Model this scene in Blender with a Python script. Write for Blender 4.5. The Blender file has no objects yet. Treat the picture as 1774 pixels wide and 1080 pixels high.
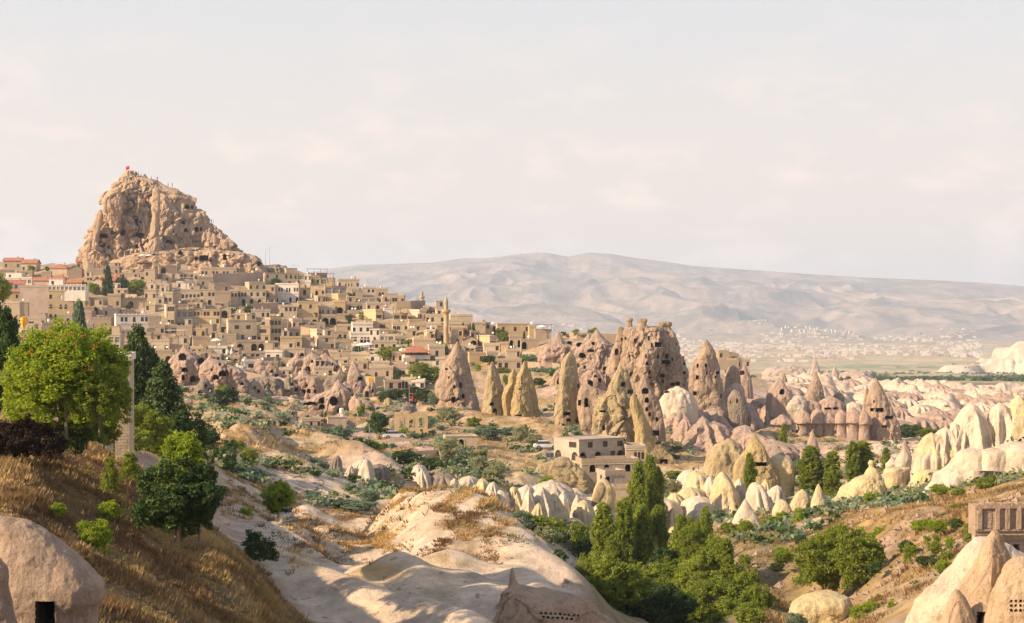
import bpy, math, random
import numpy as np
from math import radians as R, sin, cos, pi, atan2, sqrt
S = bpy.context.scene
COL = S.collection
rnd = random.Random(7)
RS = np.random.RandomState(11)

# ------------------------------------------------------------------ camera, sky, sun, exposure
F = 2813.0            # focal length in pixels of the 1774 px wide photograph
CX, CY = 887.0, 540.0
cam = bpy.data.cameras.new('camera'); camo = bpy.data.objects.new('camera', cam); COL.objects.link(camo)
cam.sensor_width = 36; cam.lens = 36 * F / 1774
cam.clip_start = 0.5; cam.clip_end = 90000
camo.location = (0, 0, 0); camo.rotation_euler = (R(90), 0, 0)
S.camera = camo
SUN_EL, SUN_AZ = R(28), R(246)      # azimuth clockwise from +Y: the sun stands left, a little behind the camera
world = bpy.data.worlds.new('World'); S.world = world; world.use_nodes = True
wn, wl = world.node_tree.nodes, world.node_tree.links
wn.clear()
def N(nt, typ, **kw):
    n = nt.nodes.new(typ)
    for k, v in kw.items():
        if k.startswith('i_'):
            n.inputs[k[2:].replace('_', ' ')].default_value = v
        else: setattr(n, k, v)
    return n
nt = world.node_tree
sky = N(nt, 'ShaderNodeTexSky', sky_type='NISHITA'); sky.sun_disc = False
sky.sun_elevation = SUN_EL; sky.sun_rotation = SUN_AZ; sky.dust_density = 4; sky.air_density = 1.0; sky.ozone_density = 1.0
bg = N(nt, 'ShaderNodeBackground'); bg.inputs['Strength'].default_value = 0.1
out = N(nt, 'ShaderNodeOutputWorld')
tc = N(nt, 'ShaderNodeTexCoord')
sep = N(nt, 'ShaderNodeSeparateXYZ'); wl.new(tc.outputs['Generated'], sep.inputs[0])
ramp = N(nt, 'ShaderNodeValToRGB')     # thin high haze over the blue: creamy low down, cooler higher up
e = ramp.color_ramp.elements
e[0].position = 0.0; e[0].color = (5.4, 4.45, 3.85, 1)
e[1].position = 1.0; e[1].color = (2.3, 2.8, 3.7, 1)
for p_, c_ in ((0.06, (5.25, 4.45, 3.95, 1)), (0.12, (4.95, 4.4, 4.05, 1)), (0.2, (4.35, 4.35, 4.35, 1)), (0.42, (3.5, 3.7, 4.2, 1))):
    q = ramp.color_ramp.elements.new(p_); q.color = c_
wl.new(sep.outputs['Z'], ramp.inputs[0])
mx = N(nt, 'ShaderNodeMix', data_type='RGBA'); mx.inputs[0].default_value = 0.86
wl.new(sky.outputs[0], mx.inputs[6]); wl.new(ramp.outputs[0], mx.inputs[7])
mp = N(nt, 'ShaderNodeMapping'); mp.inputs['Scale'].default_value = (19, 19, 44); wl.new(tc.outputs['Generated'], mp.inputs[0])
cn = N(nt, 'ShaderNodeTexNoise'); cn.inputs['Scale'].default_value = 1.0; cn.inputs['Detail'].default_value = 8; cn.inputs['Roughness'].default_value = 0.55
wl.new(mp.outputs[0], cn.inputs['Vector'])
cr = N(nt, 'ShaderNodeMapRange'); cr.inputs[1].default_value = 0.5; cr.inputs[2].default_value = 0.68; cr.inputs[3].default_value = 0; cr.inputs[4].default_value = 0.65
wl.new(cn.outputs[0], cr.inputs[0])
cf = N(nt, 'ShaderNodeMapRange'); cf.inputs[1].default_value = 0.17; cf.inputs[2].default_value = 0.07; cf.inputs[3].default_value = 0.12; cf.inputs[4].default_value = 1.0; wl.new(sep.outputs['Z'], cf.inputs[0])
cm = N(nt, 'ShaderNodeMath', operation='MULTIPLY'); wl.new(cr.outputs[0], cm.inputs[0]); wl.new(cf.outputs[0], cm.inputs[1])
mx2 = N(nt, 'ShaderNodeMix', data_type='RGBA'); wl.new(cm.outputs[0], mx2.inputs[0])
wl.new(mx.outputs[2], mx2.inputs[6]); mx2.inputs[7].default_value = (6.4, 5.1, 4.4, 1)
wl.new(mx2.outputs[2], bg.inputs[0]); wl.new(bg.outputs[0], out.inputs[0])
sl = bpy.data.lights.new('sun', 'SUN'); sl.energy = 5.0; sl.angle = R(0.6); sl.color = (1.0, 0.76, 0.49)
so = bpy.data.objects.new('sun', sl); COL.objects.link(so)
from mathutils import Vector, Matrix
sd = Vector((sin(SUN_AZ) * cos(SUN_EL), cos(SUN_AZ) * cos(SUN_EL), sin(SUN_EL)))
so.rotation_euler = sd.to_track_quat('Z', 'Y').to_euler()
S.view_settings.view_transform = 'Standard'; S.view_settings.look = 'None'
S.view_settings.exposure = 0.92; S.view_settings.gamma = 1; S.view_settings.use_curve_mapping = False
S.render.engine = 'CYCLES'
try:
    S.cycles.volume_bounces = 1; S.cycles.max_bounces = 6; S.cycles.diffuse_bounces = 3; S.cycles.transparent_max_bounces = 8
except Exception: pass

# ------------------------------------------------------------------ numeric noise
def _hash(ix, iy, iz, seed):
    h = (ix.astype(np.int64) * 374761393 + iy.astype(np.int64) * 668265263 + iz.astype(np.int64) * 2147483647 + seed * 974711) & 0xffffffff
    h = ((h ^ (h >> 13)) * 1274126177) & 0xffffffff
    h = ((h ^ (h >> 15)) * 2246822519) & 0xffffffff
    return h ^ (h >> 14)
def perlin2(x, y, seed=0):
    ix = np.floor(x); iy = np.floor(y); fx = x - ix; fy = y - iy
    u = fx * fx * fx * (fx * (fx * 6 - 15) + 10); v = fy * fy * fy * (fy * (fy * 6 - 15) + 10)
    def g(dx, dy):
        a = (_hash(ix + dx, iy + dy, ix * 0, seed) & 1023) * (2 * pi / 1024)
        return np.cos(a) * (fx - dx) + np.sin(a) * (fy - dy)
    a = g(0, 0) * (1 - u) + g(1, 0) * u; b = g(0, 1) * (1 - u) + g(1, 1) * u
    return (a * (1 - v) + b * v) * 1.5
def perlin3(x, y, z, seed=0):
    ix = np.floor(x); iy = np.floor(y); iz = np.floor(z); fx = x - ix; fy = y - iy; fz = z - iz
    s = lambda t: t * t * t * (t * (t * 6 - 15) + 10)
    u, v, w = s(fx), s(fy), s(fz)
    def g(dx, dy, dz):
        h = _hash(ix + dx, iy + dy, iz + dz, seed)
        return ((h & 255) / 127.5 - 1) * (fx - dx) + (((h >> 8) & 255) / 127.5 - 1) * (fy - dy) + (((h >> 16) & 255) / 127.5 - 1) * (fz - dz)
    l = lambda a, b, t: a + (b - a) * t
    return l(l(l(g(0, 0, 0), g(1, 0, 0), u), l(g(0, 1, 0), g(1, 1, 0), u), v),
             l(l(g(0, 0, 1), g(1, 0, 1), u), l(g(0, 1, 1), g(1, 1, 1), u), v), w) * 1.4
def fbm2(x, y, o=4, seed=0, g=.5):
    r = 0; a = 1
    for i in range(o): r = r + a * perlin2(x * 2 ** i + i * 17.3, y * 2 ** i - i * 9.1, seed + i); a *= g
    return r
def bil2(x, y, o=3, seed=0, g=.45):
    r = 0; a = 1
    for i in range(o): r = r + a * (np.abs(perlin2(x * 2 ** i + i * 17.3, y * 2 ** i - i * 9.1, seed + i)) * 2 - .5); a *= g
    return r
def fbm3(x, y, z, o=4, seed=0, g=.5):
    r = 0; a = 1
    for i in range(o): r = r + a * perlin3(x * 2 ** i + i * 7.3, y * 2 ** i - i * 9.1, z * 2 ** i, seed + i); a *= g
    return r
def bil3(x, y, z, o=3, seed=0, g=.5):
    r = 0; a = 1
    for i in range(o): r = r + a * (np.abs(perlin3(x * 2 ** i + i * 7.3, y * 2 ** i - i * 9.1, z * 2 ** i, seed + i)) * 2 - .5); a *= g
    return r
def worley3(x, y, z, seed=0):          # distance to nearest cell point, second minus first
    ix = np.floor(x); iy = np.floor(y); iz = np.floor(z)
    f1 = np.full(x.shape, 9.); f2 = np.full(x.shape, 9.); cid = np.zeros(x.shape)
    for dx in (-1, 0, 1):
        for dy in (-1, 0, 1):
            for dz in (-1, 0, 1):
                h = _hash(ix + dx, iy + dy, iz + dz, seed)
                d = np.sqrt((ix + dx + (h & 255) / 255. - x) ** 2 + (iy + dy + ((h >> 8) & 255) / 255. - y) ** 2 + (iz + dz + ((h >> 16) & 255) / 255. - z) ** 2)
                nf = d < f1
                f2 = np.where(nf, f1, np.minimum(f2, d)); cid = np.where(nf, ((h >> 4) & 1023) / 1023., cid); f1 = np.where(nf, d, f1)
    return f1, f2 - f1, cid
def sstep(a, b, x):
    t = np.clip((x - a) / (b - a), 0, 1); return t * t * (3 - 2 * t)

# ------------------------------------------------------------------ object helpers
def W(px, py, D): return ((px - CX) / F * D, D, -(py - CY) / F * D)
def mesh_np(name, V, Fq, mats, mi=None, smooth=True, col=None):
    V = np.asarray(V, np.float32); Fq = np.asarray(Fq, np.int32)
    me = bpy.data.meshes.new(name)
    n = Fq.shape[1]
    me.vertices.add(len(V)); me.vertices.foreach_set('co', V.ravel())
    me.loops.add(Fq.size); me.loops.foreach_set('vertex_index', Fq.ravel())
    me.polygons.add(len(Fq)); me.polygons.foreach_set('loop_start', np.arange(0, Fq.size, n, dtype=np.int32))
    me.polygons.foreach_set('loop_total', np.full(len(Fq), n, np.int32))
    me.polygons.foreach_set('use_smooth', np.full(len(Fq), smooth, bool))
    for m in (mats if isinstance(mats, (list, tuple)) else [mats]): me.materials.append(m)
    if mi is not None: me.polygons.foreach_set('material_index', np.asarray(mi, np.int32))
    me.update(calc_edges=True)
    if col is not None:
        a = me.color_attributes.new('Col', 'FLOAT_COLOR', 'POINT')
        c = np.ones((len(V), 4), np.float32); c[:, :3] = col; a.data.foreach_set('color', c.ravel())
    return me
def link(name, me, parent=None, loc=None, rot=None, scale=None, label=None):
    o = bpy.data.objects.new(name, me); COL.objects.link(o)
    if parent is not None: o.parent = parent
    if loc is not None: o.location = loc
    if rot is not None: o.rotation_euler = rot
    if scale is not None: o.scale = scale
    if label: o['label'] = label
    return o
LABELS = {}
LAND = [(300, 330, 'the castle rock'), (773, 560, 'the tall minaret'), (731, 512, 'the far minaret'), (795, 660, 'the broad brown rock cone'),
        (855, 690, 'the slim rock cone'), (905, 690, 'the split-shouldered rock cone'), (988, 690, 'the tall rock pinnacle'), (1080, 720, 'the yellow rock'),
        (1125, 620, 'the honeycombed rock fortress'), (1225, 650, 'the smooth pointed rock tower'), (1050, 810, 'the grey stone manor'),
        (715, 735, 'the ruined arcade'), (450, 575, 'the two-wide-window house'), (515, 515, 'the white hotel'), (425, 505, 'the arcaded hotel'), (120, 520, 'the glass-topped hotel'), (225, 560, 'the white house with the round window'),
        (720, 620, 'the red-roofed pavilion'), (270, 680, 'the dark pine'), (110, 640, 'the red-flecked garden tree'), (310, 850, 'the upright dark bush'),
        (80, 980, 'the corner boulder'), (705, 880, 'the bright dune ridge'), (1110, 860, 'the tallest poplar'), (1455, 970, 'the bushy valley tree'),
        (1510, 830, 'the knobbed yellow dome'), (1700, 990, 'the carved cone with the facade'), (1700, 740, 'the white cones on the right'), (1527, 710, 'the pointed chimney above the hooded rocks'),
        (1413, 665, 'the lone cone on the ridge'), (1310, 790, 'the yellow peaked rock'), (1660, 820, 'the white cliff'), (620, 640, 'the leaning pink cone'), (950, 870, 'the fluted white cones'), (890, 1040, 'the pigeon-holed overhang'), (640, 555, 'the bright yellow cube house'), (560, 500, 'the dark-glazed restaurants'), (700, 710, 'the bent road'), (50, 470, 'the red-roofed hilltop houses')]
def where(px, py, self_=None):
    c = sorted(LAND, key=lambda l: (l[0] - px) ** 2 + ((l[1] - py) * 1.3) ** 2)
    c = [l for l in c if l[2] != self_]
    outp = []
    for l in c[:4]:
        dx, dy = px - l[0], py - l[1]; r = sqrt(dx * dx + dy * dy)
        far = 'just ' if r < 32 else ('' if r < 90 else 'well ')
        if abs(dx) > 2 * abs(dy): s = far + ('right of ' if dx > 0 else 'left of ')
        elif abs(dy) > 2 * abs(dx): s = far + ('below ' if dy > 0 else 'above ')
        else: s = far + ('below and ' if dy > 0 else 'above and ') + ('right of ' if dx > 0 else 'left of ')
        outp.append(s + l[2])
    return outp
def uniq(desc, px, py, solo=True):
    ws = where(px, py); ok = lambda c: c not in LABELS and len(c.replace(',', '').split()) <= 16
    cands = ([desc] if solo else []) + [f'{desc}, {w}' for w in ws]
    short = desc.split(' with ')[0]
    cands += [f'{short}, {ws[0]} and {ws[i]}' for i in (1, 2, 3)] + [f'{short}, {w}' for w in ws]
    tiny = ' '.join(short.split()[:5])
    for dd in ('leftmost', 'second', 'third', 'fourth', 'fifth', 'sixth', 'seventh', 'eighth', 'ninth', 'tenth', 'eleventh', 'twelfth', 'thirteenth', 'fourteenth', 'fifteenth', 'sixteenth', 'seventeenth', 'eighteenth'):
        cands.append(f'{tiny}, {dd} of those {ws[0]}')
    for c in cands:
        if ok(c): LABELS[c] = 1; return c
    return desc
def tag(o, label, cat, group=None, px=None, py=None):
    if px is not None: label = uniq(label, px, py, group is None)
    else: LABELS[label] = 1
    o['label'] = label; o['category'] = cat
    if group: o['group'] = group
    return o
def structure(o): o['kind'] = 'structure'; return o
class MB:                                  # small mesh collector
    def __init__(s): s.v = []; s.f = []; s.m = []
    def quad(s, a, b, c, d, m=0):
        i = len(s.v); s.v += [a, b, c, d]; s.f.append((i, i + 1, i + 2, i + 3)); s.m.append(m)
    def poly(s, pts, m=0):
        i = len(s.v); s.v += list(pts); s.f.append(tuple(range(i, i + len(pts)))); s.m.append(m)
    def box(s, x0, x1, y0, y1, z0, z1, m=0):
        i = len(s.v)
        s.v += [(x0, y0, z0), (x1, y0, z0), (x1, y1, z0), (x0, y1, z0), (x0, y0, z1), (x1, y0, z1), (x1, y1, z1), (x0, y1, z1)]
        for f in ((0, 3, 2, 1), (4, 5, 6, 7), (0, 1, 5, 4), (1, 2, 6, 5), (2, 3, 7, 6), (3, 0, 4, 7)):
            s.f.append(tuple(i + k for k in f)); s.m.append(m)
    def lathe(s, prof, n=12, cx=0, cy=0, m=0, squash=1):
        i = len(s.v)
        for (r, z) in prof:
            for k in range(n): s.v.append((cx + r * cos(2 * pi * k / n), cy + squash * r * sin(2 * pi * k / n), z))
        for j in range(len(prof) - 1):
            for k in range(n):
                s.f.append((i + j * n + k, i + j * n + (k + 1) % n, i + (j + 1) * n + (k + 1) % n, i + (j + 1) * n + k)); s.m.append(m)
    def tube(s, pts, rad, n=6, m=0):
        i = len(s.v)
        for j, p in enumerate(pts):
            p = Vector(p); a = Vector(pts[max(j - 1, 0)]); b = Vector(pts[min(j + 1, len(pts) - 1)])
            d = (b - a).normalized() if (b - a).length > 0 else Vector((0, 0, 1))
            u = d.orthogonal().normalized(); v = d.cross(u)
            r = rad[j] if isinstance(rad, (list, tuple)) else rad
            for k in range(n):
                q = p + u * (r * cos(2 * pi * k / n)) + v * (r * sin(2 * pi * k / n)); s.v.append(tuple(q))
        for j in range(len(pts) - 1):
            for k in range(n):
                s.f.append((i + j * n + k, i + j * n + (k + 1) % n, i + (j + 1) * n + (k + 1) % n, i + (j + 1) * n + k)); s.m.append(m)
    def mesh(s, name, mats, smooth=False):
        me = bpy.data.meshes.new(name); me.from_pydata([tuple(v) for v in s.v], [], s.f)
        for m in (mats if isinstance(mats, (list, tuple)) else [mats]): me.materials.append(m)
        me.polygons.foreach_set('material_index', np.asarray(s.m, np.int32))
        me.polygons.foreach_set('use_smooth', np.full(len(s.f), smooth, bool)); me.update()
        return me

# ------------------------------------------------------------------ materials
def mat_new(name):
    m = bpy.data.materials.new(name); m.use_nodes = True; t = m.node_tree
    b = t.nodes['Principled BSDF']; b.inputs['Specular IOR Level'].default_value = 0.2; b.inputs['Roughness'].default_value = 0.9
    return m, t, b
def mixrgb(t, fac, a, b, blend='MIX'):
    n = N(t, 'ShaderNodeMix', data_type='RGBA', blend_type=blend)
    for sock, v in ((0, fac), (6, a), (7, b)):
        if hasattr(v, 'links') or hasattr(v, 'is_linked'): t.links.new(v, n.inputs[sock])
        else: n.inputs[sock].default_value = v if sock == 0 else (*v, 1)
    return n.outputs[2]
def noise(t, scale, detail=5, rough=.6, vec=None, st=None):
    n = N(t, 'ShaderNodeTexNoise'); n.inputs['Scale'].default_value = scale; n.inputs['Detail'].default_value = detail; n.inputs['Roughness'].default_value = rough
    if vec is None: vec = N(t, 'ShaderNodeTexCoord').outputs['Object']
    if st is not None:
        mm = N(t, 'ShaderNodeMapping'); mm.inputs['Scale'].default_value = st; t.links.new(vec, mm.inputs[0]); vec = mm.outputs[0]
    t.links.new(vec, n.inputs['Vector']); return n.outputs[0]
def rng(t, v, a, b, c=0., d=1.):
    n = N(t, 'ShaderNodeMapRange'); n.clamp = True
    for i, q in enumerate((a, b, c, d)): n.inputs[i + 1].default_value = q
    t.links.new(v, n.inputs[0]); return n.outputs[0]
def bump(t, b, h, dist, strength=1.0, prev=None):
    n = N(t, 'ShaderNodeBump'); n.inputs['Distance'].default_value = dist; n.inputs['Strength'].default_value = strength
    t.links.new(h, n.inputs['Height'])
    if prev is not None: t.links.new(prev, n.inputs['Normal'])
    t.links.new(n.outputs[0], b.inputs['Normal']); return n.outputs[0]
def worldpos(t): return N(t, 'ShaderNodeNewGeometry').outputs['Position']
def rockmat(name, c1, c2, c3, sc=1.0, bd=.3, strata=0.):
    m, t, b = mat_new(name); P = worldpos(t)
    a = rng(t, noise(t, .09 * sc, 6, .6, P), .35, .65)
    c = mixrgb(t, a, c1, c2)
    s2 = rng(t, noise(t, .5 * sc, 7, .7, P, (1, 1, .3)), .48, .72)
    c = mixrgb(t, s2, c, c3)
    st_ = rng(t, noise(t, 1.1 * sc, 5, .65, P, (1, 1, .12)), .5, .7, 0, .5); c = mixrgb(t, st_, c, tuple(x * .72 for x in c3))
    sp = rng(t, noise(t, 2.2 * sc, 6, .78, P), .54, .70, 0, .6)
    c = mixrgb(t, sp, c, tuple(x * .6 for x in c3))
    if strata:
        w = rng(t, noise(t, .5 * sc, 4, .5, P, (.12, .12, 2.2)), .42, .62, 0, strata)
        c = mixrgb(t, w, c, tuple(min(1, x * 1.15 + y) for x, y in zip(c2, (.05, .03, -.06))))
    t.links.new(c, b.inputs['Base Color'])
    n1 = bump(t, b, noise(t, .55 * sc, 8, .68, P, (1, 1, .55)), bd * 3.2)
    bump(t, b, noise(t, 3.0 * sc, 5, .7, P), bd * .6, prev=n1)
    return m
M = {}
M['castle'] = rockmat('castle_rock', (.56, .41, .29), (.48, .345, .24), (.31, .22, .16), .8, .5)
M['brown'] = rockmat('brown_tuff', (.44, .325, .245), (.37, .275, .205), (.23, .17, .13), 1.3, .3)
M['pink'] = rockmat('pink_tuff', (.43, .31, .25), (.37, .27, .22), (.26, .195, .16), 1.2, .25)
M['yellow'] = rockmat('yellow_tuff', (.50, .38, .19), (.42, .31, .16), (.28, .21, .12), 1.3, .3)
M['olive'] = rockmat('olive_tuff', (.47, .37, .22), (.40, .31, .19), (.25, .20, .13), 1.4, .3)
M['white'] = rockmat('white_tuff', (.55, .46, .38), (.48, .40, .33), (.34, .275, .22), 1.2, .14, .3)
M['cream'] = rockmat('cream_tuff', (.52, .43, .29), (.47, .385, .24), (.34, .27, .17), 1.2, .16, .5)
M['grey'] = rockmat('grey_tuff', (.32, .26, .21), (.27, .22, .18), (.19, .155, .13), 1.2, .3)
M['far'] = rockmat('far_tuff', (.42, .33, .28), (.37, .29, .25), (.3, .24, .2), .4, .5)
M['near'] = rockmat('near_tuff', (.42, .31, .235), (.37, .27, .20), (.27, .19, .14), 3.0, .09)
def stonemat(name, c, dv=.75, brick=True, bs=1.6, bf=.55):
    m, t, b = mat_new(name); P = worldpos(t)
    o = N(t, 'ShaderNodeObjectInfo').outputs['Random']
    c0 = mixrgb(t, rng(t, o, 0, 1), c, tuple(x * y for x, y in zip(c, (dv + .05, dv, dv - .02))))
    c1 = mixrgb(t, rng(t, noise(t, .35, 6, .65, P), .4, .7, 0, .7), c0, tuple(x * .68 for x in c))
    if brick:
        O = N(t, 'ShaderNodeTexCoord').outputs['Object']; sp = N(t, 'ShaderNodeSeparateXYZ'); t.links.new(O, sp.inputs[0])
        ad = N(t, 'ShaderNodeMath', operation='ADD'); t.links.new(sp.outputs[0], ad.inputs[0]); t.links.new(sp.outputs[1], ad.inputs[1])
        cb = N(t, 'ShaderNodeCombineXYZ'); t.links.new(ad.outputs[0], cb.inputs[0]); t.links.new(sp.outputs[2], cb.inputs[1])
        br = N(t, 'ShaderNodeTexBrick'); br.inputs['Scale'].default_value = bs; br.inputs['Mortar Size'].default_value = .03; br.inputs['Color1'].default_value = (1, 1, 1, 1); br.inputs['Color2'].default_value = (.72, .70, .68, 1); br.inputs['Mortar'].default_value = (.5, .47, .43, 1)
        br.inputs['Bias'].default_value = -.2
        t.links.new(cb.outputs[0], br.inputs['Vector'])
        c1 = mixrgb(t, bf, c1, br.outputs[0], 'MULTIPLY')
    t.links.new(c1, b.inputs['Base Color']); bump(t, b, noise(t, 1.6, 5, .7, P), .08)
    return m
M['tan'] = stonemat('tan_stone', (.56, .45, .32)); M['buff'] = stonemat('buff_stone', (.60, .50, .37)); M['gold'] = stonemat('golden_stone', (.60, .46, .28))
M['pale'] = stonemat('pale_stone', (.62, .52, .40), .9); M['chalk'] = stonemat('whitewashed_stone', (.72, .66, .58), .92, False)
M['rub'] = stonemat('rubble_stone', (.44, .36, .27), .8, True, 2.4); M['pinkst'] = stonemat('pinkish_stone', (.47, .37, .31), .85); M['ashlar'] = stonemat('grey_ashlar', (.56, .48, .40), .75, True, 1.5, 1.0)
def plain(name, c, rough=.8, metal=0, spec=.3, var=.25):
    m, t, b = mat_new(name); b.inputs['Roughness'].default_value = rough; b.inputs['Metallic'].default_value = metal; b.inputs['Specular IOR Level'].default_value = spec
    t.links.new(mixrgb(t, rng(t, noise(t, 1.3, 4, .6, worldpos(t)), .35, .7), c, tuple(x * (1 - var) for x in c)), b.inputs['Base Color'])
    return m
M['roof'] = plain('roof_screed', (.40, .33, .26)); M['tile'] = plain('red_tile', (.42, .17, .10), var=.4); M['wood'] = plain('dark_timber', (.10, .06, .04)); M['redaw'] = plain('red_awning', (.36, .07, .05))
M['glass'] = plain('window_glass', (.035, .035, .04), .15, 0, .6); M['frame'] = plain('window_frame', (.20, .14, .10)); M['wframe'] = plain('pale_frame', (.62, .58, .52)); M['bglass'] = plain('blue_glass', (.16, .2, .22), .2, 0, .6)
M['door'] = plain('brown_door', (.12, .07, .045)); M['metal'] = plain('grey_metal', (.4, .4, .4), .4, .6); M['canvas'] = plain('white_canvas', (.75, .72, .66)); M['green'] = plain('green_tarp', (.05, .16, .08))
M['asph'] = plain('asphalt', (.16, .145, .13)); M['carw'] = plain('white_paint', (.7, .7, .7), .3, 0, .5); M['cary'] = plain('yellow_paint', (.75, .38, .03), .35, 0, .5); M['carr'] = plain('red_paint', (.38, .05, .04), .35); M['card'] = plain('silver_paint', (.35, .38, .42), .3, .3, .5); M['tyre'] = plain('rubber', (.02, .02, .02))
M['flag'] = plain('red_flag', (.65, .02, .02)); M['orange'] = plain('orange_cloth', (.80, .28, .03)); M['yellowcl'] = plain('yellow_cloth', (.85, .5, .06)); M['cloth1'] = plain('dark_cloth', (.06, .06, .09)); M['skin'] = plain('skin', (.45, .28, .2)); M['solar'] = plain('solar_panel', (.03, .045, .08), .25, 0, .6)
def leafmat(name, c1, c2, c3=None, tr=.42):
    c1 = tuple(x * 1.2 for x in c1); c2 = tuple(x * 1.25 for x in c2)
    m, t, b = mat_new(name)
    a = N(t, 'ShaderNodeAttribute'); a.attribute_name = 'Col'
    o = N(t, 'ShaderNodeObjectInfo').outputs['Random']
    c = mixrgb(t, a.outputs['Fac'], c1, c2)
    c = mixrgb(t, rng(t, o, 0, 1, 0, .35), c, tuple(x * .6 for x in c1))
    b.inputs['Roughness'].default_value = .65; t.links.new(c, b.inputs['Base Color'])
    tl = N(t, 'ShaderNodeBsdfTranslucent'); t.links.new(mixrgb(t, .5, c, (min(1, c2[0] * 1.6), c2[1] * 1.5, c2[2])), tl.inputs[0])
    ms = N(t, 'ShaderNodeMixShader'); ms.inputs[0].default_value = tr
    t.links.new(b.outputs[0], ms.inputs[1]); t.links.new(tl.outputs[0], ms.inputs[2]); t.links.new(ms.outputs[0], t.nodes['Material Output'].inputs[0])
    return m
M['lpop'] = leafmat('poplar_leaf', (.075, .12, .02), (.27, .31, .045)); M['lgreen'] = leafmat('green_leaf', (.065, .105, .02), (.25, .29, .04)); M['ldark'] = leafmat('dark_leaf', (.025, .05, .016), (.06, .10, .025), tr=.2)
M['lolive'] = leafmat('silver_leaf', (.16, .19, .12), (.30, .31, .19)); M['lgrey'] = leafmat('grey_green_leaf', (.10, .15, .11), (.17, .23, .16)); M['lbright'] = leafmat('bright_leaf', (.10, .17, .02), (.27, .33, .03), tr=.45); M['lpine'] = leafmat('pine_needle', (.03, .055, .02), (.075, .11, .03), tr=.15)
M['lhedge'] = leafmat('purple_leaf', (.022, .014, .012), (.045, .024, .016), tr=.15); M['lred'] = leafmat('red_seed', (.32, .10, .03), (.42, .2, .04)); M['bark'] = plain('bark', (.19, .15, .11)); M['bare'] = plain('bare_twig', (.2, .14, .1))
M['ldry'] = leafmat('dry_grass', (.13, .075, .038), (.40, .28, .13), tr=.2)

# ------------------------------------------------------------------ terrain profile: image height of the ground for (column, distance)
KD = [40, 60, 80, 100, 130, 160, 200, 240, 280, 330, 380, 440, 500, 560, 620, 690, 760, 850, 1000, 1300]
TT = {
 -150:[1150,900,745,705,690,700,720,730,720,700,670,640,605,570,540,500,465,455,465,530],
 0:  [1160,905,757,722,700,705,720,730,720,700,670,640,605,570,540,500,465,455,470,535],
 100:[1200,960,800,742,722,730,740,740,725,700,670,640,605,570,540,500,460,470,500,550],
 200:[1250,1010,850,778,762,762,757,750,735,710,680,645,605,568,535,495,458,470,505,560],
 300:[1300,1060,915,850,795,775,762,748,732,700,675,640,605,570,535,490,455,465,515,570],
 400:[1350,1120,965,935,885,835,785,750,730,708,685,655,610,575,540,495,458,472,540,600],
 500:[1400,1180,1055,985,925,880,835,790,760,730,705,670,625,580,545,505,468,520,600,650],
 600:[1450,1230,1090,1020,905,895,850,810,775,740,710,675,630,585,545,500,515,570,640,662],
 700:[1500,1280,1110,1000,880,905,865,815,780,745,705,670,625,575,530,545,580,620,650,665],
 800:[1500,1300,1120,1000,885,900,870,820,785,750,715,670,620,566,585,610,630,640,655,665],
 900:[1500,1300,1120,1010,930,935,890,845,800,755,720,670,603,590,610,630,640,650,658,665],
 1000:[1500,1320,1130,1060,1010,990,930,870,815,765,720,655,588,600,620,635,645,655,660,665],
 1100:[1500,1340,1180,1120,1080,1040,960,900,850,790,735,680,610,625,640,650,655,658,662,665],
 1200:[1500,1340,1200,1140,1100,1040,940,880,840,795,750,700,650,650,652,655,660,660,663,665],
 1300:[1500,1320,1180,1130,1060,970,905,880,845,800,765,735,685,655,656,658,660,662,663,665],
 1400:[1500,1300,1160,1110,1040,950,895,875,845,800,775,750,705,683,672,664,660,660,662,664],
 1500:[1450,1250,1120,1060,980,920,880,865,840,800,780,755,735,720,705,692,682,674,668,664],
 1600:[1400,1150,1080,1010,930,880,855,830,810,790,776,760,745,728,712,698,686,678,672,664],
 1700:[1380,1130,1030,960,890,860,832,790,770,772,768,760,750,735,722,706,695,686,678,665],
 1800:[1380,1100,995,925,868,838,800,745,700,740,760,758,750,735,722,706,695,686,678,665],
 1950:[1380,1100,990,915,860,830,790,735,690,735,755,755,750,735,722,706,695,686,678,665]}
cols = np.array(sorted(TT)); tab = np.array([TT[c] for c in cols], float)
lk = np.log(np.array(KD, float)); LD0, LD1, ND = math.log(40), math.log(1300), 500
ld = np.linspace(LD0, LD1, ND)
def pchip(x, y, xi):
    h = np.diff(x); d = np.diff(y) / h; m = np.zeros(len(x)); m[0] = d[0]; m[-1] = d[-1]
    for i in range(1, len(x) - 1):
        m[i] = 0 if d[i - 1] * d[i] <= 0 else 2 / (1 / d[i - 1] + 1 / d[i])
    k = np.clip(np.searchsorted(x, xi) - 1, 0, len(x) - 2); t = (xi - x[k]) / h[k]
    return (2 * t**3 - 3 * t**2 + 1) * y[k] + (t**3 - 2 * t**2 + t) * h[k] * m[k] + (-2 * t**3 + 3 * t**2) * y[k + 1] + (t**3 - t**2) * h[k] * m[k + 1]
dn = np.array([pchip(lk, r, ld) for r in tab])
PX0, PX1 = -150, 1950
pxg = np.arange(PX0, PX1 + 1, 4.)
T2 = np.array([pchip(cols.astype(float), dn[:, j], pxg) for j in range(ND)]).T      # [px, ld]
def ytab(px, D):
    a = np.clip((px - PX0) / 4., 0, len(pxg) - 1.001); b = np.clip((np.log(D) - LD0) / (LD1 - LD0) * (ND - 1), 0, ND - 1.001)
    i = a.astype(int); j = b.astype(int); u = a - i; v = b - j
    return (T2[i, j] * (1 - v) + T2[i, j + 1] * v) * (1 - u) + (T2[i + 1, j] * (1 - v) + T2[i + 1, j + 1] * v) * u
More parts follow.
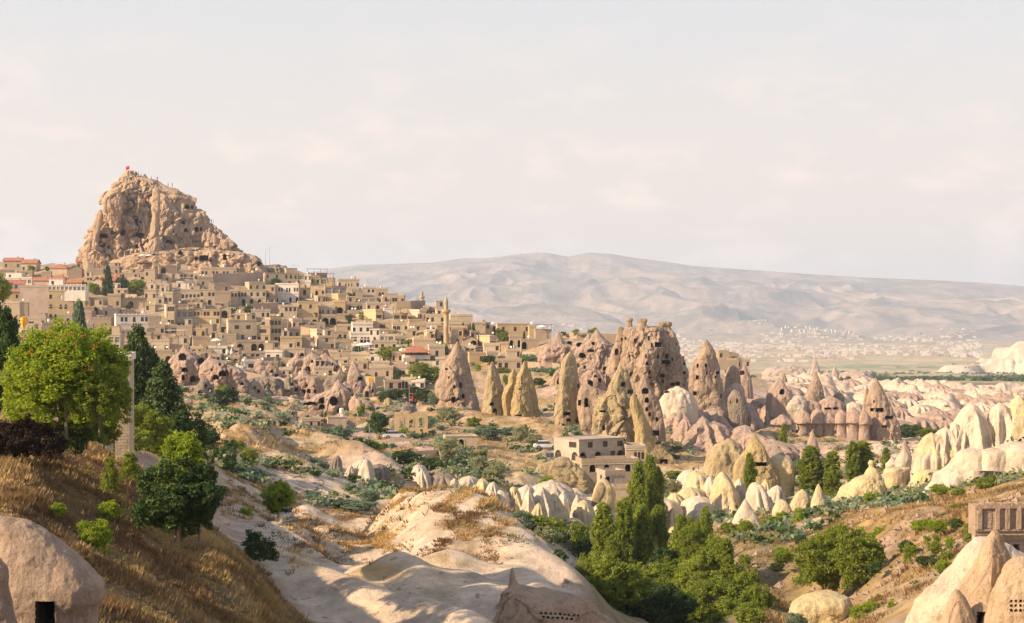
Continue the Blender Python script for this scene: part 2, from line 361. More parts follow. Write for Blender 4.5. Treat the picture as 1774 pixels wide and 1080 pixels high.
def Dat(px, y, lo=40, hi=1250):         # nearest distance at which the bare slope appears at picture height y
    D = np.exp(np.linspace(math.log(lo), math.log(hi), 900)); q = ytab(np.full(900, float(px)), D)
    k = np.nonzero((q[:-1] >= y) & (q[1:] < y))[0]
    if len(k): return float(D[k[0]])
    return float(D[np.argmin(np.abs(q - y))])
def pxof(x, y): return x / y * F + CX
def blobs(px, py, L):
    r = 0
    for (a, b, rx, ry, s) in L: r = np.maximum(r, s * np.exp(-(((px - a) / rx) ** 2 + ((py - b) / ry) ** 2) ** 1.3))
    return r
RIDGES = [([(520, 150), (570, 128), (640, 112)], 1.4, 2.2), ([(480, 98), (540, 92), (620, 86)], 1.0, 2.0), ([(640, 100), (720, 96), (790, 90)], -1.0, 1.5), ([(560, 112), (620, 103)], -1.0, 1.6), ([(860, 106), (930, 96), (990, 90)], .9, 1.6), ([(730, 84), (820, 80), (880, 76)], .8, 1.8), ([(430, 130), (500, 118), (550, 112)], 1.0, 2.2), ([(765, 372), (840, 352), (930, 348)], 2.4, 6), ([(945, 336), (1035, 330)], 2.2, 6), ([(700, 130), (738, 114), (765, 101)], 1.8, 2.6), ([(590, 142), (645, 120), (700, 104)], -2.0, 3.6), ([(470, 112), (560, 102), (650, 95), (770, 92)], 1.5, 3.0), ([(830, 120), (900, 113), (985, 101)], 2.0, 3.6),
          ([(770, 104), (850, 104), (940, 99)], -1.3, 1.8), ([(690, 92), (850, 88), (1000, 87)], 1.3, 2.6), ([(560, 90), (680, 84), (800, 81)], .9, 2.2), ([(330, 255), (440, 222), (530, 198)], 2.6, 6.0), ([(400, 290), (500, 256), (590, 232)], 2.4, 6.0),
          ([(500, 275), (590, 245), (680, 222)], 2.2, 4.5), ([(760, 190), (850, 180), (930, 172)], 1.6, 4.0), ([(1420, 190), (1520, 160), (1600, 140)], 1.2, 4.0), ([(1340, 150), (1420, 128), (1500, 112)], -1.6, 3.5)]
def ground(x, y, detail=True):
    px = pxof(x, y); D = np.clip(y, 40, 1300); yy = ytab(px, D)
    z = -(yy - CY) / F * D
    near = y < 40
    z = np.where(near, z * np.clip((y + 6) / 46, 0, 1) * .9 - (40 - np.clip(y, 0, 40)) * .012, z)
    if not detail: return z
    mid = sstep(90, 140, D) * (1 - sstep(420, 470, D))
    wx = x + 6 * fbm2(x / 30, y / 30, 3, 5); wy = y + 6 * fbm2(x / 30, y / 30, 3, 9)
    # rounded tuff lobes with sharp creases
    lob = blobs(px, yy, [(650, 840, 260, 60, .08), (1000, 860, 200, 50, .9), (1250, 860, 120, 50, 1.0), (1480, 790, 150, 40, .7), (1230, 745, 130, 45, .9), (470, 770, 120, 60, .6), (560, 700, 150, 40, .55), (650, 800, 120, 25, .2), (950, 800, 90, 30, .6), (870, 870, 100, 25, .7)])
    z = z + lob * mid * 1.9 * bil2(wx / 13, wy / 19, 3, 21)
    bad = sstep(430, 520, D) * sstep(1290, 1420, px) * (1 - sstep(1000, 1250, D))
    z = z + bad * 4.6 * bil2(wx / 15, wy / 70, 3, 33, .42) * sstep(430, 640, D)
    vil = sstep(380, 450, D) * (1 - sstep(1000, 1350, px))
    z = z + vil * (1.0 * fbm2(x / 22, y / 22, 4, 41) + .5 * bil2(x / 9, y / 9, 2, 44))
    z = z + mid * .55 * fbm2(x / 8, y / 8, 5, 51)
    def pdist(pts):
        d = np.full(x.shape, 1e9)
        Q = [((a - CX) / F * b, b) for a, b in pts]
        for (xa, ya), (xb, yb_) in zip(Q[:-1], Q[1:]):
            dx, dy = xb - xa, yb_ - ya; t = np.clip(((x - xa) * dx + (y - ya) * dy) / (dx * dx + dy * dy), 0, 1); d = np.minimum(d, (x - xa - t * dx) ** 2 + (y - ya - t * dy) ** 2)
        return d
    for pts, h, w in RIDGES:
        k = (y > 0)
        z = z + h * np.exp(-pdist(pts) / (w * w) * 1.0)
    dune = (1 - sstep(120, 175, D)) * sstep(400, 520, px)
    z = z + dune * (sstep(60, 90, D)) * (.6 * fbm2((wx * .8 + wy * .6) / 12, (wy * .8 - wx * .6) / 17, 3, 61, .35) + .03 * fbm2(x, y, 3, 71))
    lefth = (1 - sstep(90, 120, D)) * (1 - sstep(400, 620, px))
    z = z + lefth * (.16 * fbm2(x / 3, y / 3, 4, 81))
    return z
# albedo of the ground (material colour only)
C_white, C_pink, C_tan, C_dry, C_brown, C_yel, C_green, C_soil, C_rub = [np.array(c) for c in
    ((.68, .575, .48), (.49, .36, .30), (.42, .32, .21), (.40, .28, .12), (.20, .125, .06), (.47, .37, .18), (.10, .15, .035), (.26, .19, .12), (.36, .28, .20))]
def galbedo(x, y, z, slope):
    px = pxof(x, y); py = CY - z / y * F; D = y
    n1 = fbm2(x / 14, y / 14, 5, 101); n2 = fbm2(x / 3.5, y / 3.5, 4, 105); n3 = fbm2(x / 40, y / 40, 3, 107)
    def mixc(c, col, m): m = np.clip(m, 0, 1)[:, None]; return c * (1 - m) + col * m
    c = np.tile(C_tan, (len(x), 1))
    c = mixc(c, C_pink, sstep(-.15, .25, n3) * .9)
    dun = (1 - sstep(160, 190, D)) * sstep(380, 480, px) * (1 - sstep(1020, 1120, px))
    c = mixc(c, C_white * .8 + C_pink * .2, dun)
    wh = blobs(px, py, [(560, 850, 200, 45, .9), (440, 770, 90, 60, .6), (1000, 860, 160, 50, .9), (1230, 860, 110, 40, .8), (640, 830, 160, 40, .6), (1550, 800, 90, 60, .8), (940, 880, 130, 45, 1.2), (1230, 850, 110, 50, 1.1), (1700, 790, 130, 70, 1.2), (1400, 885, 130, 30, 1)])
    c = mixc(c, C_white, wh)
    pk = blobs(px, py, [(1230, 745, 130, 45, .95), (420, 650, 200, 60, .8), (1050, 610, 150, 40, .8), (560, 690, 120, 45, .8)])
    c = mixc(c, C_pink * 1.05, pk)
    bad = sstep(430, 520, D) * sstep(1270, 1380, px)
    c = mixc(c, C_pink * .55 + C_white * .5, bad * .95)
    c = mixc(c, C_yel, blobs(px, py, [(980, 810, 90, 35, .8), (1180, 790, 60, 30, .6), (1480, 860, 80, 30, .5)]))
    vil = sstep(410, 450, D) * (1 - sstep(1000, 1100, px)) * (1 - sstep(840, 900, D))
    c = mixc(c, C_rub, vil * .75)
    # dry grass: flat ground, hollows, named patches
    gr = sstep(-.05, .35, n1 + .45 * n2 - slope * .5) * .75
    gr = np.clip(gr + .35 * (D > 165) * (D < 430) * sstep(1050, 900, px) * sstep(-.35, .1, n1), 0, 1)
    gr = gr * np.where(dun > .5, .25, 1) * (1 - .7 * bad) * (1 - .3 * vil)
    G = [(815, 915, 62, 28, 1.3), (800, 965, 70, 22, .9), (640, 935, 60, 50, .75), (650, 990, 60, 22, .9), (545, 970, 50, 30, .45), (700, 880, 50, 8, .7), (470, 880, 70, 26, .7),
         (430, 850, 40, 25, .8), (1000, 800, 60, 40, .3), (860, 760, 90, 40, .9), (900, 790, 60, 30, .9), (350, 690, 70, 28, 1.1), (620, 720, 140, 22, .6), (1340, 750, 110, 14, 1.0), (1200, 770, 60, 30, .9), (560, 900, 110, 25, .4), (640, 840, 90, 30, .35), (760, 720, 60, 20, .7)]
    pat = blobs(px, py, G) * sstep(-.45, .15, n2 + .5 * n1)
    m = np.maximum(gr, pat)
    hill = sstep(1240, 1330, px) * (1 - sstep(205, 250, D)) * sstep(95, 130, D)
    m = np.maximum(m, hill * sstep(-.9, -.1, n1 + n2 * .5))
    gcol = (C_dry * .8 + C_soil * .2) * (.7 + .5 * np.clip(n1 + .3, 0, 1))[:, None]
    c = mixc(c, gcol, m)
    c = mixc(c, C_soil, sstep(.2, .6, fbm2(x / 9, y / 9, 4, 131) ) * (D > 170) * .55 * (1 - bad))
    lefth = (1 - sstep(92, 112, D)) * (1 - sstep(0, 60, px - (250 + (110 - D) * 9)))
    edge = blobs(px, py, [(190, 775, 45, 14, 1), (240, 800, 50, 18, .9)])
    c = mixc(c, C_brown * (.8 + .6 * np.clip(n2 + .4, 0, 1))[:, None], lefth * (1 - edge) * (D < 125))
    c = mixc(c, C_green * 1.1, blobs(px, py, [(810, 818, 42, 9, 1.2), (935, 632, 45, 14, .9)]) * (D > 150))
    valley = sstep(980, 1040, px) * (1 - sstep(1330, 1420, px)) * (D < 200) * (D > 90)
    c = mixc(c, C_soil * .7 + C_green * .3, valley * .8)
    return c, m, lefth
def grid_mesh(px, D, name, mats, zfun, colfun):
    P, Q = np.meshgrid(px, D); x = (P - CX) / F * Q; y = Q
    xs, ys = x.ravel(), y.ravel(); z = zfun(xs, ys).reshape(x.shape)
    dzy = np.gradient(z, axis=0) / np.gradient(y, axis=0); dzx = np.gradient(z, axis=1) / np.gradient(x, axis=1)
    slope = np.hypot(dzx, dzy).ravel()
    V = np.stack([xs, ys, z.ravel()], 1); nc, nr = len(px), len(D)
    idx = np.arange(nr * nc).reshape(nr, nc)
    Fq = np.stack([idx[:-1, :-1], idx[:-1, 1:], idx[1:, 1:], idx[1:, :-1]], -1).reshape(-1, 4)
    c = colfun(xs, ys, z.ravel(), slope)
    return mesh_np(name, V, Fq, mats, col=c[0] if isinstance(c, tuple) else c), V, c
def groundmat(name, s=1.0, tuft=True, bd=.25):
    m, t, b = mat_new(name); P = worldpos(t)
    a = N(t, 'ShaderNodeAttribute'); a.attribute_name = 'Col'; c = a.outputs['Color']
    c = mixrgb(t, 1.0, c, mixrgb(t, rng(t, noise(t, .45 * s, 8, .72, P), .36, .64), (1.2, 1.16, 1.1), (.62, .60, .58)), 'MULTIPLY')
    if tuft:
        q = rng(t, noise(t, 1.1 * s, 6, .75, P), .58, .66, 0, .75)
        c = mixrgb(t, q, c, (.15, .12, .06))
    t.links.new(c, b.inputs['Base Color'])
    n1 = bump(t, b, noise(t, .7 * s, 9, .75, P), bd * 2); bump(t, b, noise(t, 5 * s, 4, .7, P), bd * .2, prev=n1)
    return m
M['gnd'] = groundmat('ground_earth', 1.0, True); M['plain'] = groundmat('plain_earth', .02, False, 4)
M['mtn'] = groundmat('mountain_earth', .006, False, 12)
pxs = np.concatenate([np.linspace(-420, -30, 30)[:-1], np.linspace(-30, 1804, 880), np.linspace(1804, 2200, 30)[1:]])
Ds = np.concatenate([np.geomspace(2.5, 38, 24)[:-1], np.geomspace(38, 150, 230)[:-1], np.geomspace(150, 560, 330)[:-1], np.geomspace(560, 1200, 110)])
gme, GV, gc = grid_mesh(pxs, Ds, 'valley_ground', M['gnd'], ground, galbedo)
structure(link('valley_ground', gme))
gh = ground
def zg(x, y): return float(ground(np.array([float(x)]), np.array([float(y)]))[0])

# ------------------------------------------------------------------ plain and mountain range
crest = np.array([(-500, 520), (350, 500), (500, 478), (570, 466), (620, 459), (700, 457), (750, 455), (800, 448), (850, 447), (900, 440), (940, 437), (985, 445), (1020, 438), (1060, 440), (1100, 447), (1150, 453), (1200, 461), (1300, 468), (1400, 475), (1500, 481), (1600, 485), (1700, 490), (1774, 496), (2300, 520)], float)
def farz(x, y):
    px = pxof(x, y)
    yl = pchip(np.log(np.array([1000, 1200, 2000, 3000, 4300, 5600, 7300, 8600, 12500., 90000])), np.array([664, 664, 657, 650, 637, 620, 600, 588, 560, 541.]), np.log(np.clip(y, 1000, 89000)))
    z0 = -(yl - CY) / F * y
    gz = ground(x, np.minimum(y, 1300), False) - 1.2 - (y - 1060) * .004; wg = 1 - sstep(1180, 1290, y); z0 = z0 * (1 - wg) + gz * wg
    z0 = z0 + sstep(1500, 2300, y) * (1 - sstep(5000, 8000, y)) * 5 * fbm2(x / 260, y / 420, 5, 201)
    # mesa at the right
    d = np.hypot((px - 1790) / 115, (y - 3500) / 430) + .10 * fbm2(x / 50, y / 70, 4, 207)
    zm = 66 * sstep(.95, .78, d) * .42 + 66 * .40 * sstep(.62, .52, d) + 14 * sstep(.42, .2, d)
    z0 = z0 + zm
    d2 = np.hypot((px - 1665) / 45, (y - 3300) / 160) + .25 * fbm2(x / 40, y / 60, 3, 209)
    z0 = z0 + 16 * sstep(1.0, .55, d2)
    # mountain
    yc = np.interp(px, crest[:, 0], crest[:, 1]); zc = -(yc - CY) / F * 12300.
    t = np.clip((y - 7600) / (12300 - 7600), 0, 1.0)
    wx = x + 500 * fbm2(x / 1900, y / 1900, 3, 211); wy = y + 500 * fbm2(x / 1900, y / 1900, 3, 213)
    rid = 1 - np.abs(perlin2(wx / 1150, wy / 2300, 221)) * 2
    rid2 = 1 - np.abs(perlin2(wx / 520, wy / 900, 223)) * 2; rid3 = 1 - np.abs(perlin2(wx / 230, wy / 380, 225)) * 2
    rr = rid * .55 + rid2 * .3 + rid3 * .15
    env = np.sin(np.clip(t, 0, 1) * pi) ** .8
    prof = t ** 1.25
    base = -145.
    zM = base + (zc - base) * prof + env * (155 * (rr - .62)) + 3 * fbm2(x / 90, y / 90, 3, 227) * env
    foot = sstep(5600, 8600, y) * (1 - t) * 14 * (1 - np.abs(perlin2(wx / 700, wy / 700, 229)) * 2)
    zM = zM + foot
    zb = np.minimum(zM, zc - 10 + 0 * zM) if False else zM
    m = sstep(6600, 8200, y)
    z = z0 * (1 - m) + zb * m
    back = sstep(12300, 15500, y)
    return z * (1 - back) + back * (-200)
def farc(x, y, z, slope):
    px = pxof(x, y); py = CY - z / y * F
    n = fbm2(x / 300, y / 800, 5, 301); n2 = fbm2(x / 60, y / 160, 4, 303)
    c = np.tile(np.array((.42, .34, .21)), (len(x), 1))
    def mixc(c, col, m): m = np.clip(m, 0, 1)[:, None]; return c * (1 - m) + np.array(col) * m
    c = mixc(c, (.46, .36, .19), sstep(0, .3, n)); c = mixc(c, (.30, .27, .15), sstep(.05, .35, n2) * .6)
    c = mixc(c, (.13, .17, .07), sstep(.12, .3, fbm2(x / 80, y / 260, 4, 305)) * (y < 2900) * .75)
    c = mixc(c, (.13, .20, .08), np.exp(-((y - 4300) / 260) ** 2) * sstep(-.1, .1, n2 + .2) * (px > 1400) * .9)
    mt = sstep(7000, 8300, y)
    c = mixc(c, (.31, .245, .22), mt); c = mixc(c, (.22, .195, .185), mt * sstep(0, .3, n2) * .8)
    c = mixc(c, (.10, .11, .11), mt * sstep(.08, .3, fbm2(x / 420, y / 420, 5, 307)) * .55)
    d = np.hypot((px - 1790) / 125, (y - 3500) / 450); c = mixc(c, (.60, .52, .42), sstep(1.1, .9, d))
    d = np.hypot((px - 1665) / 50, (y - 3300) / 180); c = mixc(c, (.60, .5, .40), sstep(1.1, .9, d))
    return c
pf = np.concatenate([np.linspace(-900, 520, 40)[:-1], np.linspace(520, 1810, 620), np.linspace(1810, 2700, 40)[1:]])
me, _, _ = grid_mesh(pf, np.concatenate([np.geomspace(1060, 7000, 190)[:-1], np.geomspace(7000, 8200, 50)[:-1]]), 'plain', M['plain'], farz, farc)
structure(link('plain', me))
me, _, _ = grid_mesh(pf, np.concatenate([np.geomspace(8150, 12600, 330)[:-1], np.geomspace(12600, 16200, 18)]), 'mountain_range', M['mtn'], farz, farc)
structure(link('mountain_range', me))
# haze: the air between here and the mountains
hb = MB(); hb.box(-12500, 12500, -60, 17500, -420, 560)
hm = bpy.data.materials.new('air'); hm.use_nodes = True; ht = hm.node_tree; ht.nodes.clear()
ho = ht.nodes.new('ShaderNodeOutputMaterial'); hv = ht.nodes.new('ShaderNodeVolumePrincipled')
hv.inputs['Density'].default_value = 7.5e-5; hv.inputs['Color'].default_value = (.66, .79, 1.0, 1); hv.inputs['Anisotropy'].default_value = .15
ht.links.new(hv.outputs[0], ho.inputs['Volume'])
hz = link('haze', hb.mesh('haze', hm)); hz['kind'] = 'stuff'; hz['label'] = 'pale warm haze over the valley'; hz['category'] = 'haze'

# ------------------------------------------------------------------ rock formations
def arch_pts(w, h, kind, n=7):
    if kind == 'r': return [(-w / 2, 0), (w / 2, 0), (w / 2, h), (-w / 2, h)]
    if kind == 'o': return [(w / 2 * cos(2 * pi * k / 10), h / 2 + h / 2 * sin(2 * pi * k / 10)) for k in range(10)]
    s = max(h - w / 2, h * .35); r = w / 2
    return [(-r, 0), (r, 0)] + [(r * cos(pi * k / n), s + (h - s) * sin(pi * k / n)) for k in range(n + 1)]
def carve(V, Fq, ok, ops, D):
    """cut the faces lying inside each opening (px, py_bottom, w_px, h_px, kind); return the kept faces and the pocket outlines"""
    pos = V[Fq].mean(1); sx = pos[:, 0] / pos[:, 1] * F + CX; sy = CY - pos[:, 2] / pos[:, 1] * F
    keep = np.ones(len(Fq), bool); pockets = []
    for (px, py, w, h, kind) in ops:
        dx, dy = sx - px, py - sy
        m = ok & (np.abs(dx) < w / 2) & (dy > 0) & (dy < h)
        if kind == 'a':
            s = max(h - w / 2, h * .35); m &= (dy < s) | (((dx / (w / 2)) ** 2 + ((dy - s) / (h - s + 1e-6)) ** 2) < 1)
        if kind == 'o': m &= ((dx / (w / 2)) ** 2 + ((dy - h / 2) / (h / 2)) ** 2) < 1
        if m.sum() < 1: continue
        keep &= ~m
        near = ok & (np.abs(dx) < w * .9) & (dy > -h * .4) & (dy < h * 1.4)
        pn = pos[near]; sxn, syn = sx[near], sy[near]
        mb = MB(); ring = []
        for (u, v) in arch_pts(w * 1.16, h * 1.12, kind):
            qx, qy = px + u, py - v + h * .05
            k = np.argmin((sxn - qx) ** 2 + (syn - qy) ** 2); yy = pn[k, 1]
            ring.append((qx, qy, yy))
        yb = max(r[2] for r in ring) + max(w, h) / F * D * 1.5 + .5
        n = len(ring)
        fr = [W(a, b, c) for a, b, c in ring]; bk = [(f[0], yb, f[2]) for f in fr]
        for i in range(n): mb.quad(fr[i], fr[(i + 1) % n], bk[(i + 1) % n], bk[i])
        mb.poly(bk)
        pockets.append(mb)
    return Fq[keep], pockets
def rock_mesh(D, outline, depth=.8, amp=1., sc=6., seed=0, nt=120, pw=2.3, chis=.0, ops=(), groove=.5, below=5., top='round', shift=0., fl=None, edge=0., sm=.7):
    if D < 150: below = min(below, D * .03)
    o = np.array(outline, float); ys, xl, xr = o.T
    hp = (ys[-1] - ys[0]); nh = int(np.clip(hp * 1.1, 26, 240))
    yy = ys[0] + (ys[-1] - ys[0]) * np.linspace(0, 1, nh) ** 1.15
    xl = pchip(ys, xl, yy); xr = pchip(ys, xr, yy)
    cx = (xl + xr) / 2; hw = np.maximum((xr - xl) / 2, .3)
    # rounded cap and buried foot
    h0 = hw[0]; ncap = 5
    a = np.linspace(0.08, 1, ncap, endpoint=False)
    if top == 'round' and pw < 1.8: capy = yy[0] - (1 - a) ** 1.2 * h0 * 1.3; caph = h0 * a
    else: capy = yy[0] - np.sqrt(1 - a ** 2) * h0 * (.45 if top == 'round' else .12) ; caph = h0 * a
    yy = np.concatenate([capy, yy]); cx = np.concatenate([np.full(ncap, cx[0]), cx]); hw = np.concatenate([caph, hw])
    bp = below / D * F
    yy = np.concatenate([yy, [yy[-1] + bp * .4, yy[-1] + bp]]); cx = np.concatenate([cx, [cx[-1]] * 2]); hw = np.concatenate([hw, [hw[-1] * 1.04, hw[-1] * 1.08]])
    nf = int(nt * .7); nb = nt - nf
    th = np.concatenate([np.linspace(pi * 1.0 - .12, 2 * pi + .12, nf, endpoint=False), np.linspace(.12, pi - .12, nb, endpoint=False)])
    c, s = np.cos(th), np.sin(th); e = 2 / pw
    ux = np.sign(c) * np.abs(c) ** e; uy = np.sign(s) * np.abs(s) ** e
    H = hw[:, None] / F * D
    X = (cx[:, None] - CX) / F * D + H * ux; hw_max = hw.max() / F * D
    X = X + edge * H * np.maximum(0, -uy) ** .8
    Y = D + shift + (H * .75 + .25 * np.minimum(H * 1.0, hw_max)) * depth * uy; Z = np.repeat(((CY - yy) / F * D)[:, None], nt, 1)
    n3 = lambda f, k=1.: (X / f, Y / f, Z / f * k)
    g = bil3(*n3(sc * 1.3, .28), 2, seed) * groove * 1.1 + sm * fbm3(*n3(sc * 1.1, .6), 3, seed + 5) * (1.2 - groove) + .26 * fbm3(*n3(sc * .22, .7), 4, seed + 3)
    if chis:
        wx = X + .5 * sc * fbm3(*n3(sc), 2, seed + 11); wz = Z + .5 * sc * fbm3(*n3(sc), 2, seed + 12)
        f1, fd, cid = worley3(wx / sc, Y / sc, wz / sc * .55, seed + 8); g = g + chis * (cid - .5 - np.exp(-fd * 9) * .55)
        f1, fd, cid = worley3(wx / sc * 2.7, Y / sc * 2.7, wz / sc * 1.6, seed + 9); g = g + chis * .42 * (cid - .5 - np.exp(-fd * 6) * .7)
    A = np.minimum(amp, H * .30)
    if fl:
        k_, fa, fk = fl; ph = seed % 7 + .35 * fbm2(th * 1.0, th * 0 + seed, 2, seed); w_ = np.abs(np.sin(th * k_ / 2 + ph)); w_ = (w_ - .6) if fk == 'lobe' else (.4 - w_)
        tt = sstep(0, .5, np.linspace(0, 1, len(yy)))[:, None]; g = g + w_[None, :] * fa * tt * H / np.maximum(A, .05)
    nx = c / np.sqrt(c * c + s * s * 1.0); ny = s
    X = X + g * A * nx; Y = Y + g * A * ny; Z = Z + .25 * A * fbm3(*n3(sc * .4), 3, seed + 20)
    V = np.stack([X, Y, Z], -1).reshape(-1, 3); nr = len(yy)
    idx = np.arange(nr * nt).reshape(nr, nt); nx_ = np.roll(idx, -1, 1)
    Fq = np.stack([idx[1:], nx_[1:], nx_[:-1], idx[:-1]], -1).reshape(-1, 4)
    topc = len(V); V = np.vstack([V, V[:nt].mean(0)])
    caps = np.stack([idx[0], nx_[0], np.full(nt, topc), np.full(nt, topc)], -1)
    okf = np.tile(s < .1, nr - 1)
    Fk, pockets = carve(V, Fq, okf, ops, D)
    tri = np.stack([idx[0], nx_[0], np.full(nt, topc)], -1)
    return V, Fk, tri, pockets
ROCKS = []
def to_mesh(name, V, Fk, tri, mat):
    me = mesh_np(name, V, Fk, mat)
    return me
def rock(name, label, cat, outline, mat='brown', D=None, group=None, masses=None, px=None, py=None, children=('rock_body',), **kw):
    """one formation; masses = [(outline, kwargs)] makes further lumps of the same rock, each a part"""
    ol = np.array(outline, float); bx = (ol[-1, 1] + ol[-1, 2]) / 2; by = ol[-1, 0]
    if D is None: D = Dat(bx, by)
    m = M[mat] if isinstance(mat, str) else mat
    ops = kw.pop('ops', ())
    kw.setdefault('seed', int(bx * 7 + by * 3))
    if not ops and not masses:
        V, Fk, tri, pk = rock_mesh(D, outline, ops=(), **kw)
        b = np.array(W(bx, by, D)); o = link(name, mesh_np(name, V - b, Fk, m), loc=tuple(b)); tag(o, label, cat, group, bx if px is None else px, by - 10 if py is None else py); return o
    root = link(name, None, loc=W(bx, by, D)); tag(root, label, cat, group, bx if px is None else px, by - 10 if py is None else py)
    b = np.array(root.location)
    def part(out_, ops_, k, nm):
        V, Fk, tri, pk = rock_mesh(k.pop('D', D), out_, ops=ops_, **k)
        o = link(nm, mesh_np(nm, V - b, Fk, m), root)
        for mb in pk:
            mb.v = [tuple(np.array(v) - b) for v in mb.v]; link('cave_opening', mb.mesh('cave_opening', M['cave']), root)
    part(outline, ops, dict(kw), children[0])
    for (o2, k2) in (masses or []):
        k = dict(kw); k.update(k2); op2 = k.pop('ops', ()); nm = k.pop('name', 'rock_spire'); part(o2, op2, k, nm)
    return root
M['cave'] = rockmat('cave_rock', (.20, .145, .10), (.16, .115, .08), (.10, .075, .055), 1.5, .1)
def cone(px, yt, yb, w, lean=0, p=1.0, tip=.05):
    return [(yt + (yb - yt) * t, px + lean * (1 - t) - w / 2 * (tip + (1 - tip) * t ** p), px + lean * (1 - t) + w / 2 * (tip + (1 - tip) * t ** p)) for t in (0, .12, .28, .5, .75, 1)]
def dome(px, yt, yb, w, lean=0):
    return [(yt + (yb - yt) * t, px + lean * (1 - t) - w / 2 * (1 - (1 - t) ** 2.0) ** .5 - .3, px + lean * (1 - t) + w / 2 * (1 - (1 - t) ** 2.0) ** .5 + .3) for t in (0.01, .1, .28, .5, .75, 1)]
def onion(px, yt, yb, w):
    return [(yt + (yb - yt) * t, px - w / 2 * f, px + w / 2 * f) for t, f in ((0, .06), (.15, .22), (.35, .62), (.6, 1), (.82, .96), (1, .8))]

def z1(L): return [(270 + y / 4.435, 100 + a / 4.435, 100 + b / 4.435) for y, a, b in L]
def o1(X, Y, w, h, k): return (100 + X / 4.435, 270 + Y / 4.435, w / 4.435, h / 4.435, k)
castle_D = 745
r = rock('castle_rock', 'towering tan castle rock riddled with caves crowning the village hill', 'castle rock',
     z1([(140, 500, 622), (152, 496, 640), (170, 480, 690), (200, 474, 760), (240, 434, 800), (262, 446, 830), (290, 372, 850), (350, 346, 862), (410, 338, 880), (440, 306, 890), (520, 266, 900), (600, 236, 915), (650, 202, 925), (700, 186, 930), (790, 188, 940), (840, 180, 950)]),
     'castle', D=castle_D, depth=.75, amp=5.2, sc=9, seed=5, nt=330, pw=2.6, chis=1.0, groove=.3, sm=.25, below=9, px=250, py=360,
     ops=[o1(634, 628, 68, 36, 'o'), o1(604, 520, 26, 36, 'r'), o1(636, 520, 16, 20, 'r'), o1(545, 520, 9, 14, 'r'), o1(359, 700, 26, 28, 'r'), o1(334, 705, 14, 20, 'r'), o1(393, 722, 14, 30, 'r'), o1(505, 612, 46, 48, 'a'), o1(350, 636, 80, 40, 'a'),
          o1(662, 690, 12, 26, 'r'), o1(700, 690, 20, 30, 'a'), o1(724, 690, 16, 22, 'a'), o1(608, 712, 22, 34, 'a'), o1(518, 710, 10, 20, 'r'), o1(480, 715, 10, 18, 'r'), o1(622, 578, 12, 14, 'a'), o1(720, 634, 50, 34, 'a'), o1(415, 605, 14, 26, 'a'), o1(436, 600, 12, 16, 'r'), o1(820, 515, 9, 15, 'r')],
     masses=[(z1([(175, 640, 700), (190, 660, 745), (215, 690, 795), (255, 740, 905), (290, 750, 985), (325, 770, 1078), (400, 778, 1092), (440, 780, 1138), (500, 782, 1158), (560, 770, 1170), (620, 760, 1180), (700, 740, 1190), (830, 720, 1210)]),
              dict(D=castle_D - 3, seed=9, depth=.8, name='rock_shoulder', chis=.7, amp=3.4, pw=1.35, edge=-.7,
                   ops=[o1(992, 410, 40, 34, 'a'), o1(1033, 410, 22, 26, 'r'), o1(984, 584, 26, 28, 'a'), o1(884, 525, 10, 16, 'r'), o1(890, 595, 14, 22, 'a'), o1(912, 622, 12, 24, 'a'), o1(856, 674, 48, 26, 'a'), o1(963, 527, 34, 24, 'r'), o1(1064, 585, 30, 36, 'a'), o1(1100, 580, 18, 30, 'a')])),
             (z1([(420, 312, 338), (450, 300, 348), (520, 270, 345), (600, 240, 330), (700, 190, 320), (810, 184, 330)]), dict(D=castle_D - 14, seed=3, name='rock_buttress', nt=90, amp=2, below=6)),
             (z1([(235, 470, 500), (280, 385, 480), (330, 355, 492), (400, 350, 500), (470, 370, 488), (540, 395, 470)]), dict(D=castle_D - 17, seed=23, name='rock_buttress', nt=110, amp=2.2, below=1)),
             (z1([(260, 730, 782), (330, 722, 786), (430, 716, 784), (540, 700, 782), (640, 690, 790), (720, 670, 800)]), dict(D=castle_D - 25, seed=27, name='rock_buttress', nt=110, amp=2.0, below=2, groove=.8)),
             (z1([(530, 1150, 1200), (560, 1120, 1245), (600, 1090, 1290), (650, 1060, 1335), (700, 1040, 1370), (800, 1000, 1400)]), dict(D=castle_D - 2, seed=31, name='scree_shoulder', nt=170, amp=3.2, sc=5, chis=1.3, depth=.5))])
# apron below the castle, with its caves
rock('rock_apron', 'pale broken rock apron with dark cave mouths at the foot of the castle rock', 'rock outcrop',
     z1([(720, 930, 1180), (745, 640, 1420), (780, 500, 1540), (810, 420, 1560), (850, 400, 1620), (900, 380, 1640)]), 'castle', D=722, depth=.22, amp=2.2, sc=5, seed=61, nt=260, chis=.8, below=8, top='flat', px=330, py=445,
     ops=[o1(720, 768, 60, 40, 'a'), o1(1125, 808, 70, 42, 'r'), o1(1066, 806, 28, 32, 'a'), o1(1175, 815, 18, 34, 'r'), o1(1285, 800, 34, 50, 'a'), o1(1315, 782, 12, 16, 'r'), o1(940, 760, 34, 30, 'a'), o1(1545, 845, 34, 30, 'a')])
rr = random.Random(5)
for i in range(26):
    px = rr.uniform(352, 440); t = (px - 352) / 88; y = 395 + t * 52 + rr.uniform(4, 24); w = rr.uniform(5, 12)
    rock('boulder', rr.choice(['angular brown', 'pale split', 'rounded grey', 'leaning tan', 'squat tan']) + ' boulder on the rubble slope right of the castle', 'boulder', dome(px, y - w * .8, y + 1, w), 'castle', D=728, amp=.8, sc=1.5, nt=24, chis=.6, below=1.5, group='boulders under the castle rock')
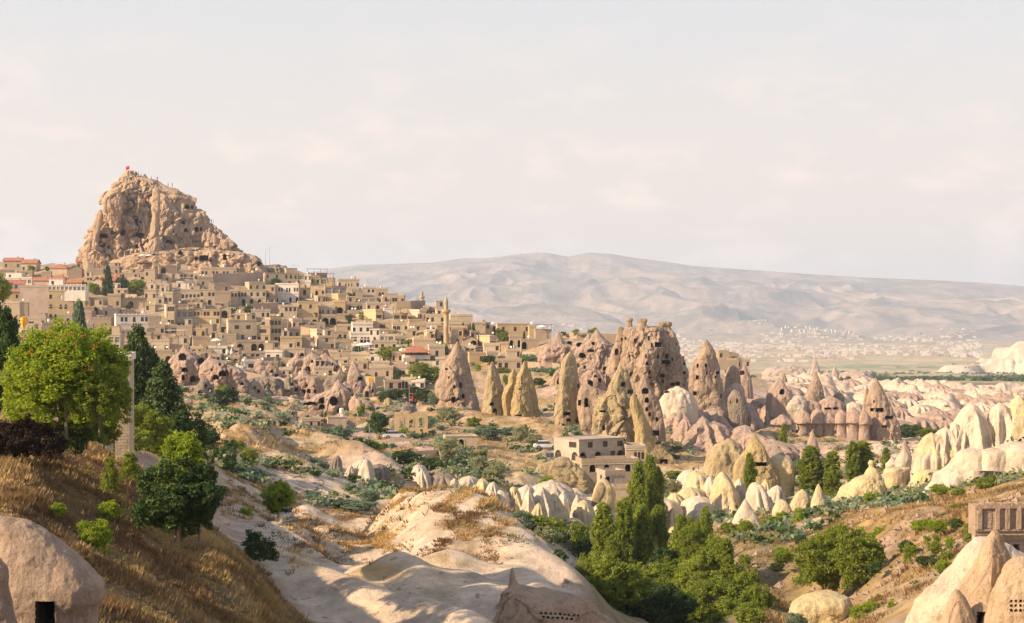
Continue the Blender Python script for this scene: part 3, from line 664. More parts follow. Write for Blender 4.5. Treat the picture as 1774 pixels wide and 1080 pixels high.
# hill crest right of the castle
rock('rock_knoll', 'grass-topped rocky knoll on the skyline right of the castle', 'rock outcrop', [(459, 470, 486), (462, 440, 495), (466, 425, 502), (473, 410, 507), (482, 400, 509)], 'grey', D=735, depth=.3, amp=1.6, sc=4, chis=.6, nt=150, below=6, top='flat')
def z7(L): return [(500 + y / 5.4, 740 + a / 5.4, 740 + b / 5.4) for y, a, b in L]
def o7(X, Y, w, h, k): return (740 + X / 5.4, 500 + Y / 5.4, w / 5.4, h / 5.4, k)
# the row of big chimneys in front of the village
rock('rock_cone', 'broad brown rock cone with dark doorways near the green trees', 'rock chimney', [(603, 783, 803), (612, 779, 809), (622, 774, 814), (640, 768, 819), (660, 762, 825), (680, 758, 829), (700, 757, 832), (720, 757, 836)], 'brown', depth=.95, amp=3.0, sc=5.5, seed=14, nt=200, groove=.85, chis=.4, pw=1.5, edge=-.25, px=795, py=660,
     ops=[o7(312, 930, 26, 50, 'a'), o7(253, 935, 22, 34, 'a'), o7(336, 1030, 26, 46, 'a'), o7(290, 1045, 20, 26, 'a'), o7(245, 1065, 36, 50, 'r'), o7(203, 845, 16, 26, 'a'), o7(180, 765, 30, 22, 'a')])
rock('rock_cone', 'slim pointed rock cone with small dark holes near its foot', 'rock chimney', [(629, 850, 856), (637, 847, 860), (652, 844, 866), (675, 842, 872), (695, 840, 876), (715, 838, 880), (733, 836, 884)], 'olive', depth=.9, amp=1.8, sc=4.5, nt=130, seed=3, chis=.45, pw=1.35, edge=-.35, px=855, py=690, ops=[(857, 717, 8, 9, 'a'), (852, 703, 8, 6, 'a'), (846, 733, 3, 5, 'r'), (856, 733, 4, 4, 'r')])
rock('rock_cone', 'split-shouldered rock cone with knobbly left arm', 'rock chimney', [(627, 907, 911), (640, 901, 917), (650, 895, 919), (665, 888, 921), (690, 884, 923), (715, 881, 925), (735, 879, 926)], 'yellow', depth=.9, amp=2.2, sc=4.5, nt=140, seed=8, chis=.45, pw=1.35, edge=-.3, px=905, py=690,
     ops=[(879, 692, 7, 11, 'r'), (898, 727, 12, 8, 'r'), (900, 676, 4, 3, 'o')], masses=[([(646, 884, 896), (654, 881, 901), (664, 880, 902), (676, 873, 896), (690, 868, 890), (715, 872, 890)], dict(seed=12, name='rock_arm', nt=80)), ([(640, 914, 918), (670, 916, 927), (700, 918, 934), (735, 920, 938)], dict(seed=13, name='rock_flank', nt=60, D=None or Dat(905, 735) + 4))])
rock('rock_pinnacle', 'tall straight-sided rock pinnacle with a narrow lit left edge', 'rock chimney', [(614, 983, 993), (622, 977, 996), (638, 970, 999), (662, 966, 1004), (685, 961, 1007), (705, 959, 1009), (730, 957, 1013), (757, 956, 1018)], 'olive', depth=.85, amp=2.2, sc=5, nt=170, seed=19, chis=.45, pw=1.3, edge=-.45, px=988, py=690,
     ops=[(982, 720, 12, 6, 'r'), (985, 731, 8, 6, 'a'), (1001, 733, 6, 8, 'r'), (1001, 743, 5, 7, 'r'), (976, 738, 5, 4, 'a'), (1002, 672, 4, 7, 'a'), (1008, 757, 6, 8, 'r')])
rock('rock_wall', 'shaded brown rock face with a tall arched doorway', 'rock outcrop', [(668, 1008, 1022), (675, 1004, 1036), (700, 1002, 1040), (730, 1004, 1036), (752, 1006, 1030)], 'brown', nt=90, D=334, amp=1, sc=4, pw=3, ops=[(1016, 706, 8, 16, 'a'), (1004, 703, 5, 10, 'r')])
def z8(L): return [(530 + y / 5.143, 1000 + a / 5.143, 1000 + b / 5.143) for y, a, b in L]
def o8(X, Y, w, h, k): return (1000 + X / 5.143, 530 + Y / 5.143, w / 5.143, h / 5.143, k)
rock('rock_massif', 'big yellow and olive rock with a smooth yellow fin', 'rock chimney', [(643, 1067, 1083), (650, 1062, 1088), (664, 1057, 1092), (680, 1050, 1097), (688, 1034, 1103), (705, 1026, 1110), (735, 1021, 1120), (765, 1017, 1132), (790, 1015, 1146), (812, 1014, 1160)], 'olive', D=322, depth=.7, amp=2.4, sc=5.5, nt=230, seed=22, chis=.6, pw=1.6, edge=-.3, px=1080, py=720,
     ops=[o8(408, 720, 40, 40, 'r'), o8(225, 950, 55, 20, 'r'), (1046, 746, 5, 9, 'a'), o8(470, 785, 50, 36, 'r'), (1073, 764, 20, 6, 'r'), (1055, 762, 6, 5, 'a')],
     masses=[([(688, 1092, 1104), (700, 1090, 1110), (720, 1094, 1120), (745, 1098, 1134), (770, 1100, 1144), (800, 1102, 1172), (814, 1100, 1180)], dict(D=318, seed=25, name='rock_fin', nt=120, amp=1.2, chis=.1, pw=1.4, ops=[(1136, 755, 11, 8, 'r'), (1150, 806, 14, 10, 'r'), (1140, 770, 9, 5, 'a'), (1127, 733, 5, 8, 'r')]))])
fin = bpy.data.objects.get('rock_fin'); fin.data.materials[0] = M['yellow']
rock('rock_cone', 'small brown rock cone pierced by square windows', 'rock chimney', [(650, 1113, 1118), (660, 1109, 1123), (678, 1104, 1132), (695, 1105, 1143), (712, 1112, 1148), (738, 1116, 1152)], 'brown', D=350, nt=100, amp=1.3, sc=4, ops=[o8(606, 785, 60, 55, 'a'), o8(620, 865, 38, 50, 'a'), o8(620, 940, 24, 34, 'r'), o8(645, 985, 24, 34, 'r'), o8(708, 1030, 22, 36, 'r')])
rock('rock_fortress', 'honeycombed brown rock fortress with three capped horns', 'rock fortress', [(570, 1078, 1152), (578, 1074, 1166), (590, 1073, 1172), (610, 1071, 1180), (640, 1070, 1188), (670, 1086, 1191), (700, 1090, 1193), (722, 1096, 1196)], 'brown', D=425, depth=.6, amp=3.6, sc=6, nt=320, seed=30, chis=.55, groove=.75, sm=.4, pw=2.0, top='flat', px=1125, py=620,
     ops=[o8(566, 365, 26, 38, 'r'), o8(638, 310, 20, 42, 'a'), o8(720, 370, 60, 46, 'r'), o8(664, 370, 14, 42, 'a'), o8(612, 462, 14, 34, 'a'), o8(620, 530, 26, 32, 'a'), o8(487, 632, 44, 46, 'a'), o8(465, 460, 12, 30, 'a'), o8(497, 462, 12, 30, 'a'), o8(797, 470, 26, 42, 'r'), o8(790, 520, 76, 34, 'r'), o8(848, 495, 14, 34, 'r'), o8(717, 470, 20, 34, 'a'),
          o8(643, 612, 20, 36, 'a'), o8(650, 645, 28, 12, 'r'), o8(757, 640, 46, 34, 'r'), o8(762, 690, 22, 32, 'r'), o8(670, 705, 34, 16, 'r'), o8(895, 712, 40, 36, 'r'), o8(850, 712, 44, 26, 'r'), o8(952, 530, 16, 28, 'r'), o8(955, 610, 24, 30, 'a'), o8(948, 715, 12, 20, 'r'), o8(520, 330, 30, 40, 'a'), o8(430, 300, 18, 24, 'a')],
     masses=[([(552, 1083, 1096), (555, 1083, 1097), (558, 1085, 1095), (566, 1084, 1096), (580, 1081, 1100), (600, 1080, 1104), (640, 1080, 1104)], dict(D=427, seed=41, nt=80, amp=1.2, top='flat', ops=[])),
             ([(553, 1101, 1121), (556, 1101, 1122), (560, 1103, 1120), (570, 1100, 1124), (585, 1096, 1130), (610, 1092, 1136), (650, 1090, 1142)], dict(D=423, seed=42, nt=110, amp=1.4, top='flat', ops=[o8(597, 250, 26, 46, 'a')])),
             ([(559, 1136, 1164), (563, 1136, 1165), (567, 1137, 1162), (580, 1133, 1170), (600, 1131, 1178), (640, 1128, 1187), (690, 1120, 1194), (722, 1118, 1198)], dict(D=430, seed=43, nt=150, amp=2.2, top='flat', ops=[o8(785, 290, 12, 20, 'r'), o8(883, 350, 10, 20, 'r')])),
             ([(567, 1069, 1079), (575, 1069, 1083), (590, 1066, 1090), (615, 1058, 1096), (640, 1052, 1096), (660, 1050, 1090)], dict(D=430, seed=44, nt=90, amp=1.5, top='flat', name='rock_ledge', ops=[o8(350, 440, 30, 60, 'a'), o8(398, 310, 20, 26, 'a'), o8(425, 450, 10, 30, 'r')]))])
rock('rock_tower', 'smooth pointed brown rock tower with a few square windows', 'rock chimney', [(590, 1221, 1226), (596, 1217, 1231), (608, 1211, 1238), (622, 1203, 1243), (640, 1195, 1248), (665, 1192, 1253), (690, 1191, 1257), (714, 1191, 1262)], 'brown', D=408, depth=.7, amp=1.7, sc=7, nt=210, seed=50, groove=.8, chis=.3, px=1225, py=650, pw=1.5, edge=-.25,
     ops=[o8(1147, 550, 20, 34, 'r'), o8(1072, 548, 20, 30, 'r'), o8(1156, 612, 14, 26, 'r'), o8(1250, 610, 34, 26, 'r'), o8(1231, 646, 14, 20, 'r'), o8(1070, 655, 28, 34, 'r'), o8(1050, 800, 36, 38, 'r'), o8(1282, 825, 12, 42, 'r')])
# pink masses between
for (nm, lab, ol, mt, kw) in [
    ('rock_dome', 'smooth white rock dome with one slot window', dome(1174, 671, 710, 70), 'white', dict(D=385, amp=.8, ops=[(1156, 681, 8, 3, 'r')])),
    ('rock_dome', 'dark grey egg-shaped rock dome', dome(1277, 676, 718, 36, -4), 'grey', dict(D=395, amp=1, ops=[(1277, 699, 3, 8, 'r'), (1265, 700, 2, 6, 'r')])),
    ('rock_dome', 'brown rounded rock below the plateau house', dome(1269, 632, 668, 28), 'brown', dict(D=440, amp=1.2)),
    ('rock_dome', 'pale pink rock dome by the plateau edge', dome(1275, 664, 690, 36), 'pink', dict(D=432)),
    ('rock_cone', 'small dark rock cone with doorway on the ridge', cone(1290, 632, 660, 30), 'pink', dict(D=452, ops=[(1286, 650, 8, 8, 'a')])),
    ('rock_cone', 'pink rock cone with arched cave', cone(1352, 655, 690, 46, -3, .8), 'pink', dict(D=440, amp=1.2, ops=[(1355, 684, 8, 10, 'a')])),
    ('rock_cone', 'small blunt rock cone on the ridge crest', cone(1357, 646, 658, 16, 0, .8), 'pink', dict(D=600)),
    ('rock_cone', 'lone brown cone on the far ridge', cone(1413, 644, 690, 38, 0, .85), 'brown', dict(D=452, amp=1.4, nt=110)),
    ('rock_cone', 'pointed chimney above the hooded rocks with square caves', [(657, 1515, 1519), (668, 1508, 1525), (685, 1503, 1535), (705, 1500, 1546), (730, 1497, 1555), (756, 1495, 1560)], 'brown', dict(D=425, amp=1.6, nt=160, ops=[(1512, 713, 9, 6, 'r'), (1524, 714, 14, 7, 'r'), (1540, 726, 14, 5, 'r'), (1514, 698, 3, 5, 'a'), (1532, 741, 8, 4, 'r')])),
    ('rock_cone', 'short rock cone leaning on the pointed chimney', cone(1500, 668, 712, 16, 2, .8), 'brown', dict(D=428)),
    ('rock_dome', 'small grey rock stub on the ridge', dome(1453, 680, 692, 20), 'grey', dict(D=455)),
    ('rock_cone', 'yellow peaked rock with a square room cut in it', [(753, 1304, 1309), (762, 1299, 1315), (775, 1292, 1325), (790, 1280, 1330), (810, 1275, 1340), (829, 1270, 1345)], 'yellow', dict(D=262, nt=150, amp=1.2, ops=[(1318, 808, 20, 7, 'r')])),
    ('rock_dome', 'yellow rounded rock left of the peaked yellow rock', dome(1286, 792, 826, 38), 'yellow', dict(D=260)),
    ('rock_dome', 'yellow grey rounded rock right of the peaked yellow rock', dome(1347, 788, 830, 56), 'cream', dict(D=264, amp=1.1)),
    ('rock_slab', 'yellow tilted rock slab above the vegetable trees', [(763, 1255, 1270), (772, 1240, 1284), (788, 1226, 1290), (806, 1222, 1292)], 'olive', dict(D=300, amp=1)),
    ('rock_cone', 'dark pink cone with a flat cap beyond the poplars', cone(1409, 746, 782, 26, -2, .8), 'pink', dict(D=365, amp=.8)),
    ('rock_dome', 'pink rock dome right of the dark capped cone', dome(1438, 770, 795, 44), 'pink', dict(D=350)),
    ('rock_cone', 'small pinkish cone behind the onion rocks', cone(1568, 762, 792, 26, 0, .8), 'pink', dict(D=310)),
    ('rock_onion', 'smaller onion-shaped white rock on a pedestal', onion(1545, 790, 815, 26), 'white', dict(D=232)),
    ('rock_onion', 'larger onion-shaped white rock with a pointed tip', onion(1567, 773, 817, 29), 'white', dict(D=230)),
    ('rock_pedestal', 'yellow banded pedestal under the onion rocks', [(812, 1536, 1578), (820, 1530, 1572), (835, 1532, 1570), (852, 1534, 1572), (862, 1530, 1575)], 'cream', dict(D=228, top='flat')),
    ('rock_dome', 'knobbed yellow banded dome beside the poplars', [(822, 1500, 1518), (828, 1485, 1528), (840, 1468, 1534), (852, 1455, 1538), (866, 1445, 1540), (880, 1436, 1542)], 'cream', dict(D=215, nt=150, amp=1.2, px=1510, py=830, masses=[([(799, 1505, 1513), (803, 1503, 1515), (808, 1505, 1514), (815, 1500, 1520), (826, 1494, 1526)], dict(seed=77, name='rock_knob', nt=50, amp=.4))])),
    ('rock_block', 'faceted pinkish rock block right of the onion rocks', [(780, 1610, 1626), (786, 1604, 1634), (797, 1601, 1636), (806, 1603, 1634), (811, 1606, 1631)], 'pink', dict(D=240, chis=.9, amp=.8)),
    ('rock_frustum', 'cream banded flat-topped rock frustum', [(816, 1590, 1630), (822, 1584, 1634), (838, 1578, 1640), (856, 1570, 1646)], 'cream', dict(D=215, top='flat', amp=1)),
    ('rock_cone', 'pale yellow twin-humped cone, its point to the right', cone(1420, 839, 892, 46, -2, .75), 'cream', dict(D=200, amp=1.1)),
    ('rock_dome', 'pale yellow rounded hump left of the pointed one', dome(1386, 849, 893, 42, 4), 'cream', dict(D=202, amp=1.1)),
    ('rock_dome', 'low cream hump beside the bare bushes', dome(1450, 862, 895, 44), 'cream', dict(D=196, amp=1)),
    ('rock_dome', 'low cream hump left of the twin humps', dome(1354, 866, 898, 38), 'cream', dict(D=198, amp=1)),
    ('rock_cone', 'white pointed cone above the orchard', cone(1291, 866, 912, 62, 0, 1.0), 'white', dict(D=196, amp=1)),
    ('rock_dome', 'long cream whaleback rock at the bottom edge', [(1029, 1400, 1462), (1034, 1380, 1474), (1045, 1362, 1478), (1062, 1356, 1474), (1085, 1360, 1465)], 'cream', dict(D=104, amp=.8, nt=130, top='flat')),
    ('rock_cone', 'small grey-green pyramid rock near the bushy tree', cone(1562, 1004, 1042, 44), 'olive', dict(D=112, amp=.4, chis=.5)),
    ('rock_cone', 'bare white pyramid-shaped outcrop on the right slope', cone(1572, 920, 962, 90, 4, 1.1), 'white', dict(D=140, amp=.6)),
    ('rock_slab', 'leaning brown shark-fin rock among the white cones', [(838, 1036, 1046), (846, 1032, 1050), (856, 1028, 1048), (868, 1024, 1042)], 'olive', dict(D=232, amp=.5)),
    ('rock_dome', 'tall yellow-white half dome below the manor', dome(1045, 829, 872, 38), 'cream', dict(D=240, amp=.6)),
    ('rock_dome', 'yellow-white swelling slope below the solar panels', [(798, 960, 990), (806, 930, 1010), (820, 920, 1024), (838, 930, 1030), (850, 950, 1032)], 'olive', dict(D=258, amp=1.2, depth=.4)),
    ('rock_cone', 'sunlit leaning pink rock cone between the houses', [(626, 610, 614), (634, 607, 619), (648, 603, 626), (662, 601, 633), (676, 603, 640), (690, 605, 646)], 'pink', dict(D=Dat(620, 680), amp=1.2, nt=120, px=620, py=640, ops=[(624, 660, 8, 7, 'r'), (617, 670, 3, 4, 'a'), (630, 673, 3, 3, 'r')])),
    ]:
    kw = dict(kw); kw.setdefault('sc', 4); kw.setdefault('nt', 80); kw.setdefault('amp', 1.); kw.setdefault('groove', .7); kw.setdefault('chis', .25)
    rock(nm, lab, 'rock formation' if nm != 'rock_dome' else 'rock dome', ol, mt, **kw)
# hooded rocks: a row of capped lumps over a dark undercut
for i, (x, w, yt, yb) in enumerate([(1355, 36, 720, 738), (1392, 32, 712, 736), (1417, 30, 708, 736), (1436, 28, 716, 736), (1458, 30, 712, 736), (1478, 30, 708, 735), (1497, 30, 714, 737)]):
    rock('hooded_rock', ['pale hooded rock with an overhanging cap', 'white capped rock over a shaded hollow', 'smooth mushroom-like rock hood'][i % 3], 'rock formation',
         [(yt, x - w * .12, x + w * .12), (yt + 5, x - w * .32, x + w * .3), (yb - 8, x - w * .5, x + w * .5), (yb - 3, x - w * .54, x + w * .54), (yb, x - w * .36, x + w * .36), (yb + 8, x - w * .30, x + w * .30), (yb + 18, x - w * .36, x + w * .34)], 'pink', D=425 - i * .7, amp=.8, sc=4, nt=70, group='hooded rocks on the ridge')
for i, (x, w, yt, yb) in enumerate([(1375, 60, 684, 712), (1440, 52, 688, 712), (1478, 40, 697, 716), (1405, 44, 694, 716), (1350, 44, 700, 722)]):
    rock('rock_dome', ['low pink dome over the hooded rocks', 'wide pale dome over the hooded rocks'][i % 2], 'rock dome', dome(x, yt, yb, w), 'pink' if i % 2 else 'white', D=440, amp=1.2, sc=5, nt=80, ops=[(x - 6, yt + 22, 12, 4, 'r'), (x + 8, yt + 22, 9, 4, 'r')] if i == 1 else ())
# pink fluted slope and white cone clusters, each a cone of its own
rr = random.Random(12)
def cluster(L, group, lab, mt, kw=None):
    for i, (x, yt, yb, w, *q) in enumerate(L):
        k = dict(amp=1.9, sc=3.6, nt=84, groove=.95, depth=2.2, pw=2.0); k.update(kw or {}); ty = q[0] if q else 'c'
        yb = yb + (yb - yt) * .3; w = w * rr.uniform(1.3, 1.8)
        if k.get('D') is None: k['D'] = Dat(x, yb)
        k['shift'] = w / F * k['D'] * .5 * (k['depth'] - .5)
        pr = ((0, .05), (.1, .3), (.25, .54), (.5, .78), (.75, .96), (1, 1.2)) if ty == 'c' else ((0, .12), (.06, .34), (.2, .58), (.45, .78), (.72, .92), (1, 1.12))
        k.setdefault('fl', (rr.choice([7, 9, 11]), rr.uniform(.25, .5), 'ridge' if ty == 'c' else 'lobe')); k.setdefault('chis', .22)
        ln = rr.uniform(-.2, .2) * w; a1, a2 = rr.uniform(.75, 1.25), rr.uniform(.75, 1.25); pw_ = rr.uniform(.85, 1.35)
        ol = [(yt + (yb - yt) * t ** pw_, x + ln * (1 - t) - w / 2 * f * (a1 * (1 - t) + t), x + ln * (1 - t) + w / 2 * f * (a2 * (1 - t) + t)) for t, f in pr]
        rock('tuff_cone' if ty == 'c' else 'tuff_dome', lab[i % len(lab)], 'rock cone' if ty == 'c' else 'rock dome', ol, mt if isinstance(mt, str) else mt[i % len(mt)], group=group, **k)
cluster([(1193, 727, 760, 30), (1222, 726, 768, 46), (1252, 734, 772, 44), (1290, 742, 778, 50), (1310, 752, 782, 40), (1170, 712, 738, 40, 'd'), (1205, 705, 735, 44, 'd'), (1240, 712, 740, 40, 'd'), (1325, 690, 722, 40, 'd'), (1300, 700, 730, 36, 'd'), (1350, 770, 800, 70, 'd'), (1395, 775, 800, 60, 'd')],
        'pink fluted cones on the mid slope', ['pink fluted rock cone', 'smooth pink ribbed cone', 'dusty pink swelling rock'], 'pink')
cluster([(855, 838, 872, 22), (838, 832, 864, 24), (872, 852, 884, 18), (804, 830, 850, 26, 'd'), (822, 842, 872, 16), (846, 852, 880, 16, 'd'), (784, 832, 850, 20),(890, 846, 880, 18, 'd'), (975, 880, 918, 18), (1010, 890, 930, 18), (900, 858, 892, 22), (918, 852, 900, 26), (940, 850, 905, 34), (962, 858, 912, 32), (982, 856, 905, 30), (1002, 862, 915, 30), (1020, 872, 930, 34, 'd'), (905, 846, 872, 30, 'd'), (950, 842, 870, 60, 'd'), (930, 875, 912, 20), (1000, 905, 940, 34, 'd'), (1050, 880, 915, 34, 'd')],
        'white fluted cones above the bushes', ['white fluted rock cone', 'cream sharp-creased cone', 'bulging white rock lobe'], ['white', 'cream', 'white'], dict(D=None))
cluster([(1195, 818, 848, 34, 'd'), (1215, 822, 862, 34, 'd'), (1238, 828, 870, 26), (1262, 822, 880, 34), (1280, 832, 878, 28), (1180, 860, 892, 36, 'd'), (1160, 870, 905, 40, 'd'), (1200, 852, 878, 40, 'd'), (1230, 868, 895, 50, 'd'), (1325, 832, 862, 18), (1345, 846, 876, 30, 'd'), (1175, 885, 915, 26, 'd'), (1322, 840, 880, 30, 'd')],
        'white lumpy rocks beyond the poplars', ['lumpy white rock', 'sunlit white rock shoulder', 'creased pale rock'], ['white', 'cream'])
cluster([(616, 800, 830, 30, 'd'), (634, 798, 836, 22), (646, 808, 836, 26, 'd'), (660, 806, 830, 18), (603, 808, 832, 18), (578, 792, 820, 16, 'd'), (728, 808, 836, 24, 'd'), (735, 818, 842, 22, 'd'), (768, 826, 846, 46, 'd'), (540, 784, 800, 30, 'd'), (500, 796, 812, 30, 'd'), (455, 752, 770, 26, 'd')],
        'white boulders in the middle valley', ['rounded white boulder', 'ribbed white boulder', 'half-buried white boulder'], ['white', 'white', 'grey'])
cluster([(1640, 742, 782, 50), (1627, 752, 782, 40), (1652, 735, 782, 30), (1690, 700, 775, 44), (1705, 722, 785, 40), (1668, 735, 780, 34), (1735, 725, 790, 60), (1765, 687, 780, 56), (1745, 700, 780, 40), (1785, 715, 800, 60), (1720, 752, 800, 40), (1765, 748, 800, 50), (1680, 765, 800, 70, 'd'), (1745, 770, 806, 90, 'd'), (1620, 765, 790, 40, 'd')],
        'white cones on the right ridge', ['tall white ribbed cone', 'cream fluted cone', 'smooth sunlit white cone'], ['white', 'cream', 'white'], dict(D=236, amp=1.3, sc=5, nt=90, depth=1.3))
# far badland folds
L = []
for i in range(64):
    x = rr.uniform(1530, 1774); y = rr.uniform(676, 752); w = rr.uniform(22, 46) * (.7 + (y - 676) / 140); L.append((x, y - w * .42, y, w, 'c' if rr.random() < .8 else 'd'))
for i in range(16): x = rr.uniform(1360, 1530); y = rr.uniform(664, 690); w = rr.uniform(20, 36); L.append((x, y - w * .4, y, w, 'c'))
L.sort(key=lambda q: q[2])
cluster(L, 'pink badland folds below the plateau', ['pink badland cone', 'pale creased badland hump', 'sharp little badland cone', 'rounded badland hump'], ['pink', 'white', 'pink'], dict(amp=2.4, sc=8, nt=72, below=9, fl=(11, .5, 'ridge'), depth=1.8))
# white cliff with its cap row
rock('white_cliff', 'sweeping white cliff with bulging cap rocks along its top', 'cliff', [(792, 1668, 1800), (800, 1660, 1820), (815, 1650, 1830), (830, 1636, 1840), (845, 1618, 1850), (862, 1596, 1860)], 'white', D=190, depth=.35, amp=2.0, sc=6, nt=220, groove=.9, top='flat', px=1660, py=820,
     masses=[([(778, 1676, 1694), (781, 1664, 1708), (788, 1658, 1716), (797, 1656, 1718), (806, 1652, 1722)], dict(name='cap_rock', below=.4, D=184, nt=70, amp=.7, seed=4, depth=1)), ([(777, 1712, 1730), (781, 1700, 1744), (790, 1696, 1750), (808, 1694, 1752)], dict(name='cap_rock', below=.4, D=183, nt=70, amp=.7, seed=6, depth=1)), ([(768, 1750, 1790), (776, 1736, 1800), (790, 1732, 1810), (810, 1730, 1810)], dict(name='cap_rock', below=.4, D=183, nt=70, amp=.9, seed=7, depth=1))])
# far spires and small mesas on the plain
for i, (x, yt, yb, w) in enumerate([(1412, 621, 654, 26), (1404, 636, 654, 20), (1446, 634, 652, 16), (1434, 640, 652, 12), (1372, 634, 652, 60), (1480, 642, 656, 60), (1392, 640, 654, 40), (1345, 636, 652, 50)]):
    rock('distant_spire' if yb - yt > 13 and w < 40 else 'distant_outcrop', ['sharp hazy spire rising from the plain', 'hazy rock stump on the plain', 'low hazy outcrop on the plain'][0 if w == 26 else (1 if w < 30 else 2)], 'distant rock', cone(x, yt, yb, w, 0, .9) if w < 40 else dome(x, yt, yb, w), 'far', D=1750 + i * 12, amp=5, sc=14, nt=50, below=14, chis=.5)
# village-foot tuff masses with arches (coordinates of the 250..550 close-up)
def z5(L): return [(580 + y / 5.913, 250 + a / 5.913, 250 + b / 5.913) for y, a, b in L]
def o5(X, Y, w, h, k): return (250 + X / 5.913, 580 + Y / 5.913, w / 5.913, h / 5.913, k)
def z6(L): return [(580 + y / 5.913, 500 + a / 5.913, 500 + b / 5.913) for y, a, b in L]
def o6(X, Y, w, h, k): return (500 + X / 5.913, 580 + Y / 5.913, w / 5.913, h / 5.913, k)
ck = dict(depth=.6, amp=1.7, sc=4.5, nt=120, groove=.6, below=4, chis=.55, pw=1.7)
for lab, ol, mt, ops in [
    ('gabled pink rock house front with two big arches', z5([(170, 350, 460), (200, 300, 540), (260, 250, 620), (330, 235, 660), (420, 230, 680), (520, 240, 690)]), 'pink', [o5(392, 265, 80, 75, 'a'), o5(412, 385, 66, 50, 'a'), o5(575, 300, 70, 60, 'a'), o5(570, 395, 34, 55, 'a'), o5(500, 485, 60, 66, 'a'), o5(398, 470, 30, 60, 'r'), o5(610, 480, 84, 78, 'a')]),
    ('wide smooth pink rock slope dotted with arched caves', z5([(250, 640, 720), (290, 600, 860), (340, 580, 1000), (400, 560, 1060), (480, 600, 1100), (560, 700, 1140), (620, 800, 1150)]), 'pink', [o5(775, 320, 30, 34, 'a'), o5(730, 460, 70, 50, 'a'), o5(800, 430, 80, 60, 'a'), o5(840, 395, 40, 26, 'a'), o5(690, 375, 30, 26, 'o'), o5(1000, 520, 40, 30, 'a'), o5(910, 570, 30, 30, 'a')]),
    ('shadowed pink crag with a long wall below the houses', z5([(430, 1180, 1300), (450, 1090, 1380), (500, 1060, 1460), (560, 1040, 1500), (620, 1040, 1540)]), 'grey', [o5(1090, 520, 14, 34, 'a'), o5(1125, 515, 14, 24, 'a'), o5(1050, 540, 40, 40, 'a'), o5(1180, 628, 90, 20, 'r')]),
    ('jagged tan crag beside the twin slanted gullies', z5([(250, 1180, 1200), (290, 1130, 1230), (340, 1110, 1270), (400, 1100, 1330), (440, 1090, 1350)]), 'pink', [o5(1030, 420, 70, 60, 'a'), o5(1270, 380, 40, 30, 'r')]),
    ('pink cliff pierced by five cave mouths', z5([(420, 1560, 1700), (440, 1520, 1790), (500, 1500, 1840), (580, 1530, 1860), (660, 1560, 1870)]), 'pink', [o5(1628, 605, 44, 44, 'r'), o5(1686, 600, 34, 42, 'r'), o5(1748, 598, 30, 34, 'r'), o5(1740, 545, 14, 34, 'a'), o5(1565, 575, 24, 24, 'a'), o5(1660, 530, 20, 24, 'a')]),
    ('rounded pink rock dwelling with three dark doorways', z6([(190, 370, 385), (215, 330, 420), (260, 300, 480), (320, 230, 530), (370, 220, 560), (400, 210, 570)]), 'pink', [o6(452, 330, 18, 40, 'a'), o6(495, 350, 16, 40, 'a'), o6(225, 350, 14, 30, 'a')]),
    ('low pink cliff with a huge round cave mouth', z6([(560, 420, 600), (590, 330, 618), (640, 250, 622), (700, 200, 618), (770, 180, 610), (800, 200, 600)]), 'pink', [o6(460, 730, 90, 96, 'o'), o6(532, 800, 72, 62, 'a'), o6(340, 760, 66, 46, 'a'), o6(338, 705, 60, 60, 'a'), o6(240, 722, 100, 36, 'a')]),
    ('small gabled rock chapel with an open porch', z6([(485, 570, 590), (510, 540, 620), (545, 510, 655), (600, 505, 665), (640, 510, 660)]), 'pink', [o6(610, 610, 64, 66, 'a'), o6(530, 590, 36, 34, 'a')]),
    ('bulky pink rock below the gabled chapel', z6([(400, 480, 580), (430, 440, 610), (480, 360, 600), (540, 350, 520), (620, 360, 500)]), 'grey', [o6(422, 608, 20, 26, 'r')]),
    ('arched tan rock portal on a ledge', z6([(240, 40, 140), (270, 0, 200), (330, -20, 215), (400, -30, 220)]), 'pink', [o6(150, 390, 70, 66, 'a'), o6(30, 385, 12, 14, 'r')]),
    ('dark undercut rock bank at the roadside', z6([(655, 640, 720), (670, 620, 800), (720, 615, 860), (780, 610, 900), (810, 610, 900)]), 'pink', [])]:
    rock('rock_dwelling', lab, 'rock dwelling', ol, mt, ops=ops, **ck)
for lab, ol, mt, ops in [
    ('pale pink cliff of cave rooms left of the fortress', [(590, 1018, 1050), (600, 1005, 1064), (615, 995, 1072), (635, 990, 1080), (658, 992, 1084)], 'pink', [o8(67, 565, 24, 36, 'a'), o8(45, 465, 60, 50, 'a'), o8(143, 350, 28, 28, 'r'), o8(270, 575, 80, 36, 'r'), o8(385, 578, 56, 30, 'r'), o8(150, 650, 20, 30, 'r'), o8(215, 650, 30, 50, 'r'), o8(278, 650, 16, 30, 'r'), o8(10, 550, 14, 40, 'r'), o8(120, 410, 60, 20, 'r')]),
    ('striped pink shelf rock with a wide hall cut in it', [(596, 950, 985), (602, 935, 1005), (614, 930, 1015), (630, 935, 1012)], 'pink', [o7(1055, 540, 50, 34, 'a'), o7(845, 525, 36, 30, 'a')]),
    ('broken pale rocks under the garden wall', [(590, 1010, 1030), (596, 985, 1050), (606, 975, 1060), (622, 980, 1060)], 'pink', [o7(1330, 540, 56, 44, 'a'), o7(1425, 545, 60, 40, 'a'), o7(1452, 650, 60, 50, 'a'), o7(1385, 650, 36, 40, 'a'), o7(1555, 535, 28, 36, 'r')])]:
    rock('rock_dwelling', lab, 'rock dwelling', ol, mt, ops=ops, D=448 if 'cliff' in lab else 460, **ck)
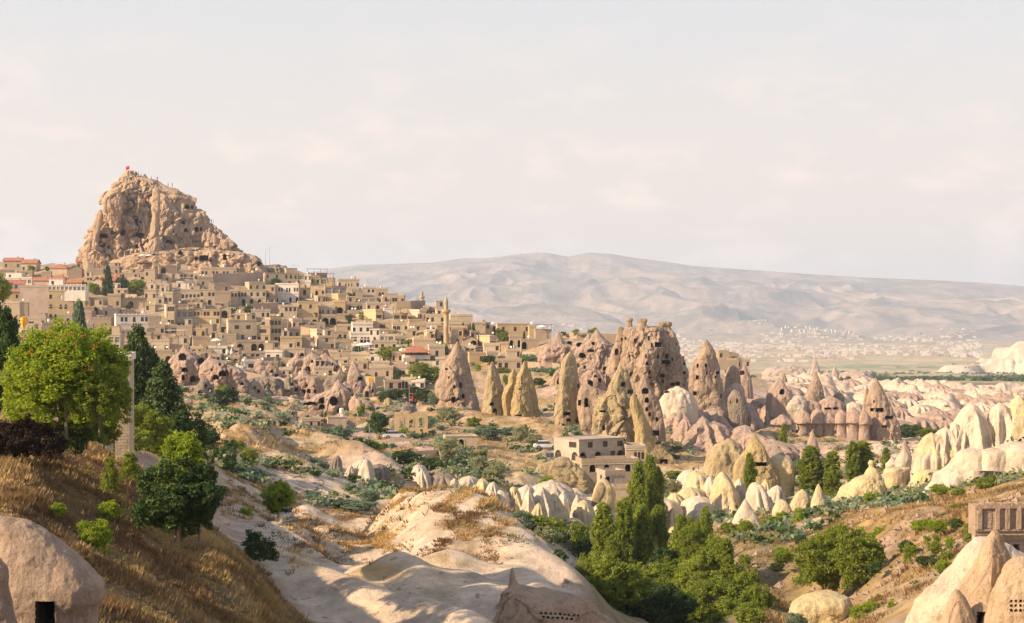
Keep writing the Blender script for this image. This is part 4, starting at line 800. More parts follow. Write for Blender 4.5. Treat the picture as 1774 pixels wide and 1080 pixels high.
for i, (x, yt, yb, w, lab) in enumerate([(330, 608, 650, 40, 'brown gable-shaped rock with an arched hollow'), (470, 628, 668, 50, 'slumped pink rock with small holes'), (540, 612, 650, 44, 'tan rock hump with one dark door'), (505, 652, 690, 48, 'low pink rock with twin holes'), (585, 652, 684, 34, 'steep pink rock with a square hole'), (640, 660, 690, 30, 'pale rock stump beside the lane'), (440, 660, 690, 44, 'grooved pink rock bank with a cave mouth'), (355, 655, 690, 50, 'tumbled pink rock bank under the arches'), (1030, 640, 672, 50, 'pale cave-riddled hump left of the fortress'), (975, 640, 668, 40, 'pink hump among the vine terraces'), (760, 690, 712, 30, 'small tent-like pale rock with a dark door'), (500, 700, 728, 40, 'undercut pink bank with cave mouths')]):
    rock('rock_dwelling', lab, 'rock dwelling', cone(x, yt, yb, w, (i % 3 - 1) * 5, .65, .12) if i % 2 else dome(x, yt, yb, w), ['pink', 'brown', 'pink', 'grey'][i % 4], **dict(ck, edge=-.2, nt=90), ops=[(x - w * .15, yb - 2, w * .2, (yb - yt) * .35, 'a'), (x + w * .18, yb - (yb - yt) * .3, w * .12, (yb - yt) * .2, 'r'), (x + w * .02, yb - (yb - yt) * .55, w * .1, (yb - yt) * .14, 'a')])
for i in range(34):     # smaller outcrops and boulders on the slopes under the village
    px = rr.uniform(300, 760); t = (px - 300) / 460; py = rr.uniform(690, 760) + (0 if px > 420 else 5)
    w = rr.uniform(8, 26)
    rock('boulder', rr.choice(['small tan boulder', 'flat pinkish boulder', 'pale cracked boulder', 'rounded white boulder', 'brown lichened boulder']) + ' on the scrubby slope', 'boulder', dome(px, py - w * rr.uniform(.35, .7), py, w), rr.choice(['pink', 'olive', 'grey', 'white']), amp=.8, sc=2.2, nt=30, chis=.5, group='boulders on the scrubby slope')
# foreground rocks
rock('corner_boulder', 'large smooth pinkish boulder with a dark doorway in the lower left corner', 'boulder', [(899, -40, 34), (902, -60, 48), (920, -80, 78), (945, -90, 112), (970, -90, 142), (995, -90, 164), (1018, -90, 177), (1034, -90, 177), (1048, -90, 171), (1064, -80, 168), (1100, -80, 172)], 'near', D=46, depth=.55, amp=.22, sc=2.0, nt=230, groove=.4, below=1.5, pw=2.6, top='flat', px=80, py=980,
     chis=0, ops=[(78, 1092, 34, 50, 'r')])
rock('foreground_boulder', 'tan rock at the left edge below the corner boulder', 'boulder', [(973, -30, 4), (985, -30, 13), (1010, -30, 15), (1060, -30, 26), (1090, -30, 34)], 'near', D=43, amp=.15, sc=1.2, nt=60, below=1)
rock('pigeon_rock', 'brown overhanging rock pecked with rows of pigeon holes', 'rock formation', [(1012, 884, 900), (1020, 878, 940), (1028, 872, 985), (1040, 868, 1014), (1052, 866, 1034), (1066, 862, 1052), (1092, 856, 1080)], 'near', D=84, depth=.8, amp=.7, sc=2.6, nt=200, px=890, py=1040, chis=.35, below=3, pw=1.7, edge=-.5,
     ops=[(938 + 8 * i, 1064 + i * .6, 5, 4.5, 'a') for i in range(9)] + [(942 + 8 * i, 1071 + i * .6, 5, 4, 'a') for i in range(7)],
     masses=[([(986, 885, 890), (995, 883, 892), (1006, 881, 895), (1018, 878, 900), (1035, 872, 908)], dict(name='rock_spike', nt=60, amp=.25, seed=2, depth=1, below=.8, edge=0, chis=.5))])
rock('rock_slab', 'two-toned rock slab jutting from the dune beside a small bush', 'rock slab', [(974, 846, 858), (980, 840, 866), (990, 838, 874), (1000, 838, 880)], 'near', amp=.4, sc=2, nt=60, below=1)
rock('rock_slab', 'thin grey rock fin at the dune edge by the grove', 'rock slab', [(1005, 976, 984), (1020, 972, 992), (1040, 970, 1004), (1056, 970, 1012)], 'grey', amp=.4, sc=2, nt=60, below=1)
rock('rock_pedestal', 'brown grass-capped pinnacle on the bright dune crest', 'rock formation', [(860, 706, 722), (866, 702, 728), (876, 700, 734), (886, 702, 736)], 'yellow', D=128, amp=.5, sc=2, nt=60)
dv = [(1752 + 8 * i, 1044 + 8 * j, 5, 5, 'a') for i in range(4) for j in range(3)]
rock('carved_cone', 'huge cream rock cone with carved facade and pigeon panel in the lower right corner', 'rock chimney', [(931, 1690, 1716), (945, 1674, 1760), (975, 1648, 1800), (1010, 1616, 1840), (1045, 1584, 1870), (1072, 1570, 1880), (1095, 1566, 1890)], 'white', D=66, depth=.7, amp=.7, sc=3.5, nt=330, groove=.75, px=1700, py=990, top='flat', below=3, pw=1.6, edge=-.1, chis=.15,
     ops=[(1702, 1095, 14, 34, 'a')],
     masses=[([(921, 1716, 1730), (928, 1710, 1738), (948, 1696, 1748), (975, 1684, 1762), (1010, 1664, 1776), (1050, 1644, 1790), (1095, 1620, 1800)], dict(name='rock_spire', D=64.5, nt=190, amp=.6, seed=5, chis=.3, pw=1.4, edge=-.25, ops=[(1700, 1096, 16, 36, 'r')])),
             ([(965, 1756, 1790), (978, 1738, 1830), (1004, 1722, 1850), (1045, 1710, 1870), (1095, 1700, 1880)], dict(name='rock_flank', D=63.5, nt=170, amp=.4, seed=6, ops=dv, pw=2.2, chis=.2, edge=-.2)),
             ([(1022, 1652, 1662), (1036, 1642, 1676), (1060, 1630, 1690), (1095, 1618, 1700)], dict(name='rock_flank', D=63, nt=90, amp=.4, seed=7, chis=.3, pw=1.6))])
M['tanc'] = rockmat('carved_tuff', (.52, .38, .26), (.46, .33, .22), (.33, .23, .15), 3.0, .1)
for k in ('rock_spire', 'rock_flank'):
    for o in bpy.data.objects:
        if o.name.startswith(k) and o.parent and o.parent.name == 'carved_cone': o.data.materials[0] = M['tanc']

# ------------------------------------------------------------------ houses
WIN = {}
def window_mesh(w, h, kind, deep, style):
    key = (round(w * 4), round(h * 4), kind, style)
    if key in WIN: return WIN[key]
    w = round(w * 4) / 4; h = round(h * 4) / 4
    mb = MB(); pts = arch_pts(w, h, kind, 5); n = len(pts)
    gl = 1
    mb.poly([(x, .05, z) for x, z in pts], gl)
    fw = .09
    cx_, cz_ = 0, h / 2
    ins = [((x - cx_) * (1 - 2 * fw / w), (z - cz_) * (1 - 2 * fw / h) + cz_) for x, z in pts]
    for i in range(n):
        a, b = pts[i], pts[(i + 1) % n]; c, d = ins[(i + 1) % n], ins[i]
        mb.quad((a[0], 0, a[1]), (b[0], 0, b[1]), (c[0], 0, c[1]), (d[0], 0, d[1]), 0)
        mb.quad((d[0], 0, d[1]), (c[0], 0, c[1]), (c[0], .05, c[1]), (d[0], .05, d[1]), 0)
    if style != 'G': mb.box(-.035, .035, -.005, .045, fw, h - fw - (.1 if kind == 'a' else 0), 0)
    if h > 1.0: mb.box(-w / 2 + fw, w / 2 - fw, -.003, .043, h * .58, h * .58 + .06, 0)
    if w > 1.8:
        for q in (-.25, .25): mb.box(w * q - .035, w * q + .035, -.004, .044, fw, h - fw - (.2 if kind == 'a' else 0), 0)
    mats = {'G': [M['wframe'], M['bglass']]}.get(style, [M['frame'], M['glass']])
    WIN[key] = mb.mesh('window', mats); return WIN[key]
SUR = {}
def surround_mesh(w, h, mat):
    key = (round(w * 4), round(h * 4), mat)
    if key in SUR: return SUR[key]
    w = round(w * 4) / 4; h = round(h * 4) / 4; mb = MB()
    a = arch_pts(w, h, 'a', 6)[1:]; a = [(w / 2, 0)] + a[1:] + [(-w / 2, 0)]
    s = max(h - w / 2, h * .35)
    b = [(x * (1 + .36 / w), (z if z <= s else s + (z - s) * (1 + .36 / w))) for x, z in a]
    for i in range(len(a) - 1):
        p, q, r_, t_ = a[i], a[i + 1], b[i + 1], b[i]
        mb.quad((p[0], -.06, p[1]), (t_[0], -.06, t_[1]), (r_[0], -.06, r_[1]), (q[0], -.06, q[1]))
        mb.quad((t_[0], -.06, t_[1]), (t_[0], .02, t_[1]), (r_[0], .02, r_[1]), (r_[0], -.06, r_[1]))
        mb.quad((p[0], -.06, p[1]), (q[0], -.06, q[1]), (q[0], .25, q[1]), (p[0], .25, p[1]))
    SUR[key] = mb.mesh('arch_surround', M[mat]); return SUR[key]
KINDS = {'r': (.95, 1.45, .28, 'r'), 'a': (.95, 1.75, .22, 'a'), 'A': (2.3, .86, 0, 'a'), 'W': (2.2, 1.35, .26, 'r'), 'G': (0, .72, .14, 'r'), 'd': (1.0, 2.1, 0, 'r'), 's': (.55, .6, .5, 'r'), 'D': (2.0, 2.3, 0, 'r'), 'c': (.45, 1.3, .3, 'a')}
def facade(mb, W_, z0, H, spec, put):
    """front wall in the plane y=0 from x=0..W_, with real holes, reveals and a window in each"""
    rows = spec.split('/') if spec else []
    if not rows: mb.quad((0, 0, z0), (W_, 0, z0), (W_, 0, z0 + H), (0, 0, z0 + H)); return
    fh = H / len(rows); z = z0 + H
    for row in rows:
        zt, zb = z, z - fh; z = zb; n = len(row); cw = W_ / n
        for i, ch in enumerate(row):
            a, b = i * cw, (i + 1) * cw
            if ch == '.' or ch not in KINDS: mb.quad((a, 0, zb), (b, 0, zb), (b, 0, zt), (a, 0, zt)); continue
            ww, wh, sill, kind = KINDS[ch]
            if ch == 'G': ww = cw * .84
            ww = min(ww, cw * .82); hh = wh * fh if ch in 'AG' else min(wh, fh * .72)
            if ch == 'A': hh = min(hh, max(2.4, ww * 1.25))
            s0 = zb + (sill * fh if ch not in 'AdD' else .02)
            if s0 + hh > zt - .15: hh = zt - .15 - s0
            ww = round(ww * 4) / 4 or .25; hh = round(hh * 4) / 4 or .25
            if ww < .25 or hh < .3 or ww > cw: mb.quad((a, 0, zb), (b, 0, zb), (b, 0, zt), (a, 0, zt)); continue
            c = (a + b) / 2; l, r_ = c - ww / 2, c + ww / 2; t = s0 + hh
            mb.quad((a, 0, zb), (l, 0, zb), (l, 0, zt), (a, 0, zt)); mb.quad((r_, 0, zb), (b, 0, zb), (b, 0, zt), (r_, 0, zt))
            mb.quad((l, 0, zb), (r_, 0, zb), (r_, 0, s0), (l, 0, s0)); mb.quad((l, 0, t), (r_, 0, t), (r_, 0, zt), (l, 0, zt))
            pts = [(c + x, s0 + zz) for x, zz in arch_pts(ww, hh, kind, 6)]
            if kind == 'a':
                arc = pts[2:]                       # from right springing over the top to the left springing
                m_ = len(arc) // 2
                mb.poly([(r_, 0, t)] + [(p[0], 0, p[1]) for p in arc[:m_ + 1]][::-1]); mb.poly([(l, 0, t)] + [(p[0], 0, p[1]) for p in arc[m_:]][::-1])
            dp = .3 if ch != 'A' else .5
            for k in range(len(pts)):
                p, q = pts[k], pts[(k + 1) % len(pts)]
                mb.quad((p[0], 0, p[1]), (p[0], dp, p[1]), (q[0], dp, q[1]), (q[0], 0, q[1]))
            put.append((ch, c, s0, ww, hh, kind))
HOUSES = []; cover = np.zeros((700, 1774), bool)
GRP = 'stone houses of the hill village'
def wall_at(px, D, x_m, y_m): return
def house(X0, X1, Y0, Y1, XL=0, spec='', roof='f', mat='tan', label=None, D=None, group=None, name='stone_house', cat='house', canopy=None, par=True, deep=None, side=None, rot=None, lo=380):
    """front wall spans X0..X1 (photo pixels), Y0 eaves .. Y1 foot; XL pixels of the lit left wall show beside it"""
    cxp = (X0 + X1) / 2
    if D is None: D = Dat(cxp, Y1, lo, 860)
    wpx = X1 - X0; s = D / F
    if rot is None: rot = radians_(18) if XL > 6 else (radians_(9) if XL > 1.5 else rnd.uniform(-.02, .12))
    if rot < 0: rot = 0
    L = deep or (XL * s / sin(rot) if rot > .1 and XL > 1.5 else rnd.uniform(5, 8)); L = max(deep or 3.5, min(L, 22))
    Wd = wpx * s / cos(rot); H = (Y1 - Y0) * s
    base = Vector(W(X0, Y1, D)); foot = min(3.5, D * .011)
    root = link(name, None, loc=base, rot=(0, 0, rot)); m = M[mat]
    spec = spec or ''
    mb = MB(); put = []
    facade(mb, Wd, 0, H, spec, put)
    mb.quad((0, 0, -foot), (Wd, 0, -foot), (Wd, 0, 0), (0, 0, 0))
    put2 = []
    # left wall, with its own windows when it shows
    sm = MB()
    if side is None: side = '/'.join('.' * 0 + rnd.choice(['.', '..s', 'r.', '.r', '.']) for _ in range(max(1, len(spec.split('/'))))) if XL > 9 else ''
    facade(sm, L, 0, H, side, put2)
    i0 = len(mb.v); mb.v += [(0, L - x, z) if False else (y, L - x, z) for (x, y, z) in sm.v]; mb.f += [tuple(k + i0 for k in f) for f in sm.f]; mb.m += sm.m
    mb.quad((0, L, -foot), (0, 0, -foot), (0, 0, 0), (0, L, 0))
    mb.quad((Wd, 0, -foot), (Wd, L, -foot), (Wd, L, H), (Wd, 0, H)); mb.quad((Wd, L, -foot), (0, L, -foot), (0, L, H), (Wd, L, H))
    mb.quad((.02, .02, 0), (Wd - .02, .02, 0), (Wd - .02, L - .02, 0), (.02, L - .02, 0))
    link('wall', mb.mesh('wall', m), root)
    for (ch, c, s0, ww, hh, kind) in put:
        if ch == 'A': link('arch_surround', surround_mesh(ww, hh, mat), root, (c, 0, s0))
        elif ch == 'D' or ch == 'd':
            q = MB(); q.box(-ww / 2, ww / 2, 0, .06, 0, hh); q.box(ww * .3, ww * .36, -.05, 0, hh * .5, hh * .55); link('door', q.mesh('door', M['door']), root, (c, .24, s0))
        else: link('window', window_mesh(ww, hh, kind, 0, 'G' if ch == 'G' else ''), root, (c, .2, s0))
    for (ch, c, s0, ww, hh, kind) in put2: link('window', window_mesh(ww, hh, kind, 0, ''), root, (.2, L - c, s0), (0, 0, -pi / 2))
    # roof
    if roof == 'f':
        q = MB(); q.box(-.06, Wd + .06, -.06, L + .06, H, H + .14)
        link('roof', q.mesh('roof', M['roof']), root)
        q = MB(); ph = rnd.choice([.35, .5, .7]) if par else .12
        q.box(-.1, Wd + .1, -.1, .18, H + .14, H + .14 + ph); q.box(-.1, .18, .18, L + .1, H + .14, H + .14 + ph); q.box(Wd - .18, Wd + .1, .18, L + .1, H + .14, H + .14 + ph * .98); q.box(.18, Wd - .18, L - .18, L + .1, H + .14, H + .14 + ph * .97)
        if rnd.random() < .35 and Wd > 5:
            k = int(Wd / 1.3)
            for j in range(k + 1): q.box(j * Wd / k - .16, j * Wd / k + .16, -.08, .16, H + .14 + ph, H + .14 + ph + .35)
        link('parapet', q.mesh('parapet', m), root)
        for _ in range(rnd.choice([0, 0, 1, 1, 2]) if D > 300 else 0):
            q = MB(); x = rnd.uniform(.5, max(.6, Wd - 1)); y = rnd.uniform(.8, max(.9, L - 1)); t = rnd.random()
            if t < .5: q.box(x, x + .6, y, y + .6, H + .1, H + rnd.uniform(1.1, 1.8)); None; link('chimney', q.mesh('chimney', m), root)
            elif t < .62: q.lathe([(0, H + .9), (.45, H + .9), (.45, H + 1.8), (0, H + 1.9)], 10, x + .4, y + .4); q.box(x + .1, x + .7, y + .1, y + .7, H + .1, H + .9); link('water_tank', q.mesh('water_tank', M['canvas'] if t < .56 else M['metal']), root)
            else: q.lathe([(0, 0), (.22, .05), (.36, .14)], 10); me = q.mesh('satellite_dish', M['canvas']); o = link('satellite_dish', me, root, (x, .5, H + 1.3), (R(70), 0, R(-20)))
        if rnd.random() < .5:
            q = MB(); zc = H * (.5 if '/' in spec else .97); q.box(-.05, Wd + .05, -.09, 0, zc - .08, zc + .08); link('cornice', q.mesh('cornice', M['pale'] if rnd.random() < .5 else m), root)
    elif roof in 'gh':
        rh = min(Wd, L) * .26; e_ = .35; q = MB()
        if roof == 'h':
            k = min(Wd, L) * .42; A = [(-e_, -e_, H), (Wd + e_, -e_, H), (Wd + e_, L + e_, H), (-e_, L + e_, H)]; r1 = (k, L / 2, H + rh); r2 = (Wd - k, L / 2, H + rh)
            q.poly([A[0], A[1], r2, r1]); q.poly([A[1], A[2], r2]); q.poly([A[2], A[3], r1, r2]); q.poly([A[3], A[0], r1]); q.quad(*A[::-1])
        else:
            for (ya, yb_, za, zb_) in ((-e_, L / 2, H - .1, H + rh), (L + e_, L / 2, H - .1, H + rh)):
                q.quad((-e_, ya, za), (Wd + e_, ya, za), (Wd + e_, yb_, zb_), (-e_, yb_, zb_)); q.quad((-e_, ya, za + .14), (Wd + e_, ya, za + .14), (Wd + e_, yb_, zb_ + .14), (-e_, yb_, zb_ + .14)); q.quad((-e_, ya, za), (Wd + e_, ya, za), (Wd + e_, ya, za + .14), (-e_, ya, za + .14))
            g = MB(); g.poly([(0, 0, H), (0, L, H), (0, L / 2, H + rh - .1)]); g.poly([(Wd, 0, H), (Wd, L, H), (Wd, L / 2, H + rh - .1)]); link('gable', g.mesh('gable', m), root)
        ro = link('roof', q.mesh('roof', M['tile']), root)
        q = MB(); x = Wd * .7; q.box(x, x + .6, L * .4, L * .4 + .6, H, H + rh + .6); link('chimney', q.mesh('chimney', M['tan']), ro)
    elif roof == 't':      # sloping gable end facing the camera
        rh = Wd * .24; q = MB(); q.poly([(0, 0, H), (Wd, 0, H), (Wd / 2, 0, H + rh)]); link('gable', q.mesh('gable', m), root)
        q = MB()
        for (xa, xb) in ((-.25, Wd / 2), (Wd + .25, Wd / 2)): q.quad((xa, -.25, H - .1), (xb, -.25, H + rh + .03), (xb, L, H + rh + .03), (xa, L, H - .1)); q.quad((xa, -.25, H), (xb, -.25, H + rh + .13), (xb, L, H + rh + .13), (xa, L, H))
        link('roof', q.mesh('roof', M['tile'] if rnd.random() < .3 else M['roof']), root)
    if canopy:
        q = MB(); q.box(-.4, Wd + .4, -1.6, 1.6, H + 2.3, H + 2.42); ro = link('canopy', q.mesh('canopy', M[canopy]), root)
        q = MB()
        for j in range(int(Wd / 2.5) + 1): x = j * Wd / max(1, int(Wd / 2.5)); q.box(x - .06, x + .06, -1.5, -1.38, H, H + 2.3)
        cp = link('canopy_post', q.mesh('canopy_post', M['wood']), ro); cp['kind'] = 'stuff'
    if roof == 'f' and D > 300 and Wd > 4.5 and L > 3 and rnd.random() < .3 and not canopy:
        q = MB(); pt = []; w2 = rnd.uniform(2.2, Wd * .6); h2 = rnd.uniform(1.8, 2.7); facade(q, w2, 0, h2, rnd.choice(['r', '.r', 'd.', 'rr', '.']), pt); l2 = min(L - .6, 3.2)
        q.quad((0, l2, 0), (0, 0, 0), (0, 0, h2), (0, l2, h2)); q.quad((w2, 0, 0), (w2, l2, 0), (w2, l2, h2), (w2, 0, h2)); q.box(-.08, w2 + .08, -.08, l2, h2, h2 + .15); x0_ = rnd.choice([.3, Wd - w2 - .3]); y0_ = .45
        rr_ = link('roof_room', q.mesh('roof_room', M[rnd.choice(['tan', 'buff', mat, 'pale'])]), root, (x0_, y0_, H + .14))
        for (ch, c, s0, ww, hh, kind) in pt: link('window', window_mesh(ww, hh, kind, 0, ''), rr_, (c, .2, s0))
    if label is None: label = autolab(mat, spec, roof, XL, Wd, H, canopy)
    auto = group is None and name == 'stone_house'
    tag(root, label, cat, (group or GRP) if cat in ('house', 'hotel') else group, cxp, (Y0 + Y1) / 2)
    cover[max(0, int(Y0)):max(1, int(Y1)), max(0, int(X0 - XL * .9)):max(1, int(X1))] = True
    return root
def radians_(a): return a * pi / 180
MN = {'tan': 'tan', 'buff': 'buff', 'gold': 'golden', 'pale': 'pale', 'chalk': 'whitewashed', 'rub': 'rubble', 'pinkst': 'pinkish', 'ashlar': 'grey'}
def autolab(mat, spec, roof, XL, Wd, H, canopy):
    nw = sum(1 for c in spec if c in 'raWcsG'); na = spec.count('A'); fl = len(spec.split('/'))
    sz = 'long' if Wd > 9 else ('narrow' if Wd < 4.5 else 'small' if H < 4 else 'boxy')
    a = f"{sz} {MN[mat]} stone house"
    if roof in 'gh': a = f"{sz} {MN[mat]} red-roofed house"
    if roof == 't': a = f"{sz} {MN[mat]} gabled house"
    num = {1: 'one', 2: 'two', 3: 'three', 4: 'four', 5: 'five', 6: 'six', 7: 'seven', 8: 'eight', 9: 'nine'}
    if na: a += f" with {num.get(na, 'many')} big arch" + ('es' if na > 1 else '')
    elif nw: a += f" with {num.get(nw, 'many')} window" + ('s' if nw > 1 else '')
    else: a += ' with a blank front'
    return a
def HZ(z, X0, X1, Y0, Y1, XL=0, spec='', roof='f', mat='tan', label=None, **kw):
    ox, oy, k = {2: (0, 430, 5.683), 3: (250, 450, 5.913), 4: (500, 460, 5.913), 5: (250, 580, 5.913), 6: (500, 580, 5.913), 7: (740, 500, 5.4), 8: (1000, 530, 5.143)}[z]
    return house(ox + X0 / k, ox + X1 / k, oy + Y0 / k, oy + Y1 / k, XL / k, spec, roof, mat, label, **kw)
